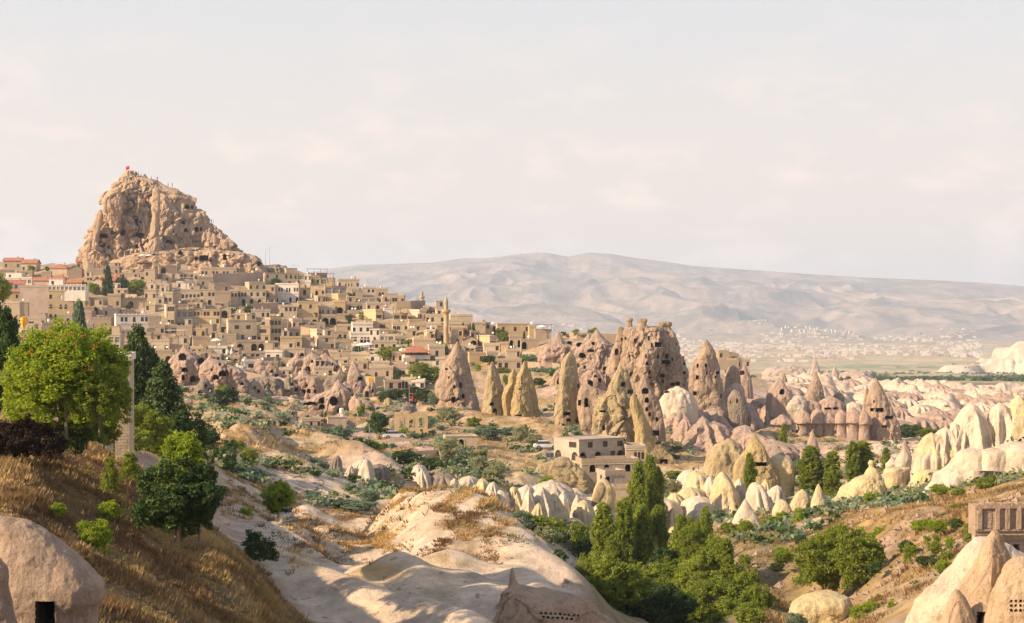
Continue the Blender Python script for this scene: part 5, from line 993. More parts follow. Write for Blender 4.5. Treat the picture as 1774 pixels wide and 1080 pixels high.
V = [
 (3, 580, 935, 92, 178, 20, 'rr.rr.rr.r', 'f', 'tan', 'long top-row stone house with small paired windows under the castle rock'),
 (3, 365, 500, 120, 215, 0, 'aa.r', 'f', 'tan'), (3, 1240, 1560, 145, 275, 40, 'r.r.aaa/.r..r.', 'f', 'tan', 'long hilltop stone house with a triple arched window'),
 (3, 1565, 1640, 155, 270, 0, 'G/r.', 'f', 'buff'), (3, 1645, 1705, 170, 275, 0, 'r.r/.', 'f', 'chalk'), (3, 1708, 1790, 178, 262, 0, 'r.r', 'f', 'gold'),
 (3, 0, 110, 112, 265, 0, 'r./.r', 'f', 'tan'), (3, 112, 300, 165, 235, 30, 'A.A.', 'f', 'buff'), (3, 1075, 1235, 238, 325, 90, 'r.r.r', 'f', 'buff'),
 (3, 955, 1235, 322, 470, 20, 'aaa.r.r.r/.A.A.A.', 'f', 'buff', 'arcaded hotel with a wooden balcony and three ground arches'), (3, 1245, 1338, 280, 465, 0, '.r/r./.r', 'f', 'tan'), (3, 1342, 1580, 258, 450, 0, '.rr.aa.rr/A...A.A', 'f', 'chalk', 'white hotel with paired windows over dark arches'),
 (3, 1582, 1700, 300, 430, 0, '.A./G.G', 'f', 'gold', None, dict(canopy='redaw')), (3, 725, 893, 342, 445, 0, '', 'f', 'rub'), (3, 885, 955, 330, 475, 0, 'rr/..', 'f', 'tan'), (3, 570, 722, 318, 478, 0, 'r.rr/A.A.', 'f', 'tan'),
 (3, 375, 568, 322, 420, 12, 'aaaaa', 'f', 'buff', 'house with a row of five arched windows'), (3, 205, 370, 345, 455, 40, '.r.', 'f', 'pale'), (3, 225, 420, 470, 600, 60, 'A..', 'f', 'pale'), (3, 445, 620, 455, 520, 0, 'GGG', 'f', 'tan', None, dict(canopy='canvas')),
 (3, 312, 500, 530, 665, 0, 'GGG/...', 'f', 'buff', 'open glazed restaurant terrace under a flat red roof', dict(canopy='redaw')), (3, 502, 770, 520, 675, 0, 'rr.rr.rr/.....r', 'f', 'gold', 'long golden house with three pairs of windows'), (3, 750, 885, 510, 605, 20, 'A', 't', 'buff'),
 (3, 1390, 1560, 488, 605, 30, '.rrr/r...', 'f', 'buff'), (3, 860, 1140, 632, 850, 40, '.W.W./r.r.W', 'f', 'buff', 'big stone house with two wide dark windows upstairs'), (3, 1295, 1400, 610, 862, 110, 'rrr/rrr/.rr', 'f', 'gold', 'tall three-storey stone house with rows of small windows'),
 (3, 782, 850, 668, 750, 0, 'D', 'f', 'tan'), (3, 492, 625, 715, 805, 0, 'r.a', 'f', 'gold'), (3, 692, 795, 768, 835, 0, '.r.', 'f', 'buff'), (3, 945, 1225, 850, 935, 0, 'A.AA', 'f', 'rub', 'stone arcade with three pale-rimmed arches'),
 (3, 1398, 1610, 808, 925, 30, 'r.r', 'f', 'gold', 'tan cube house with two square windows over arches'), (3, 1612, 1700, 790, 920, 0, '', 'f', 'rub'), (3, 1380, 1640, 925, 1040, 0, 'A.r.A', 'f', 'tan'),
 (3, 72, 250, 850, 945, 0, 'r.r', 'f', 'buff'), (3, 70, 170, 772, 845, 0, '.r', 'f', 'tan'), (3, 78, 272, 945, 1080, 10, 'r.A', 'f', 'tan'), (3, 1585, 1682, 625, 715, 70, '.rr.', 'f', 'pale'), (3, 236, 306, 482, 680, 0, 'rrr/../rr', 'f', 'buff'),
 (3, 20, 160, 590, 700, 0, '', 'f', 'pinkst'), (3, 330, 490, 690, 800, 0, '', 'f', 'rub'), (3, 560, 700, 680, 760, 0, '..', 'f', 'rub'), (3, 240, 420, 800, 880, 0, 'r..', 'f', 'rub', None, dict(canopy='canvas')), (3, 800, 940, 770, 850, 0, '.', 'f', 'rub'), (3, 1140, 1290, 690, 860, 0, 'W/rr', 'f', 'tan'),
 (3, 540, 700, 190, 290, 0, '.r.r', 'f', 'rub'), (3, 700, 870, 205, 250, 0, '...', 'f', 'tan'), (3, 500, 560, 160, 280, 0, 'r/.', 'f', 'buff'), (3, 330, 500, 240, 300, 0, 'r.r', 'f', 'chalk', None, dict(canopy='canvas')), (3, 80, 250, 260, 320, 0, 'rrr.', 'f', 'buff'), (3, 0, 120, 320, 420, 0, 'r.r', 'f', 'buff'), (3, 120, 200, 390, 470, 20, 'r', 'f', 'pale'), (3, 640, 740, 30, 80, 0, 'r.r', 'f', 'buff'), (3, 780, 860, 440, 490, 0, 'D.', 'f', 'rub'),
 (2, 30, 205, 125, 215, 0, 'r.r', 'g', 'rub', 'old brown gabled house with a dark attic opening'), (2, 208, 355, 150, 245, 0, 'r.r', 'g', 'buff', 'hilltop house with bright red tile roof and a bush'), (2, 750, 985, 135, 210, 0, 'rr..r', 'g', 'tan', 'long red-roofed house against the castle foot'), (2, 490, 660, 200, 250, 0, '..', 'h', 'buff'), (2, 665, 800, 205, 300, 30, '..', 't', 'rub'),
 (2, 48, 310, 300, 358, 0, 'GGGGGG', 'f', 'chalk', 'low white house with a long glazed front'), (2, 325, 480, 320, 375, 0, '.', 'g', 'tan'), (2, 480, 640, 305, 370, 0, '..', 'h', 'buff'), (2, 655, 800, 340, 375, 0, '', 'g', 'tan'), (2, 912, 1000, 320, 400, 0, '.', 't', 'pale'),
 (2, 198, 470, 390, 680, 0, '.../.../...', 'f', 'pinkst', 'blank pinkish hotel wing with rough patched wall'), (2, 475, 712, 430, 720, 0, 'r.aa./r.aa./rr.a.', 'f', 'gold', 'golden three-storey hotel with arched windows'), (2, 716, 835, 430, 610, 0, '.rr./a..', 'f', 'gold', 'blank-cornered hotel wing with slit windows'),
 (2, 0, 190, 545, 780, 0, '...', 'f', 'buff', 'plain buff building with square corner pillars'), (2, 195, 272, 545, 740, 0, 'c', 'f', 'tan'), (2, 80, 190, 430, 520, 0, '.r', 'g', 'gold'), (2, 1142, 1440, 668, 825, 60, '.rr.a.rr/A.....', 'f', 'chalk', 'white house with a round-headed middle window and dark arch'), (2, 1150, 1350, 632, 665, 0, '', 'g', 'buff'),
 (2, 945, 1180, 865, 1025, 0, 'GGGG/..rr', 'f', 'buff', 'house with a columned terrace over two small windows'), (2, 850, 1050, 500, 575, 0, '..', 'f', 'rub'), (2, 765, 918, 590, 668, 0, '..s', 'f', 'gold'), (2, 1060, 1190, 470, 595, 0, '.a', 'f', 'rub'), (2, 1195, 1430, 510, 590, 0, '.A..', 'f', 'tan', None, dict(canopy='wood')),
 (2, 1355, 1530, 195, 250, 0, 'GGG', 'f', 'buff', 'hilltop cafe terrace under a red canopy', dict(canopy='redaw')), (2, 1165, 1260, 165, 240, 0, '.r', 'f', 'rub'), (2, 1430, 1560, 435, 500, 0, 'r.r', 'f', 'tan'), (2, 1560, 1700, 450, 560, 0, '.rr', 'f', 'buff'), (2, 890, 1090, 700, 790, 0, '.', 'f', 'rub'), (2, 280, 450, 700, 780, 0, 'W.r', 'f', 'ashlar'), (2, 560, 700, 670, 760, 0, '.r', 'f', 'buff'), (2, 920, 1060, 580, 650, 0, 'A.r', 'f', 'buff'), (2, 1010, 1150, 610, 680, 0, 'r.', 'f', 'pale'),
 (2, 0, 60, 340, 420, 0, '.r', 'f', 'buff'), (2, 410, 500, 240, 300, 0, '..', 'f', 'tan'), (2, 860, 1010, 215, 290, 0, '', 'f', 'rub'), (2, 1180, 1360, 255, 310, 0, 'r.r', 'f', 'buff'), (2, 1380, 1530, 260, 330, 0, 'W.r', 'f', 'tan'), (2, 1000, 1160, 300, 340, 0, '', 'g', 'tan'), (2, 1450, 1640, 340, 420, 0, '..cccc', 'f', 'pale'), (2, 1600, 1690, 270, 350, 0, 'r', 'f', 'buff'), (2, 760, 900, 640, 720, 0, '..', 'f', 'pinkst'), (2, 1300, 1480, 850, 960, 0, '.r', 'f', 'tan'), (2, 1490, 1665, 920, 1040, 0, 'r.r', 'f', 'buff'),
 (4, 190, 390, 90, 160, 0, 'GGG', 'f', 'rub', 'dark-glazed hilltop restaurant with a steel-framed terrace', dict(canopy='wood')), (4, 260, 460, 140, 200, 0, 'GG.', 'f', 'gold', 'red-walled restaurant terrace below the glazed one', dict(canopy='redaw')), (4, 508, 720, 155, 240, 0, 'r.ccc.r', 'f', 'buff', 'skyline house with pot plants along its roof edge'), (4, 372, 590, 220, 300, 0, 'GGG', 'f', 'tan', 'restaurant with a red timber upper floor', dict(canopy='redaw')),
 (4, 758, 885, 240, 335, 0, '.aa/..', 'f', 'pale'), (4, 888, 1010, 250, 340, 0, '.rr.', 'f', 'tan'), (4, 645, 757, 262, 335, 0, 'r.', 'f', 'rub'), (4, 978, 1115, 298, 400, 0, '.r.rr', 'f', 'buff'), (4, 1118, 1182, 318, 405, 0, '.r', 'f', 'tan'), (4, 508, 585, 308, 380, 100, '', 'f', 'gold'), (4, 300, 400, 325, 385, 80, 'r.rr', 'f', 'buff'),
 (4, 95, 300, 388, 540, 30, 'r.r./s.sD', 'f', 'gold', 'golden house with a big doorway high in its wall'), (4, 310, 472, 435, 520, 0, 'rr.r.r', 'f', 'buff'), (4, 160, 300, 545, 620, 0, 'AA', 'f', 'rub'), (4, 340, 490, 525, 615, 0, 'AA', 'f', 'rub', 'double vaulted cellar with two big dark arches'), (4, 472, 580, 380, 510, 0, 'A', 'f', 'gold', 'tall porch house with one high arch'), (4, 585, 755, 395, 475, 0, '.D..rr', 'f', 'buff'), (4, 800, 1020, 395, 470, 0, 'a.A.a', 'f', 'buff'),
 (4, 892, 960, 470, 570, 170, 'W', 'f', 'gold', 'bright yellow cube house with one wide window'), (4, 1380, 1440, 435, 520, 0, '.r', 'f', 'tan'), (4, 1455, 1592, 445, 530, 0, 'rr.r', 'f', 'pale'), (4, 1340, 1412, 475, 570, 120, 'r.r', 'f', 'pale'), (4, 1072, 1220, 505, 565, 0, 'WW', 'f', 'tan', None, dict(canopy='wood')), (4, 1065, 1228, 605, 680, 0, 'WW.W', 'f', 'buff'), (4, 1235, 1362, 565, 670, 0, '.W', 'f', 'gold'), (4, 1470, 1503, 682, 790, 100, '', 'f', 'gold'), (4, 1282, 1500, 770, 850, 0, '...', 'f', 'buff'),
 (4, 655, 860, 608, 710, 30, 'r.r.ra', 'f', 'chalk'), (4, 635, 830, 705, 812, 20, 'rr.AAA', 'f', 'chalk', 'white house front with three arched windows'), (4, 832, 930, 665, 800, 0, 'r.r/.r.', 'f', 'chalk'), (4, 935, 1180, 730, 815, 0, 'GGG/GGG', 'f', 'pale', 'white building of stacked open balconies'), (4, 1085, 1200, 745, 830, 0, 'GG', 'f', 'tan'), (4, 872, 1110, 795, 880, 0, 'rr.r', 'f', 'buff'), (4, 290, 340, 670, 770, 120, 'rr', 'f', 'pale'), (4, 345, 600, 690, 780, 0, 'rr.rr', 'f', 'tan'), (4, 305, 470, 745, 860, 60, '.r./..r', 'f', 'pale'), (4, 474, 655, 780, 870, 0, 'G..', 'f', 'rub'),
 (4, 645, 830, 830, 895, 0, 'GG', 'f', 'chalk', 'cafe with square white sunshades', dict(canopy='canvas')), (4, 1412, 1520, 605, 700, 0, 'WW', 'f', 'buff'), (4, 1515, 1590, 660, 790, 0, '.W', 'f', 'tan'), (4, 1645, 1774, 610, 690, 0, 'W.', 'f', 'pale'), (4, 1670, 1790, 650, 750, 0, '.r', 'f', 'gold'), (4, 745, 900, 340, 400, 0, 'GG', 'f', 'rub'), (4, 905, 1040, 345, 395, 0, 'r.r', 'f', 'buff'), (4, 980, 1090, 450, 530, 0, '...', 'f', 'chalk'), (4, 600, 720, 480, 540, 0, '..', 'f', 'rub'), (4, 500, 620, 510, 560, 0, '', 'f', 'rub'), (4, 0, 75, 435, 520, 0, 'rrr', 'f', 'buff'), (4, 500, 640, 625, 680, 0, '..r', 'f', 'tan'), (4, 860, 1060, 590, 660, 0, '.W.', 'f', 'tan'), (4, 930, 1080, 670, 720, 0, 'rr', 'f', 'buff'), (4, 1210, 1310, 670, 740, 0, '.r', 'f', 'tan'), (4, 1230, 1420, 620, 680, 0, 'r', 'f', 'buff'), (4, 1400, 1600, 520, 600, 0, 'rr.r', 'f', 'buff'), (4, 120, 320, 640, 700, 0, '', 'f', 'rub'), (4, 40, 135, 565, 660, 60, 'r.r', 'f', 'pale'),
 (6, 1075, 1240, 340, 440, 0, 'WW', 'f', 'pinkst'), (6, 840, 1070, 345, 460, 0, '.d..r.', 'f', 'buff', 'buff house with pots on the roof beside the lane'), (6, 868, 1030, 290, 340, 0, '..', 'f', 'pale'), (6, 708, 808, 295, 440, 0, '.a/..', 'f', 'tan'), (6, 1152, 1300, 470, 570, 0, 'aa.r', 'f', 'buff'), (6, 1260, 1390, 490, 570, 0, 'r.r', 'f', 'chalk'), (6, 985, 1160, 490, 580, 0, '.r.r', 'f', 'rub'), (6, 1505, 1600, 255, 400, 0, 'G./..', 'f', 'pale'), (6, 1440, 1600, 130, 250, 0, '.r.', 'f', 'pale'), (6, 640, 830, 210, 285, 0, '...', 'f', 'buff'), (6, 830, 1010, 220, 290, 0, 'r.r', 'f', 'chalk', None, dict(canopy='canvas')),
 (7, 218, 425, 262, 340, 0, '', 'f', 'buff', 'big windowless skyline block behind the tall minaret'), (7, 205, 350, 308, 370, 0, 'W.W', 'f', 'buff'), (7, 232, 375, 372, 455, 0, '.r.rrr', 'f', 'gold', 'lit golden house with a cluster of tall windows'), (7, 418, 590, 330, 395, 0, '..rr', 'f', 'tan'), (7, 658, 955, 340, 425, 0, '.r..r..r', 'f', 'gold', 'long ornate stone mansion on the skyline'), (7, 955, 1012, 358, 415, 0, '.', 'f', 'gold'), (7, 585, 650, 455, 560, 130, 'W', 'f', 'gold', 'bright house with one tall dark window'),
 (7, 532, 680, 535, 600, 0, '..r', 'f', 'pale'), (7, 740, 870, 590, 660, 0, '...r', 'f', 'buff'), (7, 655, 885, 680, 770, 0, 'rr.r', 'f', 'rub'), (7, 330, 470, 480, 545, 0, '.A', 't', 'buff'), (7, 395, 545, 610, 710, 0, '.r', 'f', 'gold'), (7, 0, 75, 405, 530, 0, 'r/.', 'f', 'pale'), (7, 25, 160, 182, 250, 0, 'r.r', 'f', 'buff'), (7, 35, 160, 260, 330, 0, '..aa', 'f', 'pale'), (7, 160, 240, 270, 320, 0, 'aa', 'f', 'pale'), (7, 770, 880, 455, 560, 0, 'A.A', 'f', 'rub'), (7, 880, 1050, 490, 570, 0, 'A..', 'f', 'rub'), (7, 560, 660, 610, 690, 0, '..', 'f', 'buff'), (7, 230, 330, 550, 640, 0, 'r.', 'f', 'buff'), (7, 590, 660, 360, 420, 0, '', 'f', 'rub'), (7, 0, 150, 545, 640, 0, 'r..', 'f', 'pale'), (7, 1015, 1160, 405, 440, 0, '', 'f', 'rub', None, dict(canopy='wood')), (7, 690, 760, 520, 580, 0, '.', 'f', 'gold'),
 (8, 1262, 1350, 410, 480, 0, 'r.', 'f', 'rub', 'ruined two-storey house on the plateau edge'), (8, 1350, 1440, 440, 500, 0, 'W', 'f', 'rub'), (8, 1340, 1545, 490, 560, 0, '..r.r', 'f', 'pale', 'long low pale house on the plateau edge'),
]
for t in V:
    t = list(t); kw = t.pop() if isinstance(t[-1], dict) else {}
    while len(t) < 10: t.append(None)
    z, X0, X1, Y0, Y1, XL, spec, roof, mat, label = t
    if XL == 0 and rnd.random() < .3: XL = rnd.choice([10, 14, 20])
    HZ(z, X0, X1, Y0, Y1, XL, spec, roof, mat, label, **kw)
D_ = Dat(104, 556.7, 380, 860); house(83, 147, 495, 505, 0, 'GGGGGGGGG', 'f', 'chalk', 'white glass gallery on top of the golden hotel', D=D_ + .6, par=False, cat='roof gallery', name='glass_gallery', deep=6)
# the rest of the village: smaller houses wherever the slope still shows
VP = [(0, 470, 615), (100, 468, 600), (200, 462, 600), (300, 464, 655), (400, 470, 675), (500, 482, 680), (600, 500, 675), (700, 540, 640), (800, 565, 620), (860, 580, 605)]
fr = random.Random(41); nfil = 0
SP = ['r.r', '.r', 'rr', 'r.rr', '.a.', 'A.', 'A.r', 'r.r.r', '..', 'aa', 'W', '.r.r/r..', 'rr/.A', 'r.', '.rr./A..', 's.r']
for k in range(2600):
    px = fr.uniform(0, 860); y0 = np.interp(px, [v[0] for v in VP], [v[1] for v in VP]); y1 = np.interp(px, [v[0] for v in VP], [v[2] for v in VP])
    py = fr.uniform(y0 + 10, y1); w = fr.uniform(14, 34); h = fr.uniform(10, 17)
    a = cover[int(py - h):int(py), int(max(px - w / 2, 0)):int(px + w / 2)]
    if a.size == 0 or a.mean() > .16: continue
    sp = fr.choice(SP); 
    if w < 20 and len(sp.split('/')[0]) > 3: sp = 'rr'
    house(px - w / 2, px + w / 2, py - h, py, fr.choice([0, 0, 4, 8, 12]), sp, fr.choice('fffffffffg' if px < 250 else 'ffffffffff'), fr.choice(['tan', 'tan', 'buff', 'buff', 'rub', 'rub', 'gold', 'pale', 'pinkst', 'chalk']))
    nfil += 1
    if nfil >= 190: break
print('filler houses', nfil)
# terrace walls
def wall(pts, h, label, mat='rub', th=.6, D=None, name='stone_wall'):
    P = [Vector(W(x, y, D or Dat(x, y, 150 if y > 700 else 380, 900))) for x, y in pts]; b = P[0].copy(); q = MB()
    for a, c in zip(P[:-1], P[1:]):
        a = a - b; c = c - b; d = (c - a); d.z = 0; n = Vector((d.y, -d.x, 0)).normalized() * -th
        for f in range(1):
            A0, C0 = a + Vector((0, 0, -1.5)), c + Vector((0, 0, -1.5)); A1, C1 = a + Vector((0, 0, h)), c + Vector((0, 0, h))
            q.quad(A0, C0, C1, A1); q.quad(A1, C1, C1 + n, A1 + n); q.quad(A0 + n, C0 + n, C1 + n, A1 + n)
            q.quad(A0, A1, A1 + n, A0 + n); q.quad(C0, C1, C1 + n, C0 + n)
    root = link(name, q.mesh(name, M[mat]), loc=b); mx_ = pts[len(pts) // 2]
    tag(root, label, 'wall', 'walls of the hill village' if 'between the houses' in label else None, mx_[0], mx_[1]); return root
Z = lambda z, *p: [({3: 250, 4: 500, 6: 500, 7: 740, 2: 0}[z] + x / (5.4 if z == 7 else 5.683 if z == 2 else 5.913), {3: 450, 4: 460, 6: 580, 7: 500, 2: 430}[z] + y / (5.4 if z == 7 else 5.683 if z == 2 else 5.913)) for x, y in p]
wall(Z(3, (700, 262), (950, 262), (1210, 250)), 5, 'long high retaining wall under the top road', 'pinkst'); wall(Z(4, (1105, 462), (1250, 460), (1400, 452)), 3.5, 'rubble wall leading to the far minaret')
wall(Z(3, (1050, 560), (1200, 555), (1370, 548)), 4, 'retaining wall with a small vault below the car park'); wall(Z(6, (1000, 560), (850, 600), (830, 640)), 1.2, 'low wall along the lane below the yellow truck')
wall(Z(6, (1190, 440), (1330, 445), (1500, 452)), 2.2, 'garden wall under the big village tree'); wall(Z(7, (1200, 465), (1400, 462), (1660, 470), (1900, 480)), 1.6, 'long garden wall with trees on top near the rock fortress')
wall(Z(7, (880, 640), (1100, 640), (1200, 650)), 1.4, 'upper vineyard terrace wall'); wall(Z(7, (940, 740), (1150, 745), (1240, 760)), 1.6, 'lower vineyard terrace wall')
wall([(655, 806), (700, 800), (760, 795), (765, 800)], 1.5, 'pale retaining wall above the vegetable field', 'buff'); wall([(795, 812), (840, 806), (860, 800)], .5, 'stepped stone wall beside the bright field', 'buff')
wall([(400, 662), (440, 670), (470, 676), (520, 684)], 3.5, 'grey wall under the pink crags', 'pinkst'); wall([(520, 745), (560, 752), (600, 756)], 2, 'ruined dry wall on the scrub slope')
wall([(540, 735), (548, 720), (556, 736)], .1, 'low rubble wall stub', 'rub')
for i in range(46):
    wx_ = fr.uniform(180, 760); y0 = np.interp(wx_, [v[0] for v in VP], [v[1] for v in VP]); y1 = np.interp(wx_, [v[0] for v in VP], [v[2] for v in VP]); wy_ = fr.uniform(y0 + 20, y1 + 12); ln = fr.uniform(10, 26)
    wall([(wx_ - ln, wy_ + fr.uniform(-1, 1)), (wx_, wy_ + fr.uniform(-1, 1)), (wx_ + ln, wy_ + fr.uniform(-2, 2))], fr.uniform(1.2, 2.6), fr.choice(['rubble terrace wall', 'low dry-stone terrace wall', 'crumbling garden wall']) + ' between the houses', fr.choice(['rub', 'rub', 'tan', 'pinkst']))
# ---- white/grey manor at the foot of the yellow rock
def z9(X, Y): return (760 + X / 4.032, 680 + Y / 4.032)
def mh(X0, X1, Y0, Y1, XL, spec, lab, mat='ashlar', D=270, **kw):
    a, b = z9(X0, Y0), z9(X1, Y1); return house(a[0], b[0], a[1], b[1], XL / 4.032, spec, 'f', mat, lab, D=D, cat='manor', name='stone_manor', lo=200, side=kw.pop('side', '.r.'), **kw)
mh(980, 1308, 340, 556, 165, '.r.r.W/A.A.rA/aa.r.', 'grey stone manor with arched balconies at the yellow rock', 'ashlar', 270, deep=7.5, rot=R(32), par=False, side='.W/A.A/.')
mh(1310, 1440, 396, 500, 0, '..ccc', 'lower right wing of the stone manor', D=272, deep=6); mh(1000, 1400, 500, 560, 0, '.A.A..A.', 'vaulted stone base of the manor with three dark arches', 'rub', 266, deep=5, rot=.15)
mh(1165, 1305, 582, 665, 60, 'A...', 'low annex below the manor with one arched door', 'ashlar', 260, deep=4, rot=.3); mh(1220, 1330, 680, 760, 0, '..', 'ruined stone wall house below the annex', 'rub', 255, deep=3)
# ruined arcade
def ruin():
    s = Dat(713, 756, 250, 400); root = link('ruined_arcade', None, loc=W(683, 756, s), rot=(0, 0, .06)); k = s / F; Wd = 58 * k; H = 36 * k
    q = MB(); put = []; facade(q, Wd, 0, H * .42, '..s...s.', put); facade(q, Wd, H * .42, H * .58, '.A.A.A.', put)
    i0 = len(q.v); q.v += [(x, y + .9, z) for x, y, z in q.v[:i0]]; q.f += [tuple(j + i0 for j in f) for f in list(q.f)]; q.m += q.m[:]
    q.box(-.02, Wd + .02, -.02, .92, H, H + .2); q.quad((0, 0, -2), (Wd, 0, -2), (Wd, 0, 0), (0, 0, 0)); q.quad((0, 0, -2), (0, 6, -2), (0, 6, H * .5), (0, 0, H)); q.quad((Wd, 0, -2), (Wd, 5, -2), (Wd, 5, H * .6), (Wd, 0, H))
    link('wall', q.mesh('wall', M['gold']), root)
    for (ch, c, s0, ww, hh, kd) in put:
        if ch == 'A': link('arch_surround', surround_mesh(ww, hh, 'gold'), root, (c, 0, s0))
    for j in range(16):
        q = MB(); x = j * Wd / 16; h = rnd.uniform(.05, .7); q.box(x, x + Wd / 17, .05, .85, H + .2, H + .2 + h); link('coping_stone', q.mesh('coping_stone', M['gold']), root)
    tag(root, 'roofless ruined arcade of three golden arches above the valley', 'ruin', px=713, py=738)
ruin()
def smallruin(x0, x1, y0, y1, spec, lab, mat='pinkst'):
    return house(x0, x1, y0, y1, 3, spec, 'f', mat, lab, D=Dat((x0 + x1) / 2, y1, 200, 420), cat='ruin', name='ruined_house', par=False)
smallruin(452, 471, 722, 746, 'r.r/.A', 'small square pink hut with two slit windows on the slope'); smallruin(523, 555, 728, 752, '..r.r', 'low roofless pinkish hut in the scrub'); smallruin(568, 600, 725, 746, '....', 'crumbling wall house beside the track'); smallruin(772, 826, 758, 776, 'A.A..', 'half-buried pale ruin right of the arcade', 'buff')
# carved façade over the corner cone
def carved():
    D = 67.5; root = link('carved_facade', None, loc=W(1690, 928, D), rot=(0, 0, .05)); k = D / F; Wd = 110 * k; H = 52 * k; q = MB()
    q.box(0, Wd, 0, .9, 0, H); q.box(-.05, Wd + .1, -.10, 0, H - .12, H); q.box(-.05, Wd + .1, -.08, 0, .18, .26)
    link('wall', q.mesh('wall', M['near']), root)
    for j, (x, w) in enumerate([(2, 8), (34, 7), (52, 7), (72, 7), (90, 7)]):
        p = MB(); p.box(x * k, (x + w) * k, -.12, 0, .26, H - .12); link('pilaster', p.mesh('pilaster', M['near']), root)
    for (x, w) in [(14, 14), (59, 9), (80, 8)]:
        p = MB(); p.box(x * k, (x + w) * k, -.02, .0, .3, H - .25); link('niche', p.mesh('niche', M['pink']), root)
    for j in range(26):
        p = MB(); x = (4 + j * 4.1) * k; p.box(x, x + 3.8 * k, -.05, .4, H, H + rnd.uniform(.02, .12)); link('capping_stone', p.mesh('capping_stone', M['near']), root)
    tag(root, 'crumbling carved stone facade on top of the corner cone', 'facade', px=1735, py=900)
    house(1696, 1790, 930, 965, 0, '.D.D.', 'f', 'pinkst', 'rock-cut lower storey with two black openings under the carved facade', D=68.1, cat='rock room', name='rock_room', par=False, deep=.9, lo=50, rot=.05)
carved()
# stone tower block in the garden on the left
def gtower():
    D = 84; root = house(199, 223, 622, 762, 30, '.c./...', 'f', 'buff', 'smooth ashlar corner tower with a slit window among the garden trees', D=D, cat='tower', name='garden_tower', deep=4.5, rot=R(10), lo=60, par=False, side='.')
    q = MB(); k = D / F; q.box(-.5, 28 * k, -.5, 4.2, 132 * k + .14, 132 * k + .45); link('roof_slab', q.mesh('roof_slab', M['chalk']), root)
gtower()
# red-roofed pavilion
r = HZ(4, 1190, 1440, 950, 1010, 90, 'r..A', 'f', 'chalk', 'red-roofed pavilion house with a columned veranda', rot=R(14))
def pavilion():
    D = Dat(720, 631, 380, 800) - 1.5; k = D / F; root = link('veranda_pavilion', None, loc=W(702, 621, D), rot=(0, 0, .2)); Wd = 44 * k; L = 7; H = 10 * k
    q = MB(); q.box(0, Wd, 0, L, -.3, 0); q.box(0, Wd, 0, .12, 0, .9); link('balcony', q.mesh('balcony', M['chalk']), root)
    for j in range(8):
        q = MB(); x = j * (Wd - .25) / 7; q.box(x, x + .22, .02, .24, .9, H); link('column', q.mesh('column', M['frame']), root)
    q = MB(); q.box(.3, Wd - .3, 3, L - .1, 0, H); link('wall', q.mesh('wall', M['pinkst']), root)
    q = MB(); A = [(-.8, -.8, H), (Wd + .8, -.8, H), (Wd + .8, L + .8, H), (-.8, L + .8, H)]; r1, r2 = (Wd * .4, L / 2, H + 2), (Wd * .6, L / 2, H + 2)
    q.poly([A[0], A[1], r2, r1]); q.poly([A[1], A[2], r2]); q.poly([A[2], A[3], r1, r2]); q.poly([A[3], A[0], r1]); q.quad(*A[::-1]); link('roof', q.mesh('roof', M['tile']), root)
    tag(root, 'open columned veranda under a red hipped roof', 'pavilion', px=722, py=612)
pavilion()
# minarets
def minaret(px, y0, yb, D, r, lab):
    k = D / F; H = (yb - y0) * k; b = W(px, yb, D); root = link('minaret', None, loc=b)
    q = MB(); q.box(-r * 1.3, r * 1.3, -r * 1.3, r * 1.3, -4, H * .06); link('base', q.mesh('base', M['gold']), root)
    q = MB(); q.lathe([(r * 1.15, H * .06), (r, H * .1), (r, H * .38), (r * 1.05, H * .385), (r, H * .39), (r * .96, H * .62)], 16); link('shaft', q.mesh('shaft', M['gold'], True), root)
    q = MB(); q.lathe([(r * .96, H * .6), (r * 1.25, H * .63), (r * 1.75, H * .66), (r * 1.75, H * .70), (r * 1.6, H * .70), (r * 1.6, H * .665)], 16); link('balcony', q.mesh('balcony', M['gold']), root)
    q = MB(); q.lathe([(r * .8, H * .66), (r * .76, H * .82), (r * .95, H * .83), (0.02, H * .965)], 16); link('spire', q.mesh('spire', M['buff'], True), root)
    q = MB(); q.lathe([(.05, H * .96), (.14, H * .972), (.04, H * .98), (.1, H * .985), (.01, H)], 8); link('finial', q.mesh('finial', M['metal'], True), root)
    tag(root, lab, 'minaret')
minaret(773, 508, 603, Dat(773, 603, 380, 700), .82, 'tall slender stone minaret standing over the lower village')
minaret(731, 501, 545, Dat(731, 534, 380, 700), .62, 'shorter far minaret behind the skyline houses')
# square stone clock tower
house(835.5, 841, 556, 572, 1, 's', 'f', 'buff', 'little square stone tower on the skyline', D=Dat(840, 575, 380, 650), cat='tower', name='square_tower', deep=2)
# flag on the castle
def flag():
    root = link('flagpole', None, loc=W(224.3, 303, castle_D - 3)); q = MB(); q.lathe([(.12, -3), (.08, 4.2), (0, 4.25)], 8); link('pole', q.mesh('pole', M['metal']), root)
    q = MB(); n = 6
    for i in range(n):
        a, b = i / n, (i + 1) / n
        for (u, v) in ((a, b),): q.quad((-1.7 * u, .15 * sin(u * 7), 2.6 - .7 * u), (-1.7 * v, .15 * sin(v * 7), 2.6 - .7 * v), (-1.7 * v, .15 * sin(v * 7), 4.1 - .5 * v), (-1.7 * u, .15 * sin(u * 7), 4.1 - .5 * u))
    f = link('flag', q.mesh('flag', M['flag']), root)
    q = MB(); q.lathe([(.28, 0), (.32, .02), (.28, .04)], 12); link('crescent', q.mesh('crescent', M['carw']), f, (-.75, -.2, 3.1), (R(90), 0, 0), (1, 1, 1))
    tag(root, 'red flag with a white crescent drooping from a pole atop the castle rock', 'flag')
flag()
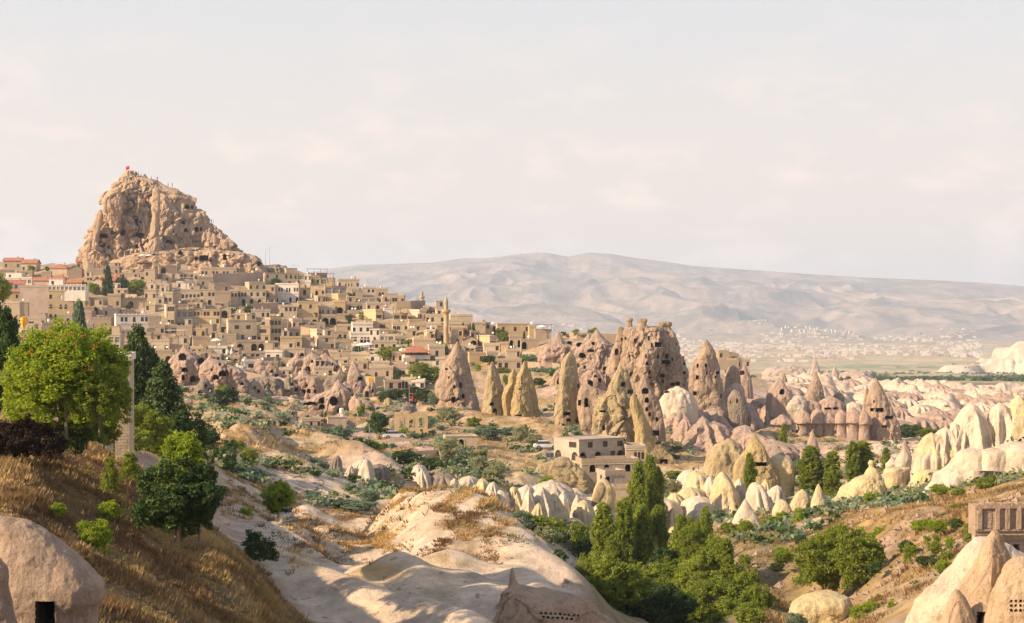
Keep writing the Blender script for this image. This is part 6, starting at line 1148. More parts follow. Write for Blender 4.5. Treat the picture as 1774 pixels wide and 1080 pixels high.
# people on the castle rock
def person_mesh(pose):
    q = MB(); a = .09
    for s in (-1, 1):
        q.tube([(s * .1, 0, 0), (s * .1, .02, .45), (s * .09, 0, .85)], [.055, .06, .085], 6, 1); q.tube([(s * .2, 0, 1.42), (s * (.26 + .1 * pose), -.03, 1.12), (s * (.24 + .2 * pose), -.1 - .1 * pose, .88)], [.055, .045, .035], 6, 0); q.box(s * .1 - .05, s * .1 + .05, -.16, .07, 0, .07, 1)
    q.lathe([(.0, .80), (.16, .82), (.15, 1.0), (.19, 1.3), (.17, 1.43), (.06, 1.5), (.055, 1.56)], 8, squash=.6); q.lathe([(0, 1.53), (.07, 1.56), (.09, 1.66), (.075, 1.75), (0, 1.79)], 8, m=2)
    return q
pm = [person_mesh(0).mesh('person', [M['cloth1'], M['cloth1'], M['skin']]), person_mesh(1).mesh('person', [M['carr'], M['cloth1'], M['skin']]), person_mesh(.4).mesh('person', [M['canvas'], M['cloth1'], M['skin']])]
for i, (X, Y) in enumerate([(560, 152), (575, 150), (590, 150), (604, 154), (620, 152), (640, 160), (718, 190), (765, 192), (848, 236), (880, 240), (1165, 512), (1196, 516), (1180, 522)]):
    o = link('person', pm[i % 3], loc=W(100 + X / 4.435, 270 + Y / 4.435, castle_D - 4), rot=(0, 0, i * 1.3), scale=(1.15,) * 3)
    tag(o, ['dark-clothed person standing on the castle rock', 'red-topped person standing on the castle rock', 'pale-shirted person standing on the castle rock'][i % 3], 'person', 'visitors on the castle rock', 100 + X / 4.435, 270 + Y / 4.435)
M['townw'] = plain('town_white', (.62, .56, .50), var=.1)
# distant apartment blocks and the town
q0 = MB(); q0.box(-.5, .5, -.5, .5, -.3, 1)
for j in range(4):
    for i in range(3): q0.box(-.38 + i * .28, -.22 + i * .28, -.52, -.5, .1 + j * .22, .22 + j * .22, 1)
am = q0.mesh('apartment_block', [M['townw'], M['glass']])
def fz(x, y): return float(farz(np.array([float(x)]), np.array([float(y)]))[0])
rb = random.Random(3)
ORD = ['first', 'second', 'third', 'fourth', 'fifth', 'sixth', 'seventh', 'eighth', 'ninth', 'tenth', 'eleventh', 'twelfth', 'thirteenth', 'fourteenth', 'fifteenth', 'sixteenth', 'seventeenth', 'eighteenth', 'nineteenth', 'twentieth'] + ['twenty-' + a for a in ('first', 'second', 'third', 'fourth', 'fifth', 'sixth', 'seventh', 'eighth', 'ninth')] + ['thirtieth', 'thirty-first', 'thirty-second', 'thirty-third', 'thirty-fourth']
for i in range(34):
    px = 1336 + i * 4.2 + rb.uniform(-1.5, 1.5); D = rb.uniform(8000, 8400); x = (px - CX) / F * D
    o = link('apartment_block', am, loc=(x, D, fz(x, D)), scale=(rb.uniform(8, 15), 10, rb.uniform(9, 17)), rot=(0, 0, rb.uniform(.1, .4)))
    tag(o, 'pale far-off apartment block, %s from the left in the hazy foothill row' % ORD[i], 'apartment block', 'apartment blocks on the foothill')
vs, fs, ms_ = [], [], []
for i in range(5200):
    u = rb.random(); px = rb.uniform(1130, 1700) if u < .85 else rb.uniform(880, 1130); y = rb.gauss(606, 9) if u < .7 else rb.uniform(590, 628)
    D = float(np.interp(-y, [-637, -620, -600, -588], [4300, 5600, 7300, 8600])); x = (px - CX) / F * D; dens = fbm2(np.array([x / 300]), np.array([D / 700]), 3, 401)[0]
    if dens < -.12 + abs(y - 606) * .012: continue
    z = 0; w = rb.uniform(4, 9); h = rb.uniform(4, 10); n = len(vs); vs += [(x - w, D, h), (x + w, D, h), (x + w, D + w, h), (x - w, D + w, h), (x - w, D, -6), (x + w, D, -6), (x + w, D + w, -6), (x - w, D + w, -6)]
    fs += [(n, n + 1, n + 2, n + 3), (n + 4, n + 5, n + 1, n), (n + 5, n + 6, n + 2, n + 1), (n + 7, n + 4, n, n + 3)]; t = rb.choice([0, 0, 1, 2]); ms_ += [3 if t == 2 else t, t, t, t]
vs = np.array(vs); vs[:, 2] += np.repeat(farz(vs[4::8, 0], vs[4::8, 1]), 8)
o = link('distant_town', mesh_np('distant_town', vs, np.array(fs), [M['townw'], M['buff'], M['pinkst'], M['tile']], ms_, False)); o['kind'] = 'stuff'; o['label'] = 'hazy white and red town spread over the far plain'; o['category'] = 'town'

# ------------------------------------------------------------------ vegetation
def leaves(P, Nrm, size, rs, col, aspect=1.6):
    """one bent leaf-clump quad per point"""
    n = len(P); d = rs.normal(size=(n, 3)); d += Nrm * .9; d /= np.linalg.norm(d, axis=1)[:, None]
    u = np.cross(d, rs.normal(size=(n, 3))); u /= np.linalg.norm(u, axis=1)[:, None]; v = np.cross(d, u)
    s = size * rs.uniform(.55, 1.35, n)[:, None] if np.isscalar(size) else size[:, None]
    a = P - u * s * .5; b = P + v * s * .5 * aspect * .6 + d * s * .12; c = P + u * s * .5 * aspect; e = P - v * s * .5 * aspect * .6 + d * s * .12
    V = np.stack([a, b, c, e], 1).reshape(-1, 3); Fq = np.arange(4 * n).reshape(n, 4); C = np.repeat(col, 4)
    return V, Fq, C
def crown_mesh(name, mat, kind, ncl, per, leaf, seed, clr=.16):
    """crown in a unit box: x,y in -.5...5, z 0..1"""
    rs = np.random.RandomState(seed); cl = []
    while len(cl) < ncl:
        if kind == 'poplar':
            z = rs.beta(1.3, 1.3); r = .47 * (np.sin(pi * min(1, z * .9 + .10)) ** .42); a = rs.uniform(0, 2 * pi); r *= rs.uniform(.3, 1.12) * (1 + .22 * sin(a * 3 + seed) * cos(z * 9 + seed) + .12 * sin(z * 23 + a * 2)); cl.append((r * cos(a), r * sin(a), z))
        elif kind == 'conifer':
            z = rs.uniform(0, 1) ** 1.2; lay = z * 9 % 1; r = .5 * (1 - z) ** .85 * (.62 + .38 * (1 - lay)) * rs.uniform(.5, 1.05); a = rs.uniform(0, 2 * pi); cl.append((r * cos(a), r * sin(a), z * .97 - .04 * r))
        elif kind == 'flat':
            a = rs.uniform(0, 2 * pi); r = sqrt(rs.uniform(0, 1)) * .46; top = .92 - .9 * r * r * 1.6 + .07 * sin(5 * a + seed) + .05 * sin(9 * r * 3); cl.append((r * cos(a), r * sin(a), max(.03, top - abs(rs.normal()) * .26)))
        elif kind == 'upright':
            a = rs.uniform(0, 2 * pi); z = rs.uniform(0, 1); r = .44 * (1 - z * .62) * sqrt(rs.uniform(.1, 1)); k = int(a / (2 * pi) * 9); zz = z * (.72 + .28 * ((k * 37 + seed) % 7) / 6); cl.append((r * cos(a), r * sin(a), zz))
        else:
            d = rs.normal(size=3); d /= np.linalg.norm(d); r = rs.uniform(.45, 1.0) ** .5
            lump = 1 + .22 * sin(3 * d[0] * 2 + seed) * cos(4 * d[1] + seed * 2) + .18 * sin(6 * d[2] + 3 * d[0] + seed)
            p = d * np.array([.40, .40, .42]) * r * lump + np.array([0, 0, .52])
            if p[2] < .06: continue
            cl.append(tuple(p))
    cl = np.array(cl); cs = rs.uniform(.55, 1.3, len(cl)) * clr
    sq = np.array([1, 1, .8]) if kind not in ('poplar',) else np.array([1.6, 1.6, .6])
    if kind == 'poplar': cs = cs * rs.uniform(.45, 1.15, len(cl))
    rep = np.repeat(np.arange(len(cl)), per); g = rs.normal(size=(len(rep), 3)); g /= np.linalg.norm(g, axis=1)[:, None]
    P = cl[rep] + g * (rs.uniform(.3, 1, len(rep)) ** .5 * cs[rep])[:, None] * sq
    P[:, 2] = np.clip(P[:, 2], 0.0, 1.05)
    col = np.clip(np.repeat(rs.uniform(.0, 1, len(cl)), per) * .6 + rs.uniform(0, .5, len(rep)), 0, 1)
    V, Fq, C = leaves(P, g, leaf, rs, col)
    if kind == 'poplar': c0 = P.repeat(4, 0); V = c0 + (V - c0) * np.array([1.6, 1.6, .4])
    return mesh_np(name, V, Fq, mat, smooth=False, col=np.repeat(C[:, None], 3, 1))
def trunk_mesh(kind, seed, h=1.0):
    rs = random.Random(seed); q = MB()
    if kind in ('poplar', 'conifer'): q.tube([(0, 0, -.05), (.01, 0, .3), (0, .01, .65), (0, 0, .97)], [.03, .022, .013, .003], 7)
    else:
        q.tube([(0, 0, -.05), (.01, .01, .12), (-.01, 0, .3), (.02, 0, .5)], [.035, .028, .022, .012], 7)
        for k in range(8 if kind != 'bare' else 16):
            a = rs.uniform(0, 2 * pi); r = rs.uniform(.22, .42); z0 = rs.uniform(.05 if kind in ('upright', 'bare', 'bush') else .22, .4)
            e_ = (r * cos(a), r * sin(a), min(.95, z0 + rs.uniform(.2, .5))); m_ = (e_[0] * .45 + rs.uniform(-.04, .04), e_[1] * .45, z0 * .4 + e_[2] * .6 - .02)
            q.tube([(0, 0, z0), m_, e_], [.016, .011, .004], 5)
            for j in range(3): q.tube([m_, (e_[0] * .8 + rs.uniform(-.15, .15), e_[1] * .8 + rs.uniform(-.15, .15), e_[2] + rs.uniform(-.05, .12))], [.008, .002], 4)
    return q.mesh('trunk', M['bare'] if kind == 'bare' else M['bark'])
CR = {}
def crown(key):
    if key in CR: return CR[key]
    k, mat, det, sd_ = key
    # detail: 0 far, 1 middle, 2 near
    ncl = {0: 34, 1: 130, 2: 420}[det]; per = {0: 16, 1: 30, 2: 46}[det]; leaf = {0: .10, 1: .046, 2: .026}[det]
    if k == 'poplar': ncl = int(ncl * 2.6); leaf *= 1.5; per = int(per * .8)
    if k == 'conifer': leaf *= .95; ncl = int(ncl * 1.5)
    if k == 'flat': leaf *= .9; ncl = int(ncl * 1.9)
    clr = {0: .15, 1: .10, 2: .065}[det]
    CR[key] = (crown_mesh('crown', M[mat], k, ncl, per, leaf, sd_ * 7 + 3, clr), trunk_mesh(k, sd_)); return CR[key]
KN = {'lpop': 'green', 'lgreen': 'leafy green', 'ldark': 'dark green', 'lolive': 'silvery olive', 'lgrey': 'grey-green', 'lbright': 'bright yellow-green', 'lpine': 'dark pine', 'lhedge': 'dark purple'}
TN = {'poplar': ('poplar_tree', 'poplar', 'columnar poplar'), 'round': ('broadleaf_tree', 'tree', 'round-crowned tree'), 'conifer': ('conifer_tree', 'conifer', 'conifer'), 'bush': ('bush', 'bush', 'bush'), 'upright': ('upright_shrub', 'shrub', 'upright shrub'), 'flat': ('spreading_tree', 'tree', 'spreading tree')}
tr_ = random.Random(9); tcount = [0]
def tree(px, yt, yb, w, kind='round', mat='lgreen', det=None, D=None, label=None, group=None, clear=None, lo=40):
    if D is None: D = Dat(px, yb, lo)
    k = D / F; H = (yb - yt) * k; Wd = w * k; b = W(px, yb, D)
    if det is None: s_ = max(w, yb - yt); det = 0 if s_ < 24 else (1 if s_ < 85 else 2)
    nm, cat, tn = TN[kind]; root = link(nm, None, loc=b, rot=(0, 0, tr_.uniform(-.5, .5) if kind != 'flat' else 0))
    me, tm = crown(('round' if kind == 'bush' else kind, mat, det, tcount[0] % 3)); tcount[0] += 1
    cl = clear if clear is not None else {'poplar': .04, 'conifer': .04, 'round': .10, 'bush': -.06, 'upright': 0.0, 'flat': .14}[kind]
    link('crown', me, root, (0, 0, H * cl), (0, 0, tr_.uniform(0, 6)), (Wd / .92, Wd / .92, H * (1 - cl) / .97))
    link('trunk', tm, root, None, None, (max(H * .55, Wd * .5), max(H * .55, Wd * .5), H) if kind != 'poplar' else (H * .6, H * .6, H))
    tall = H / max(Wd, .1); adj = '' if kind in ('poplar', 'conifer') else ('wide ' if tall < .7 else 'tall ' if tall > 1.5 else 'small ' if H < 2.5 else '')
    tag(root, label or f'{adj}{KN[mat]} {tn}', cat, group or 'trees and bushes of the valley', px, (yt + yb) / 2)
    return root
# valley poplars, front to back
for a in [(1126, 796, 968, 34, 'tallest poplar of the valley clump, left trunk', 215), (1104, 806, 970, 30, None, 212), (1140, 815, 975, 26, None, 216), (1046, 877, 1010, 40, 'poplar standing alone at the left edge of the clump', 172), (1082, 868, 1015, 36, None, 178), (1112, 880, 1015, 40, None, 180), (1140, 882, 1015, 36, None, 182), (1180, 896, 1000, 28, None, 190), (1195, 900, 1000, 22, None, 195),
          (1222, 883, 1020, 24, None, 170), (1256, 937, 1050, 34, None, 150), (1065, 930, 1040, 34, None, 165)]:
    tree(a[0], a[1], a[2], a[3] * .92, 'poplar', 'lpop', 2, a[5], a[4] or 'slender green poplar in the valley clump', 'poplars of the valley clump')
for a in [(1299, 790, 900, 20, 235), (1312, 842, 900, 14, 232), (1404, 776, 862, 36, 262), (1428, 800, 862, 14, 262), (1442, 786, 862, 28, 260), (1478, 768, 846, 24, 270), (1496, 768, 840, 32, 272), (1358, 736, 796, 12, 335), (1535, 777, 822, 14, 285)]:
    tree(a[0], a[1], a[2], a[3], 'poplar', 'lpop' if a[0] < 1400 else 'lgreen', None, a[4], 'distant green poplar among the white rocks', 'poplars among the rocks')
# valley grove
for a in [(1010, 990, 1090, 70, 'ldark'), (1060, 965, 1090, 110, 'lgreen'), (1120, 1000, 1110, 120, 'lgreen'), (1180, 930, 1060, 80, 'lgreen'), (1210, 960, 1080, 90, 'lpop'), (1160, 1010, 1110, 90, 'ldark'), (1230, 1000, 1120, 130, 'lgreen'), (1290, 990, 1100, 70, 'lgreen'), (1040, 1030, 1110, 80, 'ldark'), (1275, 1040, 1130, 110, 'lpop'), (1170, 970, 1040, 60, 'lgreen'), (1090, 1040, 1120, 90, 'ldark'), (1150, 950, 1020, 60, 'ldark'), (1200, 1050, 1140, 90, 'lgreen'), (1310, 1010, 1110, 60, 'lgreen'), (1240, 930, 1010, 60, 'lpop'), (1200, 905, 985, 50, 'lgreen'), (1265, 975, 1060, 70, 'lgreen'), (1020, 960, 1050, 50, 'lgreen'), (1075, 990, 1080, 80, 'lpop'), (1140, 975, 1060, 80, 'lpop')]:
    D = {True: 128, False: 150}[a[2] > 1085]
    tree(a[0], a[1], a[2], a[3], 'round', a[4], 2, D + (a[0] * 7 % 11), {'ldark': 'dark ', 'lpop': 'yellowish ', 'lgreen': 'leafy '}[a[4]] + ('tall' if a[2] - a[1] > 105 else 'rounded') + ' green tree in the valley grove', 'valley grove')
tree(1425, 925, 1040, 100, 'round', 'lgreen', 2, 128, 'left half of the big bushy valley tree pair', 'valley grove'); tree(1485, 915, 1045, 100, 'round', 'lgreen', 2, 126, 'bushy valley tree, the right one of the big pair', 'valley grove'); tree(1452, 908, 1000, 60, 'round', 'lpop', 2, 132)
tree(1505, 1045, 1100, 70, 'bush', 'lbright', 2, 100); tree(1520, 1030, 1095, 46, 'bush', 'lgreen', 1, 104); tree(1545, 1040, 1085, 26, 'upright', 'lbright', 1, 98); tree(1380, 1062, 1092, 40, 'bush', 'lgrey', 1, 96); tree(1300, 1050, 1100, 60, 'bush', 'lgreen', 1, 120)
# left garden
G = 'garden trees on the left hill'
tree(-8, 520, 760, 90, 'round', 'ldark', 2, 80, 'dark tree cut by the left edge of the view', G); tree(-10, 470, 540, 60, 'round', 'lgreen', 1, 300, None, None); tree(8, 588, 745, 56, 'round', 'ldark', 2, 78, None, G)
red_tree = tree(114, 562, 752, 202, 'flat', 'lbright', 2, 73, 'large bright spreading tree with red-orange seed clusters', G)
tree(118, 610, 760, 150, 'flat', 'lgreen', 2, 76, 'shaded green spreading tree just behind the red-flecked one', G)
rs_ = np.random.RandomState(4); P = []
for (x, y) in [(104, 585), (146, 582), (78, 590), (122, 578), (55, 612), (96, 640), (165, 600), (108, 610), (60, 655), (130, 600), (86, 572), (150, 640)]:
    c = np.array(W(x, y, 70.5)); P.append(c + rs_.normal(size=(9, 3)) * np.array([.09, .1, .07]))
P = np.concatenate(P) - np.array(red_tree.location); Vv, Ff, Cc = leaves(P, rs_.normal(size=P.shape), .075, rs_, rs_.uniform(0, 1, len(P)))
sc_ = link('seed_clusters', mesh_np('seed_clusters', Vv, Ff, M['lred'], smooth=False, col=np.repeat(Cc[:, None], 3, 1))); sc_.parent = red_tree; sc_['kind'] = 'stuff'; red_tree.rotation_euler = (0, 0, 0)
tree(172, 628, 752, 104, 'flat', 'lgreen', 2, 72, 'lower spreading bough tree to the right of the red-flecked one', G); tree(60, 600, 745, 110, 'round', 'lgreen', 2, 77, None, G, clear=.05); tree(40, 640, 760, 50, 'upright', 'lbright', 2, 79, None, G); tree(70, 655, 758, 60, 'upright', 'lbright', 2, 80, None, G); tree(120, 665, 770, 60, 'upright', 'lgreen', 2, 77, None, G)
tree(150, 690, 775, 70, 'bush', 'lgreen', 2, 78, None, G); tree(180, 700, 775, 60, 'bush', 'lgreen', 2, 80, None, G); tree(130, 720, 790, 50, 'bush', 'ldark', 1, 76, None, G)
tree(137, 528, 740, 80, 'conifer', 'lgrey', 2, 140, 'tall light spruce poking above the garden trees', G); tree(25, 560, 730, 60, 'conifer', 'lpine', 1, 140, None, G)
tree(238, 572, 780, 150, 'conifer', 'lpine', 2, 129, 'tall dark pine beside the stone tower, left of its twin', G); tree(282, 632, 800, 150, 'conifer', 'lpine', 2, 127, 'dark pine to the right of the taller one', G); tree(258, 610, 790, 160, 'conifer', 'ldark', 2, 131, None, G)
for a in [(250, 700, 790, 90, 'lgreen'), (300, 715, 800, 80, 'ldark'), (330, 725, 800, 70, 'ldark'), (235, 740, 790, 50, 'lgreen'), (355, 735, 790, 40, 'ldark'), (210, 760, 792, 30, 'lpine'), (280, 740, 800, 70, 'lgreen')]: tree(a[0], a[1], a[2], a[3], 'round', a[4], 2 if a[3] > 60 else 1, None, None, G, lo=85)
for a in [(0, 728, 800, 60), (34, 724, 796, 60), (66, 728, 792, 56), (96, 738, 800, 46)]: tree(a[0], a[1], a[2], a[3], 'bush', 'lhedge', 2 if a[3] > 56 else 1, 73, 'dark purple hedge clump under the garden trees', 'purple hedge')
tree(55, 716, 735, 60, 'bush', 'lgreen', 1, 76, None, G)
# foreground shrubs
tree(316, 750, 930, 128, 'upright', 'lbright', 2, 70.2, 'upright dark green bush with sunlit yellow tips on the grassy hill', 'foreground shrubs', clear=.3); tree(304, 798, 936, 146, 'round', 'ldark', 2, 69.6, 'dense dark lower half of the grassy-hill bush', 'foreground shrubs', clear=0.0); tree(345, 805, 930, 84, 'round', 'ldark', 2, 69.5, None, 'foreground shrubs', clear=0)
tree(482, 833, 896, 58, 'round', 'lbright', 2, 132, 'small round tree with yellow-green top on the white slope', 'foreground shrubs'); tree(482, 852, 895, 52, 'round', 'ldark', 1, 133, None, 'foreground shrubs', clear=0)
tree(440, 918, 972, 60, 'upright', 'ldark', 1, None, None, 'foreground shrubs'); tree(466, 935, 982, 44, 'upright', 'ldark', 1, None, None, 'foreground shrubs'); tree(425, 878, 905, 40, 'upright', 'lbright', 1, None, None, 'foreground shrubs'); tree(866, 951, 978, 20, 'round', 'lbright', 1, None, 'tiny lone bright sapling on the white dune', 'foreground shrubs', clear=.05)
tree(965, 1003, 1022, 28, 'bush', 'lbright', 1, None, None, 'foreground shrubs'); tree(165, 900, 948, 66, 'bush', 'lbright', 1, None, None, 'foreground shrubs', clear=-.3); tree(190, 868, 900, 44, 'bush', 'lbright', 1, None, None, 'foreground shrubs', clear=-.3); tree(98, 870, 896, 34, 'bush', 'lbright', 1, None, None, 'foreground shrubs', clear=-.3)
tree(225, 780, 830, 40, 'upright', 'lgreen', 1, 72, None, 'foreground shrubs'); tree(190, 790, 850, 36, 'upright', 'lgreen', 1, 72, None, 'foreground shrubs')
# mid-valley trees: (px, ytop, ybase, width, kind, colour)
MV = [(392, 670, 712, 42, 'round', 'ldark'), (386, 668, 690, 24, 'round', 'lbright'), (392, 715, 738, 40, 'bush', 'lgrey'), (438, 717, 740, 36, 'bush', 'ldark'), (440, 738, 756, 50, 'bush', 'lgrey'), (365, 745, 775, 36, 'bush', 'ldark'), (408, 762, 784, 34, 'bush', 'lgreen'), (430, 776, 812, 34, 'round', 'lgreen'), (398, 785, 822, 30, 'round', 'ldark'), (445, 812, 836, 50, 'bush', 'lgrey'), (470, 780, 812, 44, 'bush', 'lgreen'), (505, 800, 828, 34, 'bush', 'lgreen'), (545, 795, 822, 50, 'bush', 'lgrey'), (592, 822, 834, 26, 'bush', 'lgrey'),
      (552, 738, 782, 44, 'round', 'lolive'), (585, 736, 786, 46, 'round', 'lgrey'), (568, 748, 788, 50, 'round', 'lgrey'), (590, 770, 802, 40, 'round', 'lgreen'), (625, 758, 790, 50, 'bush', 'ldark'), (650, 765, 790, 34, 'bush', 'lgreen'), (697, 780, 806, 54, 'bush', 'ldark'), (716, 785, 806, 40, 'bush', 'ldark'), (744, 793, 818, 34, 'bush', 'ldark'), (777, 757, 808, 42, 'round', 'lolive'), (830, 788, 828, 34, 'round', 'lolive'), (858, 800, 838, 40, 'round', 'lolive'), (663, 795, 812, 24, 'bush', 'lgreen'), (628, 792, 806, 18, 'bush', 'lgreen'), (705, 823, 830, 10, 'bush', 'ldark'),
      (656, 714, 760, 38, 'round', 'ldark'), (652, 712, 740, 26, 'round', 'lolive'), (700, 740, 756, 18, 'bush', 'lgreen'), (755, 680, 716, 34, 'round', 'lgrey'), (735, 672, 702, 32, 'round', 'ldark'), (715, 668, 696, 36, 'round', 'ldark'), (683, 674, 696, 36, 'round', 'ldark'), (665, 678, 696, 28, 'bush', 'ldark'), (775, 705, 732, 40, 'bush', 'lolive'), (800, 706, 730, 36, 'bush', 'lolive'), (820, 722, 742, 26, 'bush', 'lgreen'), (845, 738, 760, 60, 'bush', 'lgrey'), (880, 740, 756, 40, 'bush', 'lgrey'), (902, 736, 770, 30, 'round', 'lolive'), (925, 752, 776, 34, 'round', 'lolive'), (960, 738, 750, 30, 'bush', 'ldark'), (740, 720, 745, 30, 'bush', 'lgrey'),
      (730, 628, 668, 46, 'round', 'lgreen'), (748, 636, 668, 34, 'round', 'lgreen'), (715, 645, 672, 34, 'round', 'lgreen'), (670, 600, 628, 30, 'round', 'lgreen'), (693, 600, 620, 26, 'round', 'lgreen'), (655, 608, 624, 16, 'bush', 'lbright'), (620, 598, 616, 14, 'bush', 'ldark'), (626, 700, 722, 16, 'bush', 'lbright'), (690, 640, 655, 14, 'bush', 'ldark'), (560, 700, 714, 14, 'bush', 'ldark'),
      (187, 462, 512, 26, 'conifer', 'ldark'), (212, 480, 512, 28, 'round', 'ldark'), (236, 484, 512, 34, 'round', 'lgreen'), (160, 490, 512, 26, 'round', 'lbright'), (294, 448, 470, 24, 'round', 'ldark'), (9, 495, 525, 24, 'round', 'lgreen'), (82, 462, 472, 8, 'round', 'ldark'), (52, 458, 472, 10, 'bush', 'lgreen'), (478, 482, 496, 18, 'round', 'ldark'), (430, 530, 548, 16, 'bush', 'ldark'), (402, 533, 548, 12, 'round', 'ldark'), (270, 446, 458, 16, 'bush', 'lgreen'), (607, 508, 520, 12, 'round', 'ldark'), (600, 560, 570, 10, 'bush', 'lbright'), (490, 570, 580, 8, 'bush', 'lgreen'),
      (868, 570, 590, 22, 'round', 'ldark'), (856, 566, 585, 12, 'conifer', 'ldark'), (875, 575, 596, 24, 'round', 'lgreen'), (845, 616, 632, 30, 'round', 'ldark'), (820, 562, 580, 12, 'conifer', 'ldark'), (934, 655, 672, 26, 'round', 'ldark'), (880, 650, 668, 24, 'bush', 'lgreen'), (870, 636, 648, 26, 'bush', 'lgreen'), (828, 630, 644, 14, 'bush', 'lgreen'), (905, 620, 630, 14, 'bush', 'lgreen'), (998, 569, 584, 12, 'round', 'lgreen'), (1022, 570, 584, 10, 'round', 'lgreen'), (1030, 568, 585, 12, 'round', 'lgreen'), (976, 574, 584, 10, 'round', 'ldark'), (1010, 578, 585, 16, 'bush', 'lgreen'), (908, 575, 592, 8, 'conifer', 'ldark'), (770, 592, 612, 14, 'bush', 'lgreen'),
      (905, 885, 930, 60, 'bush', 'lgrey'), (930, 890, 940, 60, 'bush', 'lgreen'), (960, 895, 945, 46, 'bush', 'lgreen'), (985, 900, 945, 50, 'bush', 'lolive'), (1005, 905, 960, 40, 'bush', 'lgreen'), (945, 910, 950, 50, 'bush', 'lolive'), (1015, 930, 975, 40, 'bush', 'ldark'), (880, 885, 905, 40, 'bush', 'lgrey'), (970, 950, 985, 26, 'bush', 'ldark'), (948, 825, 845, 28, 'bush', 'lbright'), (960, 842, 860, 14, 'bush', 'ldark'), (1012, 865, 885, 22, 'bush', 'lolive'), (620, 868, 888, 60, 'bush', 'lgrey'), (640, 848, 885, 34, 'round', 'lgrey'), (590, 862, 882, 30, 'bush', 'lgrey'), (738, 866, 876, 20, 'bush', 'lgreen'),
      (1170, 815, 832, 46, 'bush', 'lgreen'), (1195, 815, 830, 30, 'bush', 'lgreen'), (1160, 830, 860, 44, 'round', 'lolive'), (1265, 860, 880, 30, 'bush', 'lgreen'), (1290, 862, 885, 50, 'bush', 'ldark'), (1312, 865, 890, 30, 'bush', 'ldark'), (1292, 900, 932, 30, 'round', 'lbright'), (1355, 885, 910, 24, 'round', 'lbright'), (1390, 880, 915, 36, 'bush', 'lbright'), (1510, 853, 885, 30, 'round', 'lbright'), (1265, 905, 930, 40, 'bush', 'lgreen'), (1335, 895, 915, 40, 'bush', 'lgreen'), (1245, 880, 905, 30, 'bush', 'lgrey'),
      (1628, 838, 862, 34, 'round', 'lbright'), (1660, 845, 862, 26, 'bush', 'lgreen'), (1710, 826, 848, 44, 'bush', 'lgreen'), (1685, 836, 850, 26, 'bush', 'lgreen'), (1750, 818, 832, 14, 'bush', 'lgreen'), (1598, 900, 922, 46, 'bush', 'lbright'), (1625, 900, 925, 34, 'bush', 'lbright'), (1575, 902, 920, 26, 'bush', 'lbright'), (1530, 912, 935, 34, 'bush', 'lbright'), (1622, 925, 945, 16, 'bush', 'lgreen'), (1645, 930, 952, 20, 'bush', 'lbright'), (1680, 905, 930, 24, 'bush', 'lgreen'), (1572, 940, 975, 18, 'upright', 'lgreen'), (1610, 962, 985, 50, 'bush', 'ldark'), (1640, 955, 975, 26, 'bush', 'lgreen'), (1365, 955, 975, 24, 'bush', 'lbright'), (1290, 960, 985, 24, 'bush', 'lgreen'), (1345, 975, 992, 30, 'bush', 'ldark'),
      (1575, 735, 758, 60, 'bush', 'ldark'), (1610, 742, 760, 50, 'bush', 'lgreen'), (1640, 740, 756, 24, 'bush', 'ldark'), (1600, 782, 795, 24, 'bush', 'lbright'), (1390, 705, 716, 20, 'bush', 'ldark'), (1388, 654, 660, 10, 'round', 'ldark'), (1470, 652, 659, 9, 'round', 'ldark'), (1439, 654, 659, 7, 'round', 'ldark'), (1240, 705, 718, 16, 'bush', 'lgrey'), (1185, 696, 708, 14, 'bush', 'lgreen'), (1210, 755, 766, 12, 'bush', 'ldark'), (1157, 706, 728, 12, 'bush', 'lgreen'), (1360, 790, 806, 26, 'bush', 'lgrey'), (1390, 796, 815, 50, 'bush', 'lgrey'), (1230, 742, 750, 12, 'bush', 'lgrey')]
rm = random.Random(21)
for i in range(34):
    x = rm.uniform(200, 850); y0 = np.interp(x, [v[0] for v in VP], [v[1] for v in VP]); y1 = np.interp(x, [v[0] for v in VP], [v[2] for v in VP]); y = rm.uniform(y0 + 25, y1 + 25); w = rm.uniform(7, 15)
    MV.append((x, y - w * rm.uniform(.8, 1.3), y, w, rm.choice(['round', 'bush', 'round']), rm.choice(['ldark', 'lgreen', 'lgreen', 'lgrey'])))
for i in range(34): x = rm.uniform(1330, 1700); y = rm.uniform(890, 1000); w = rm.uniform(14, 34); MV.append((x, y - w * .75, y, w, 'bush', rm.choice(['lbright', 'lgreen', 'lgreen', 'ldark'])))
for i in range(26): x = rm.uniform(800, 1060) if i % 2 else rm.uniform(1150, 1380); y = rm.uniform(835, 915); w = rm.uniform(9, 20); MV.append((x, y - w * .7, y, w, 'bush', rm.choice(['lolive', 'lgreen', 'ldark', 'lgrey'])))
for (x, yt, yb, w, k, m_) in MV: tree(x, yt, yb, w, k, m_)
for (x, yt, yb, w) in [(1462, 870, 892, 30), (1488, 870, 892, 26), (1437, 868, 890, 26), (1545, 862, 880, 22), (1580, 850, 870, 16), (1370, 880, 900, 18)]:
    D = Dat(x, yb); k = D / F; root = link('bare_shrub', trunk_mesh('bare', x), loc=W(x, yb, D), scale=(w * k, w * k, (yb - yt) * k)); tag(root, 'leafless brown shrub among the orchard trees', 'shrub', 'bare shrubs', x, yb)
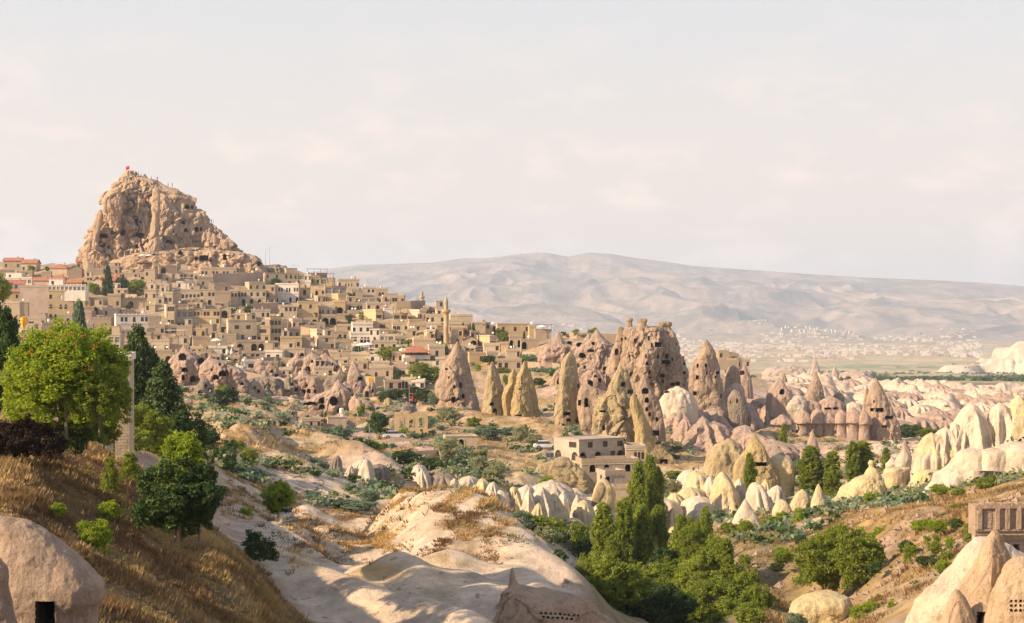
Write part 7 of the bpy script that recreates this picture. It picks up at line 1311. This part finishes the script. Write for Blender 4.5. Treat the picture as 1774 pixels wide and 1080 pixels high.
# scattered small scrub on the slopes
def okpos(px, py): return not (py > 900 and px < 600)
sg = random.Random(77); cnt = 0
for i in range(4000):
    px = sg.uniform(300, 1774); py = sg.uniform(690, 960); D = Dat(px, py, 130, 470)
    if abs(float(ytab(np.array([px]), np.array([D]))[0]) - py) > 2: continue
    x = (px - CX) / F * D
    dn_ = fbm2(np.array([x / 22]), np.array([D / 22]), 3, 501)[0]
    if dn_ < .12 or (1040 < px < 1320 and py > 880) or (px < 560 and py > 880): continue
    w = sg.uniform(6, 17) * (1 + (py - 690) / 400); tree(px, py - w * sg.uniform(.5, .85), py + 1, w, 'bush', sg.choice(['ldark', 'lgreen', 'lgrey', 'lolive', 'ldark', 'lgrey']), 0, D, None, 'low scrub bushes on the slopes')
    cnt += 1
    if cnt > 90: break
# little cushions and dry tufts: nobody could count them
def scatter(name, label, n, box, mat, hgt, wid, blades, dens, cat, seed, lo=40, hi=1200, bend=.5):
    rs = np.random.RandomState(seed); x0, x1, D0, D1 = box
    D = np.exp(rs.uniform(math.log(D0), math.log(D1), n)); px = rs.uniform(x0, x1, n); x = (px - CX) / F * D
    k = dens(px, D, x) > rs.uniform(0, 1, n); x, D, px = x[k], D[k], px[k]; z = ground(x, D)
    m = len(x); ctr = np.repeat(np.stack([x, D, z], 1), blades, 0); a = rs.uniform(0, 2 * pi, m * blades); r = rs.uniform(0, 1, m * blades) * wid * .5; sc = rs.uniform(.5, 1.3, m).repeat(blades)
    root = ctr + np.stack([np.cos(a) * r, np.sin(a) * r, a * 0 - .03], 1) * sc[:, None]; h = hgt * (.75 + .8 * np.clip(fbm2(x / 3, D / 3, 3, 900 + seed), -.5, .8)).repeat(blades) * sc * rs.uniform(.6, 1.2, m * blades)
    tip = root + np.stack([np.cos(a) * bend * h, np.sin(a) * bend * h, h], 1); w = hgt * .13 * sc; t = np.stack([-np.sin(a + 1.1), np.cos(a + 1.1), a * 0], 1) * w[:, None]
    V = np.stack([root - t, root + t, tip], 1).reshape(-1, 3); C = np.clip(.35 + 1.1 * fbm2(x / 3.5, D / 5, 4, 910 + seed).repeat(blades) + rs.uniform(-.3, .3, m).repeat(blades) + rs.uniform(-.2, .2, m * blades), 0, 1).repeat(3)
    o = link(name, mesh_np(name, V, np.arange(len(V)).reshape(-1, 3), M[mat], smooth=False, col=np.repeat(C[:, None], 3, 1))); o['kind'] = 'stuff'; o['label'] = label; o['category'] = cat
    return m
def d_left(px, D, x):
    return ((px < 250 + (110 - D) * 9 + 40 * perlin2(x / 2, D / 2, 3)) & (D < 96)) * np.where((px < 185) & (D < 47), 0, 1.0) * (.12 + .88 * sstep(-.3, .15, fbm2(x / 2.2, D / 2.2, 4, 601)))
print(scatter('dry_hill_grass', 'brown dry grass covering the shaded left hill', 62000, (-60, 720, 40, 96), 'ldry', .27, .35, 7, d_left, 'grass', 1, bend=.45))
GP = [(815, 915, 66, 30, 1.6), (800, 965, 70, 22, 1.2), (640, 935, 60, 50, .9), (650, 990, 60, 22, 1.2), (545, 970, 50, 30, .5), (700, 880, 50, 8, .9), (470, 880, 70, 26, .8), (430, 850, 40, 25, .8), (560, 900, 110, 25, .4)]
def d_weed(px, D, x): return d_left(px, D, x) * sstep(.18, .4, fbm2(x / 1.7 + 40, D / 1.7, 3, 602))
print(scatter('green_weeds', 'green weeds growing through the dry hill grass', 12000, (-60, 720, 42, 94), 'lgreen', .22, .3, 7, d_weed, 'weeds', 11, bend=.8))
def d_dune(px, D, x):
    py = ytab(px, D); return blobs(px, py, GP) * sstep(-.25, .2, fbm2(x / 1.6, D / 3, 3, 611)) * (1 - d_left(px, D, x))
print(scatter('dune_grass', 'tawny grass tufts in the hollows of the white dunes', 90000, (380, 1040, 75, 175), 'ldry', .30, .6, 9, d_dune, 'grass', 2))
def d_hill(px, D, x):
    py = ytab(px, D); return (sstep(1240, 1320, px) * .45 * sstep(-.2, .3, fbm2(x / 6, D / 9, 3, 621)) + blobs(px, py, [(1500, 900, 260, 30, .4)])) * (D > 95)
print(scatter('slope_grass', 'golden dry grass on the sunny right slope', 50000, (1230, 1810, 95, 230), 'ldry', .35, .5, 5, d_hill, 'grass', 3))
def d_mid(px, D, x): return sstep(.0, .3, fbm2(x / 14, D / 14, 5, 101) + .45 * fbm2(x / 3.5, D / 3.5, 4, 105)) * .8 * ((D > 175) | (px > 1000))
print(scatter('scrub_tufts', 'dry scrub tufts on the middle slopes', 42000, (300, 1700, 170, 470), 'ldry', .55, .9, 5, d_mid, 'scrub', 4))
def d_cush(px, D, x): return sstep(.05, .35, fbm2(x / 9, D / 9, 4, 631)) * .7 * ((px > 430) | (D > 150))
print(scatter('cushion_plants', 'small dark cushion plants dotting the pale slopes', 9000, (380, 1774, 100, 420), 'ldark', .32, .6, 9, d_cush, 'scrub', 5, bend=.9))
rsc = np.random.RandomState(31); n = 3400; pc = rsc.uniform(300, 1774, n); Dc = np.exp(rsc.uniform(math.log(170), math.log(640), n)); xc = (pc - CX) / F * Dc
kk = (fbm2(xc / 20, Dc / 20, 3, 501) > -.02) & (((pc < 780) | (Dc < 430)) | (pc > 1300)); xc, Dc = xc[kk], Dc[kk]; zc_ = ground(xc, Dc); g = rsc.normal(size=(len(xc), 46, 3)) * np.array([.55, .55, .3]) * rsc.uniform(.5, 1.4, len(xc))[:, None, None]
P = (np.stack([xc, Dc, zc_ + .35], 1)[:, None] + g).reshape(-1, 3); Vv, Ff, Cc = leaves(P, np.tile((0, 0, 1.), (len(P), 1)), .5, rsc, rsc.uniform(0, 1, len(P)))
o = link('low_scrub', mesh_np('low_scrub', Vv, Ff, [M['ldark'], M['lgrey'], M['lolive']], np.repeat(rsc.randint(0, 3, len(xc)), 46), smooth=False, col=np.repeat(Cc[:, None], 3, 1))); o['kind'] = 'stuff'; o['label'] = 'low green and grey scrub over the village slopes'; o['category'] = 'scrub'
# vineyard rows on the terraces and the bushes far out on the plain
bsf = []
rsb = np.random.RandomState(8); n = 1500; pxb = rsb.uniform(1380, 1800, n); Db = np.exp(rsb.uniform(math.log(1500), math.log(3600), n)); xb = (pxb - CX) / F * Db
kk = fbm2(xb / 120, Db / 300, 3, 641) > .02; xb, Db = xb[kk], Db[kk]; zb = farz(xb, Db)
g = rsb.normal(size=(len(xb), 9, 3)) * np.array([2.4, 2.4, .8]) ; P = (np.stack([xb, Db, zb + 1.2], 1)[:, None] + g).reshape(-1, 3)
Vv, Ff, Cc = leaves(P, np.tile((0, 0, 1.), (len(P), 1)), 3.2, rsb, rsb.uniform(0, 1, len(P)))
o = link('plain_bushes', mesh_np('plain_bushes', Vv, Ff, M['ldark'], smooth=False, col=np.repeat(Cc[:, None], 3, 1))); o['kind'] = 'stuff'; o['label'] = 'dark bushes and hedges dotted over the far plain'; o['category'] = 'bushes'
for i, (x0, x1, y) in enumerate([(905, 968, 622), (918, 980, 634), (920, 975, 645), (955, 990, 652)]):
    P = []; rsv = np.random.RandomState(i)
    for t in np.linspace(0, 1, 40): px = x0 + (x1 - x0) * t; D = Dat(px, y, 380, 700); P.append(np.array(W(px, y - 2.5, D)) + rsv.normal(size=(26, 3)) * np.array([.5, .5, .35]))
    P = np.concatenate(P); c0 = P.mean(0); Vv, Ff, Cc = leaves(P - c0, np.tile((0, 0, 1.), (len(P), 1)), .55, rsv, rsv.uniform(0, 1, len(P)))
    o = link('vine_row', mesh_np('vine_row', Vv, Ff, M['ldark' if i % 2 else 'lgrey'], smooth=False, col=np.repeat(Cc[:, None], 3, 1)), loc=tuple(c0)); tag(o, ['top', 'second', 'third', 'lowest'][i] + ' dark green vine row on the terraces', 'vines', 'vine rows')

# ------------------------------------------------------------------ road, vehicles, lamps, balloon, oddments
def ribbon(name, pts, wd, mat, up=.12):
    C = [np.array(W(x, y, Dat(x, y, 200, 700))) for x, y in pts]; P = []
    for a, b in zip(C[:-1], C[1:]):
        for t in np.linspace(0, 1, 14, endpoint=False): P.append(a * (1 - t) + b * t)
    P = np.array(P); P[:, :2] = np.stack([np.convolve(np.pad(P[:, i], 6, mode='edge'), np.ones(13) / 13, 'valid') for i in (0, 1)], 1)
    d = np.gradient(P, axis=0); nrm = np.stack([d[:, 1], -d[:, 0], 0 * d[:, 0]], 1); nrm /= np.linalg.norm(nrm, axis=1)[:, None]
    offs = np.linspace(-wd / 2, wd / 2, 5); z0 = np.max([ground((P + nrm * o_)[:, 0], (P + nrm * o_)[:, 1]) for o_ in offs], 0) + up
    z0 = np.convolve(np.pad(z0, 3, mode='edge'), np.ones(7) / 7, 'valid')
    V = []; 
    for o_, dz in zip([-wd / 2 - .3, -wd / 2, wd / 2, wd / 2 + .3], [-1.5, 0, 0, -1.5]): Q = P + nrm * o_; Q[:, 2] = z0 + dz; V.append(Q)
    n = len(P); V = np.concatenate(V); Fq = []
    for j in range(3):
        for i in range(n - 1): Fq.append((j * n + i, j * n + i + 1, (j + 1) * n + i + 1, (j + 1) * n + i))
    structure(link(name, mesh_np(name, V, np.array(Fq), mat)))
ribbon('lane', [(646, 655), (655, 672), (672, 690), (700, 697), (710, 705), (698, 716), (678, 724)], 4.2, M['asph'])
ribbon('dirt_track', [(590, 748), (625, 745), (645, 740), (655, 728)], 4, M['buff'])
ribbon('gravel_path', [(400, 691), (450, 690), (500, 694), (540, 702)], 2, M['buff'])
def car(px, py, paint, lab, D, rot=0.1, kind='car'):
    root = link('parked_car' if kind == 'car' else 'parked_' + kind, None, loc=W(px, py, D), rot=(0, 0, rot)); P = M[paint]
    if kind == 'car':
        q = MB(); pr = [(-2.1, .35), (-2.1, .75), (-1.9, .9), (-1.3, .95), (1.1, .95), (2.0, .8), (2.15, .6), (2.15, .35)]
        q.poly([(x, -.85, z) for x, z in pr][::-1]); q.poly([(x, .85, z) for x, z in pr])
        for i in range(len(pr)): a, b = pr[i], pr[(i + 1) % len(pr)]; q.quad((a[0], -.85, a[1]), (a[0], .85, a[1]), (b[0], .85, b[1]), (b[0], -.85, b[1]))
        link('body', q.mesh('body', P), root)
        q = MB(); lo_, hi_ = [(-1.5, .95), (1.05, .95)], [(-1.15, 1.42), (.45, 1.42)]
        A = [(-1.6, -.8, .95), (1.1, -.8, .95), (1.1, .8, .95), (-1.6, .8, .95)]; B = [(-1.2, -.65, 1.4), (.4, -.65, 1.4), (.4, .65, 1.4), (-1.2, .65, 1.4)]
        for i in range(4): q.quad(A[i], A[(i + 1) % 4], B[(i + 1) % 4], B[i])
        link('window', q.mesh('window', M['glass']), root); q = MB(); q.box(-1.22, .42, -.67, .67, 1.4, 1.46); link('roof', q.mesh('roof', P), root)
        wx = [-1.3, 1.35]
    elif kind == 'truck':
        q = MB(); q.box(.9, 2.3, -.9, .9, .5, 1.9); link('cab', q.mesh('cab', M['carw']), root); q = MB(); q.box(1.3, 2.32, -.92, .92, 1.2, 1.7); link('window', q.mesh('window', M['glass']), root)
        q = MB(); q.box(-2.6, .8, -1, 1, .7, .8); q.box(-2.6, .8, -1.02, -.94, .8, 2.1); q.box(-2.6, .8, .94, 1.02, .8, 2.1); q.box(-2.65, -2.55, -1, 1, .8, 2.1); q.box(.75, .85, -1, 1, .8, 2.1); q.box(-2.5, .7, -.9, .9, 1.9, 2.0); link('cargo_bed', q.mesh('cargo_bed', P), root); wx = [-1.8, 1.5]
    else:
        q = MB(); q.box(.2, 2.0, -.4, .4, .7, 1.3); q.box(-1.0, .2, -.55, .55, .6, 1.1); link('body', q.mesh('body', P), root); q = MB(); q.box(-1.1, .3, -.7, .7, 2.3, 2.4)
        for x in (-1.0, .2):
            for y in (-.6, .6): q.box(x - .04, x + .04, y - .04, y + .04, 1.0, 2.3)
        link('cabin_roof', q.mesh('cabin_roof', P), root); wx = [-.6, 1.6]
    for i, x in enumerate(wx):
        for y in (-.86, .86):
            q = MB(); r = .34 if kind == 'car' else (.75 if kind == 'tractor' and i == 0 else .42); q.lathe([(0, -.1), (r, -.1), (r, .1), (0, .1)], 14); w_ = link('wheel', q.mesh('wheel', M['tyre']), root, (x, y, r), (R(90), 0, 0))
            q = MB(); q.lathe([(0, .104), (r * .55, .104), (r * .55, -.104), (0, -.104)], 10); link('rim', q.mesh('rim', M['metal']), w_)
    tag(root, lab, kind)
car(467, 528, 'carw', 'white car parked on the village road, left of a white van', Dat(467, 528, 400), .05); car(493, 527, 'carw', 'white car parked in front of the white hotel arches', Dat(493, 527, 400), .3); car(449, 476, 'card', 'silver blue car parked on the top road', Dat(449, 476, 400)); car(524, 523, 'card', 'silver car parked under the red awning', Dat(524, 523, 400), -.2); car(537, 522, 'carw', 'white car parked under the red awning', Dat(537, 522, 400), .1)
car(655, 667, 'cary', 'small truck with an orange-yellow load bed on the lane', Dat(655, 667, 300), .15, 'truck'); car(717, 699, 'carr', 'dark red tractor parked beside the bent road', Dat(717, 699, 300), .9, 'tractor'); car(945, 778, 'carw', 'white car parked behind the stone manor', 288, .1); car(683, 760, 'carw', 'small white car below the ruined arcade', Dat(683, 762, 250), .2); car(828, 610, 'card', 'silver car on the lane above the rock cones', Dat(828, 608, 400), .1); car(836, 609, 'card', 'dark car beside the silver one above the rock cones', Dat(836, 607, 400), .1)
def lamp(px, yt, yb, lab, D=None, arms=1):
    D = D or Dat(px, yb, 250, 800); h = (yb - yt) * D / F; root = link('street_lamp', None, loc=W(px, yb, D)); q = MB(); q.tube([(0, 0, -1), (0, 0, h)], [.11, .07], 6); link('pole', q.mesh('pole', M['metal']), root)
    for s in ((1,) if arms == 1 else (1, -1)): q = MB(); q.tube([(0, 0, h), (s * .7, 0, h + .2), (s * 1.3, 0, h + .22)], .05, 5); q.box(s * 1.3 - .3, s * 1.3 + .3, -.12, .12, h + .14, h + .26); link('lamp_head', q.mesh('lamp_head', M['metal']), root)
    tag(root, lab, 'street lamp')
lamp(467, 430, 462, 'tall street lamp on the ridge right of the castle', 735); lamp(460, 433, 462, 'shorter street lamp left of the tall ridge one', 738); lamp(512.5, 461, 474, 'double-armed street lamp on the ridge by the knoll', 700, 2); lamp(306.5, 450, 480, 'thin street lamp in front of the castle rubble', 690)
lamp(640, 720, 756, 'street lamp at the fork of the dirt track'); lamp(709, 671, 702, 'street lamp on the outer side of the road bend'); lamp(574, 690, 713, 'street lamp before the round cave mouth'); lamp(621, 590, 625, 'street lamp beside the white sunshades'); lamp(501, 510, 528, 'street lamp among the parked cars'); lamp(498, 553, 580, 'street lamp below the small arch house', 520); lamp(530, 744, 770, 'thin pole in the scrub below the huts')
def umbrella(px, py, lab, closed, D, mat='canvas'):
    root = link('parasol', None, loc=W(px, py, D)); q = MB(); q.lathe([(.04, 0), (.04, 2.6)], 6); link('pole', q.mesh('pole', M['wood']), root); q = MB()
    q.lathe([(.3, 1.0), (.45, 1.3), (.2, 2.3), (0, 3.0)] if closed else [(1.7, 2.1), (1.72, 2.2), (.9, 2.6), (0, 2.85)], 8); link('canopy', q.mesh('canopy', M[mat]), root); tag(root, lab, 'parasol')
umbrella(393.5, 620, 'closed white parasol on the terrace, left one', True, 468); umbrella(401, 620, 'closed white parasol on the terrace, right one', True, 468); umbrella(375, 603, 'open white parasol on the lower terrace', False, 480); umbrella(247, 452, 'open white parasol left on the hilltop cafe', False, 690); umbrella(259, 452, 'open white parasol right on the hilltop cafe', False, 690); umbrella(939, 579, 'wide white parasol on the skyline terrace', False, 500); umbrella(627, 612, 'square white sunshade left of the cafe', False, 450); umbrella(637, 611, 'square white sunshade right of the cafe', False, 450)
def balloon():
    D = 300; k = D / F; b = W(41, 572, D); root = link('hot_air_balloon_ornament', None, loc=b); H = 24 * k; r = 7 * k
    n = 12; prof = [(.12, 0), (.35, .14), (.66, .34), (.92, .55), (1, .72), (.88, .88), (.5, .97), (0, 1)]
    for g_ in range(n):
        q = MB(); a0, a1 = 2 * pi * g_ / n, 2 * pi * (g_ + 1) / n
        for (r0, z0), (r1, z1_) in zip(prof[:-1], prof[1:]):
            q.quad((r * r0 * cos(a0), r * r0 * sin(a0), H * z0), (r * r0 * cos(a1), r * r0 * sin(a1), H * z0), (r * r1 * cos(a1), r * r1 * sin(a1), H * z1_), (r * r1 * cos(a0), r * r1 * sin(a0), H * z1_))
        link('gore', q.mesh('gore', M['orange'] if g_ % 3 == 0 else M['yellowcl'], True), root)
    q = MB(); q.lathe([(.05, -14), (.05, 0)], 6); link('post', q.mesh('post', M['metal']), root)
    tag(root, 'orange and yellow balloon-shaped ornament above the garden trees', 'balloon')
balloon()
def solar():
    D = 276; k = D / F; root = link('solar_panel_array', None, loc=W(947, 793, D), rot=(0, 0, .1))
    for i in range(6):
        q = MB(); x = i * 6.2 * k; q.quad((x, 0, 0), (x + 5.6 * k, 0, 0), (x + 5.6 * k, .8, 7 * k), (x, .8, 7 * k)); q.box(x, x + 5.6 * k, -.04, .0, -.06, 0, 1); link('panel', q.mesh('panel', [M['solar'], M['metal']]), root)
    tag(root, 'row of dark blue solar panels left of the stone manor', 'solar panels')
solar()
for x, D in ((930, 12300), (902, 12300)):
    xx = (x - CX) / F * D; q = MB(); q.tube([(0, 0, -20), (0, 0, 42)], [2.2, 1.2], 5); q.box(-4, 4, -1, 1, 26, 29); o = link('radio_mast', q.mesh('radio_mast', M['metal']), loc=(xx, D, fz(xx, D))); tag(o, ('right' if x > 920 else 'left') + ' of two tiny radio masts on the mountain crest', 'radio mast')
# rubble stones strewn over the middle slopes
rs6 = np.random.RandomState(66); n = 9000; pxs_ = rs6.uniform(300, 1774, n); Ds_ = np.exp(rs6.uniform(math.log(110), math.log(720), n)); xs_ = (pxs_ - CX) / F * Ds_
kk = (fbm2(xs_ / 12, Ds_ / 12, 4, 701) > .1) & ((Ds_ > 170) | (pxs_ > 1240)); xs_, Ds_ = xs_[kk], Ds_[kk]; zs_ = ground(xs_, Ds_); m = len(xs_)
oc = np.array([(1, 0, 0), (0, 1, 0), (-1, 0, 0), (0, -1, 0), (0, 0, .8), (0, 0, -.5)], float); s_ = rs6.uniform(.12, .55, m) ** 1.3 * 1.3
V = np.stack([xs_, Ds_, zs_], 1)[:, None] + oc[None] * s_[:, None, None] * rs6.uniform(.6, 1.3, (m, 6, 3)); ft = np.array([(0, 1, 4), (1, 2, 4), (2, 3, 4), (3, 0, 4), (1, 0, 5), (2, 1, 5), (3, 2, 5), (0, 3, 5)])
Fq = (np.arange(m)[:, None, None] * 6 + ft[None]).reshape(-1, 3)
o = link('loose_stones', mesh_np('loose_stones', V.reshape(-1, 3), Fq, M['pink'], smooth=False)); o['kind'] = 'stuff'; o['label'] = 'loose pale stones strewn over the slopes'; o['category'] = 'stones'
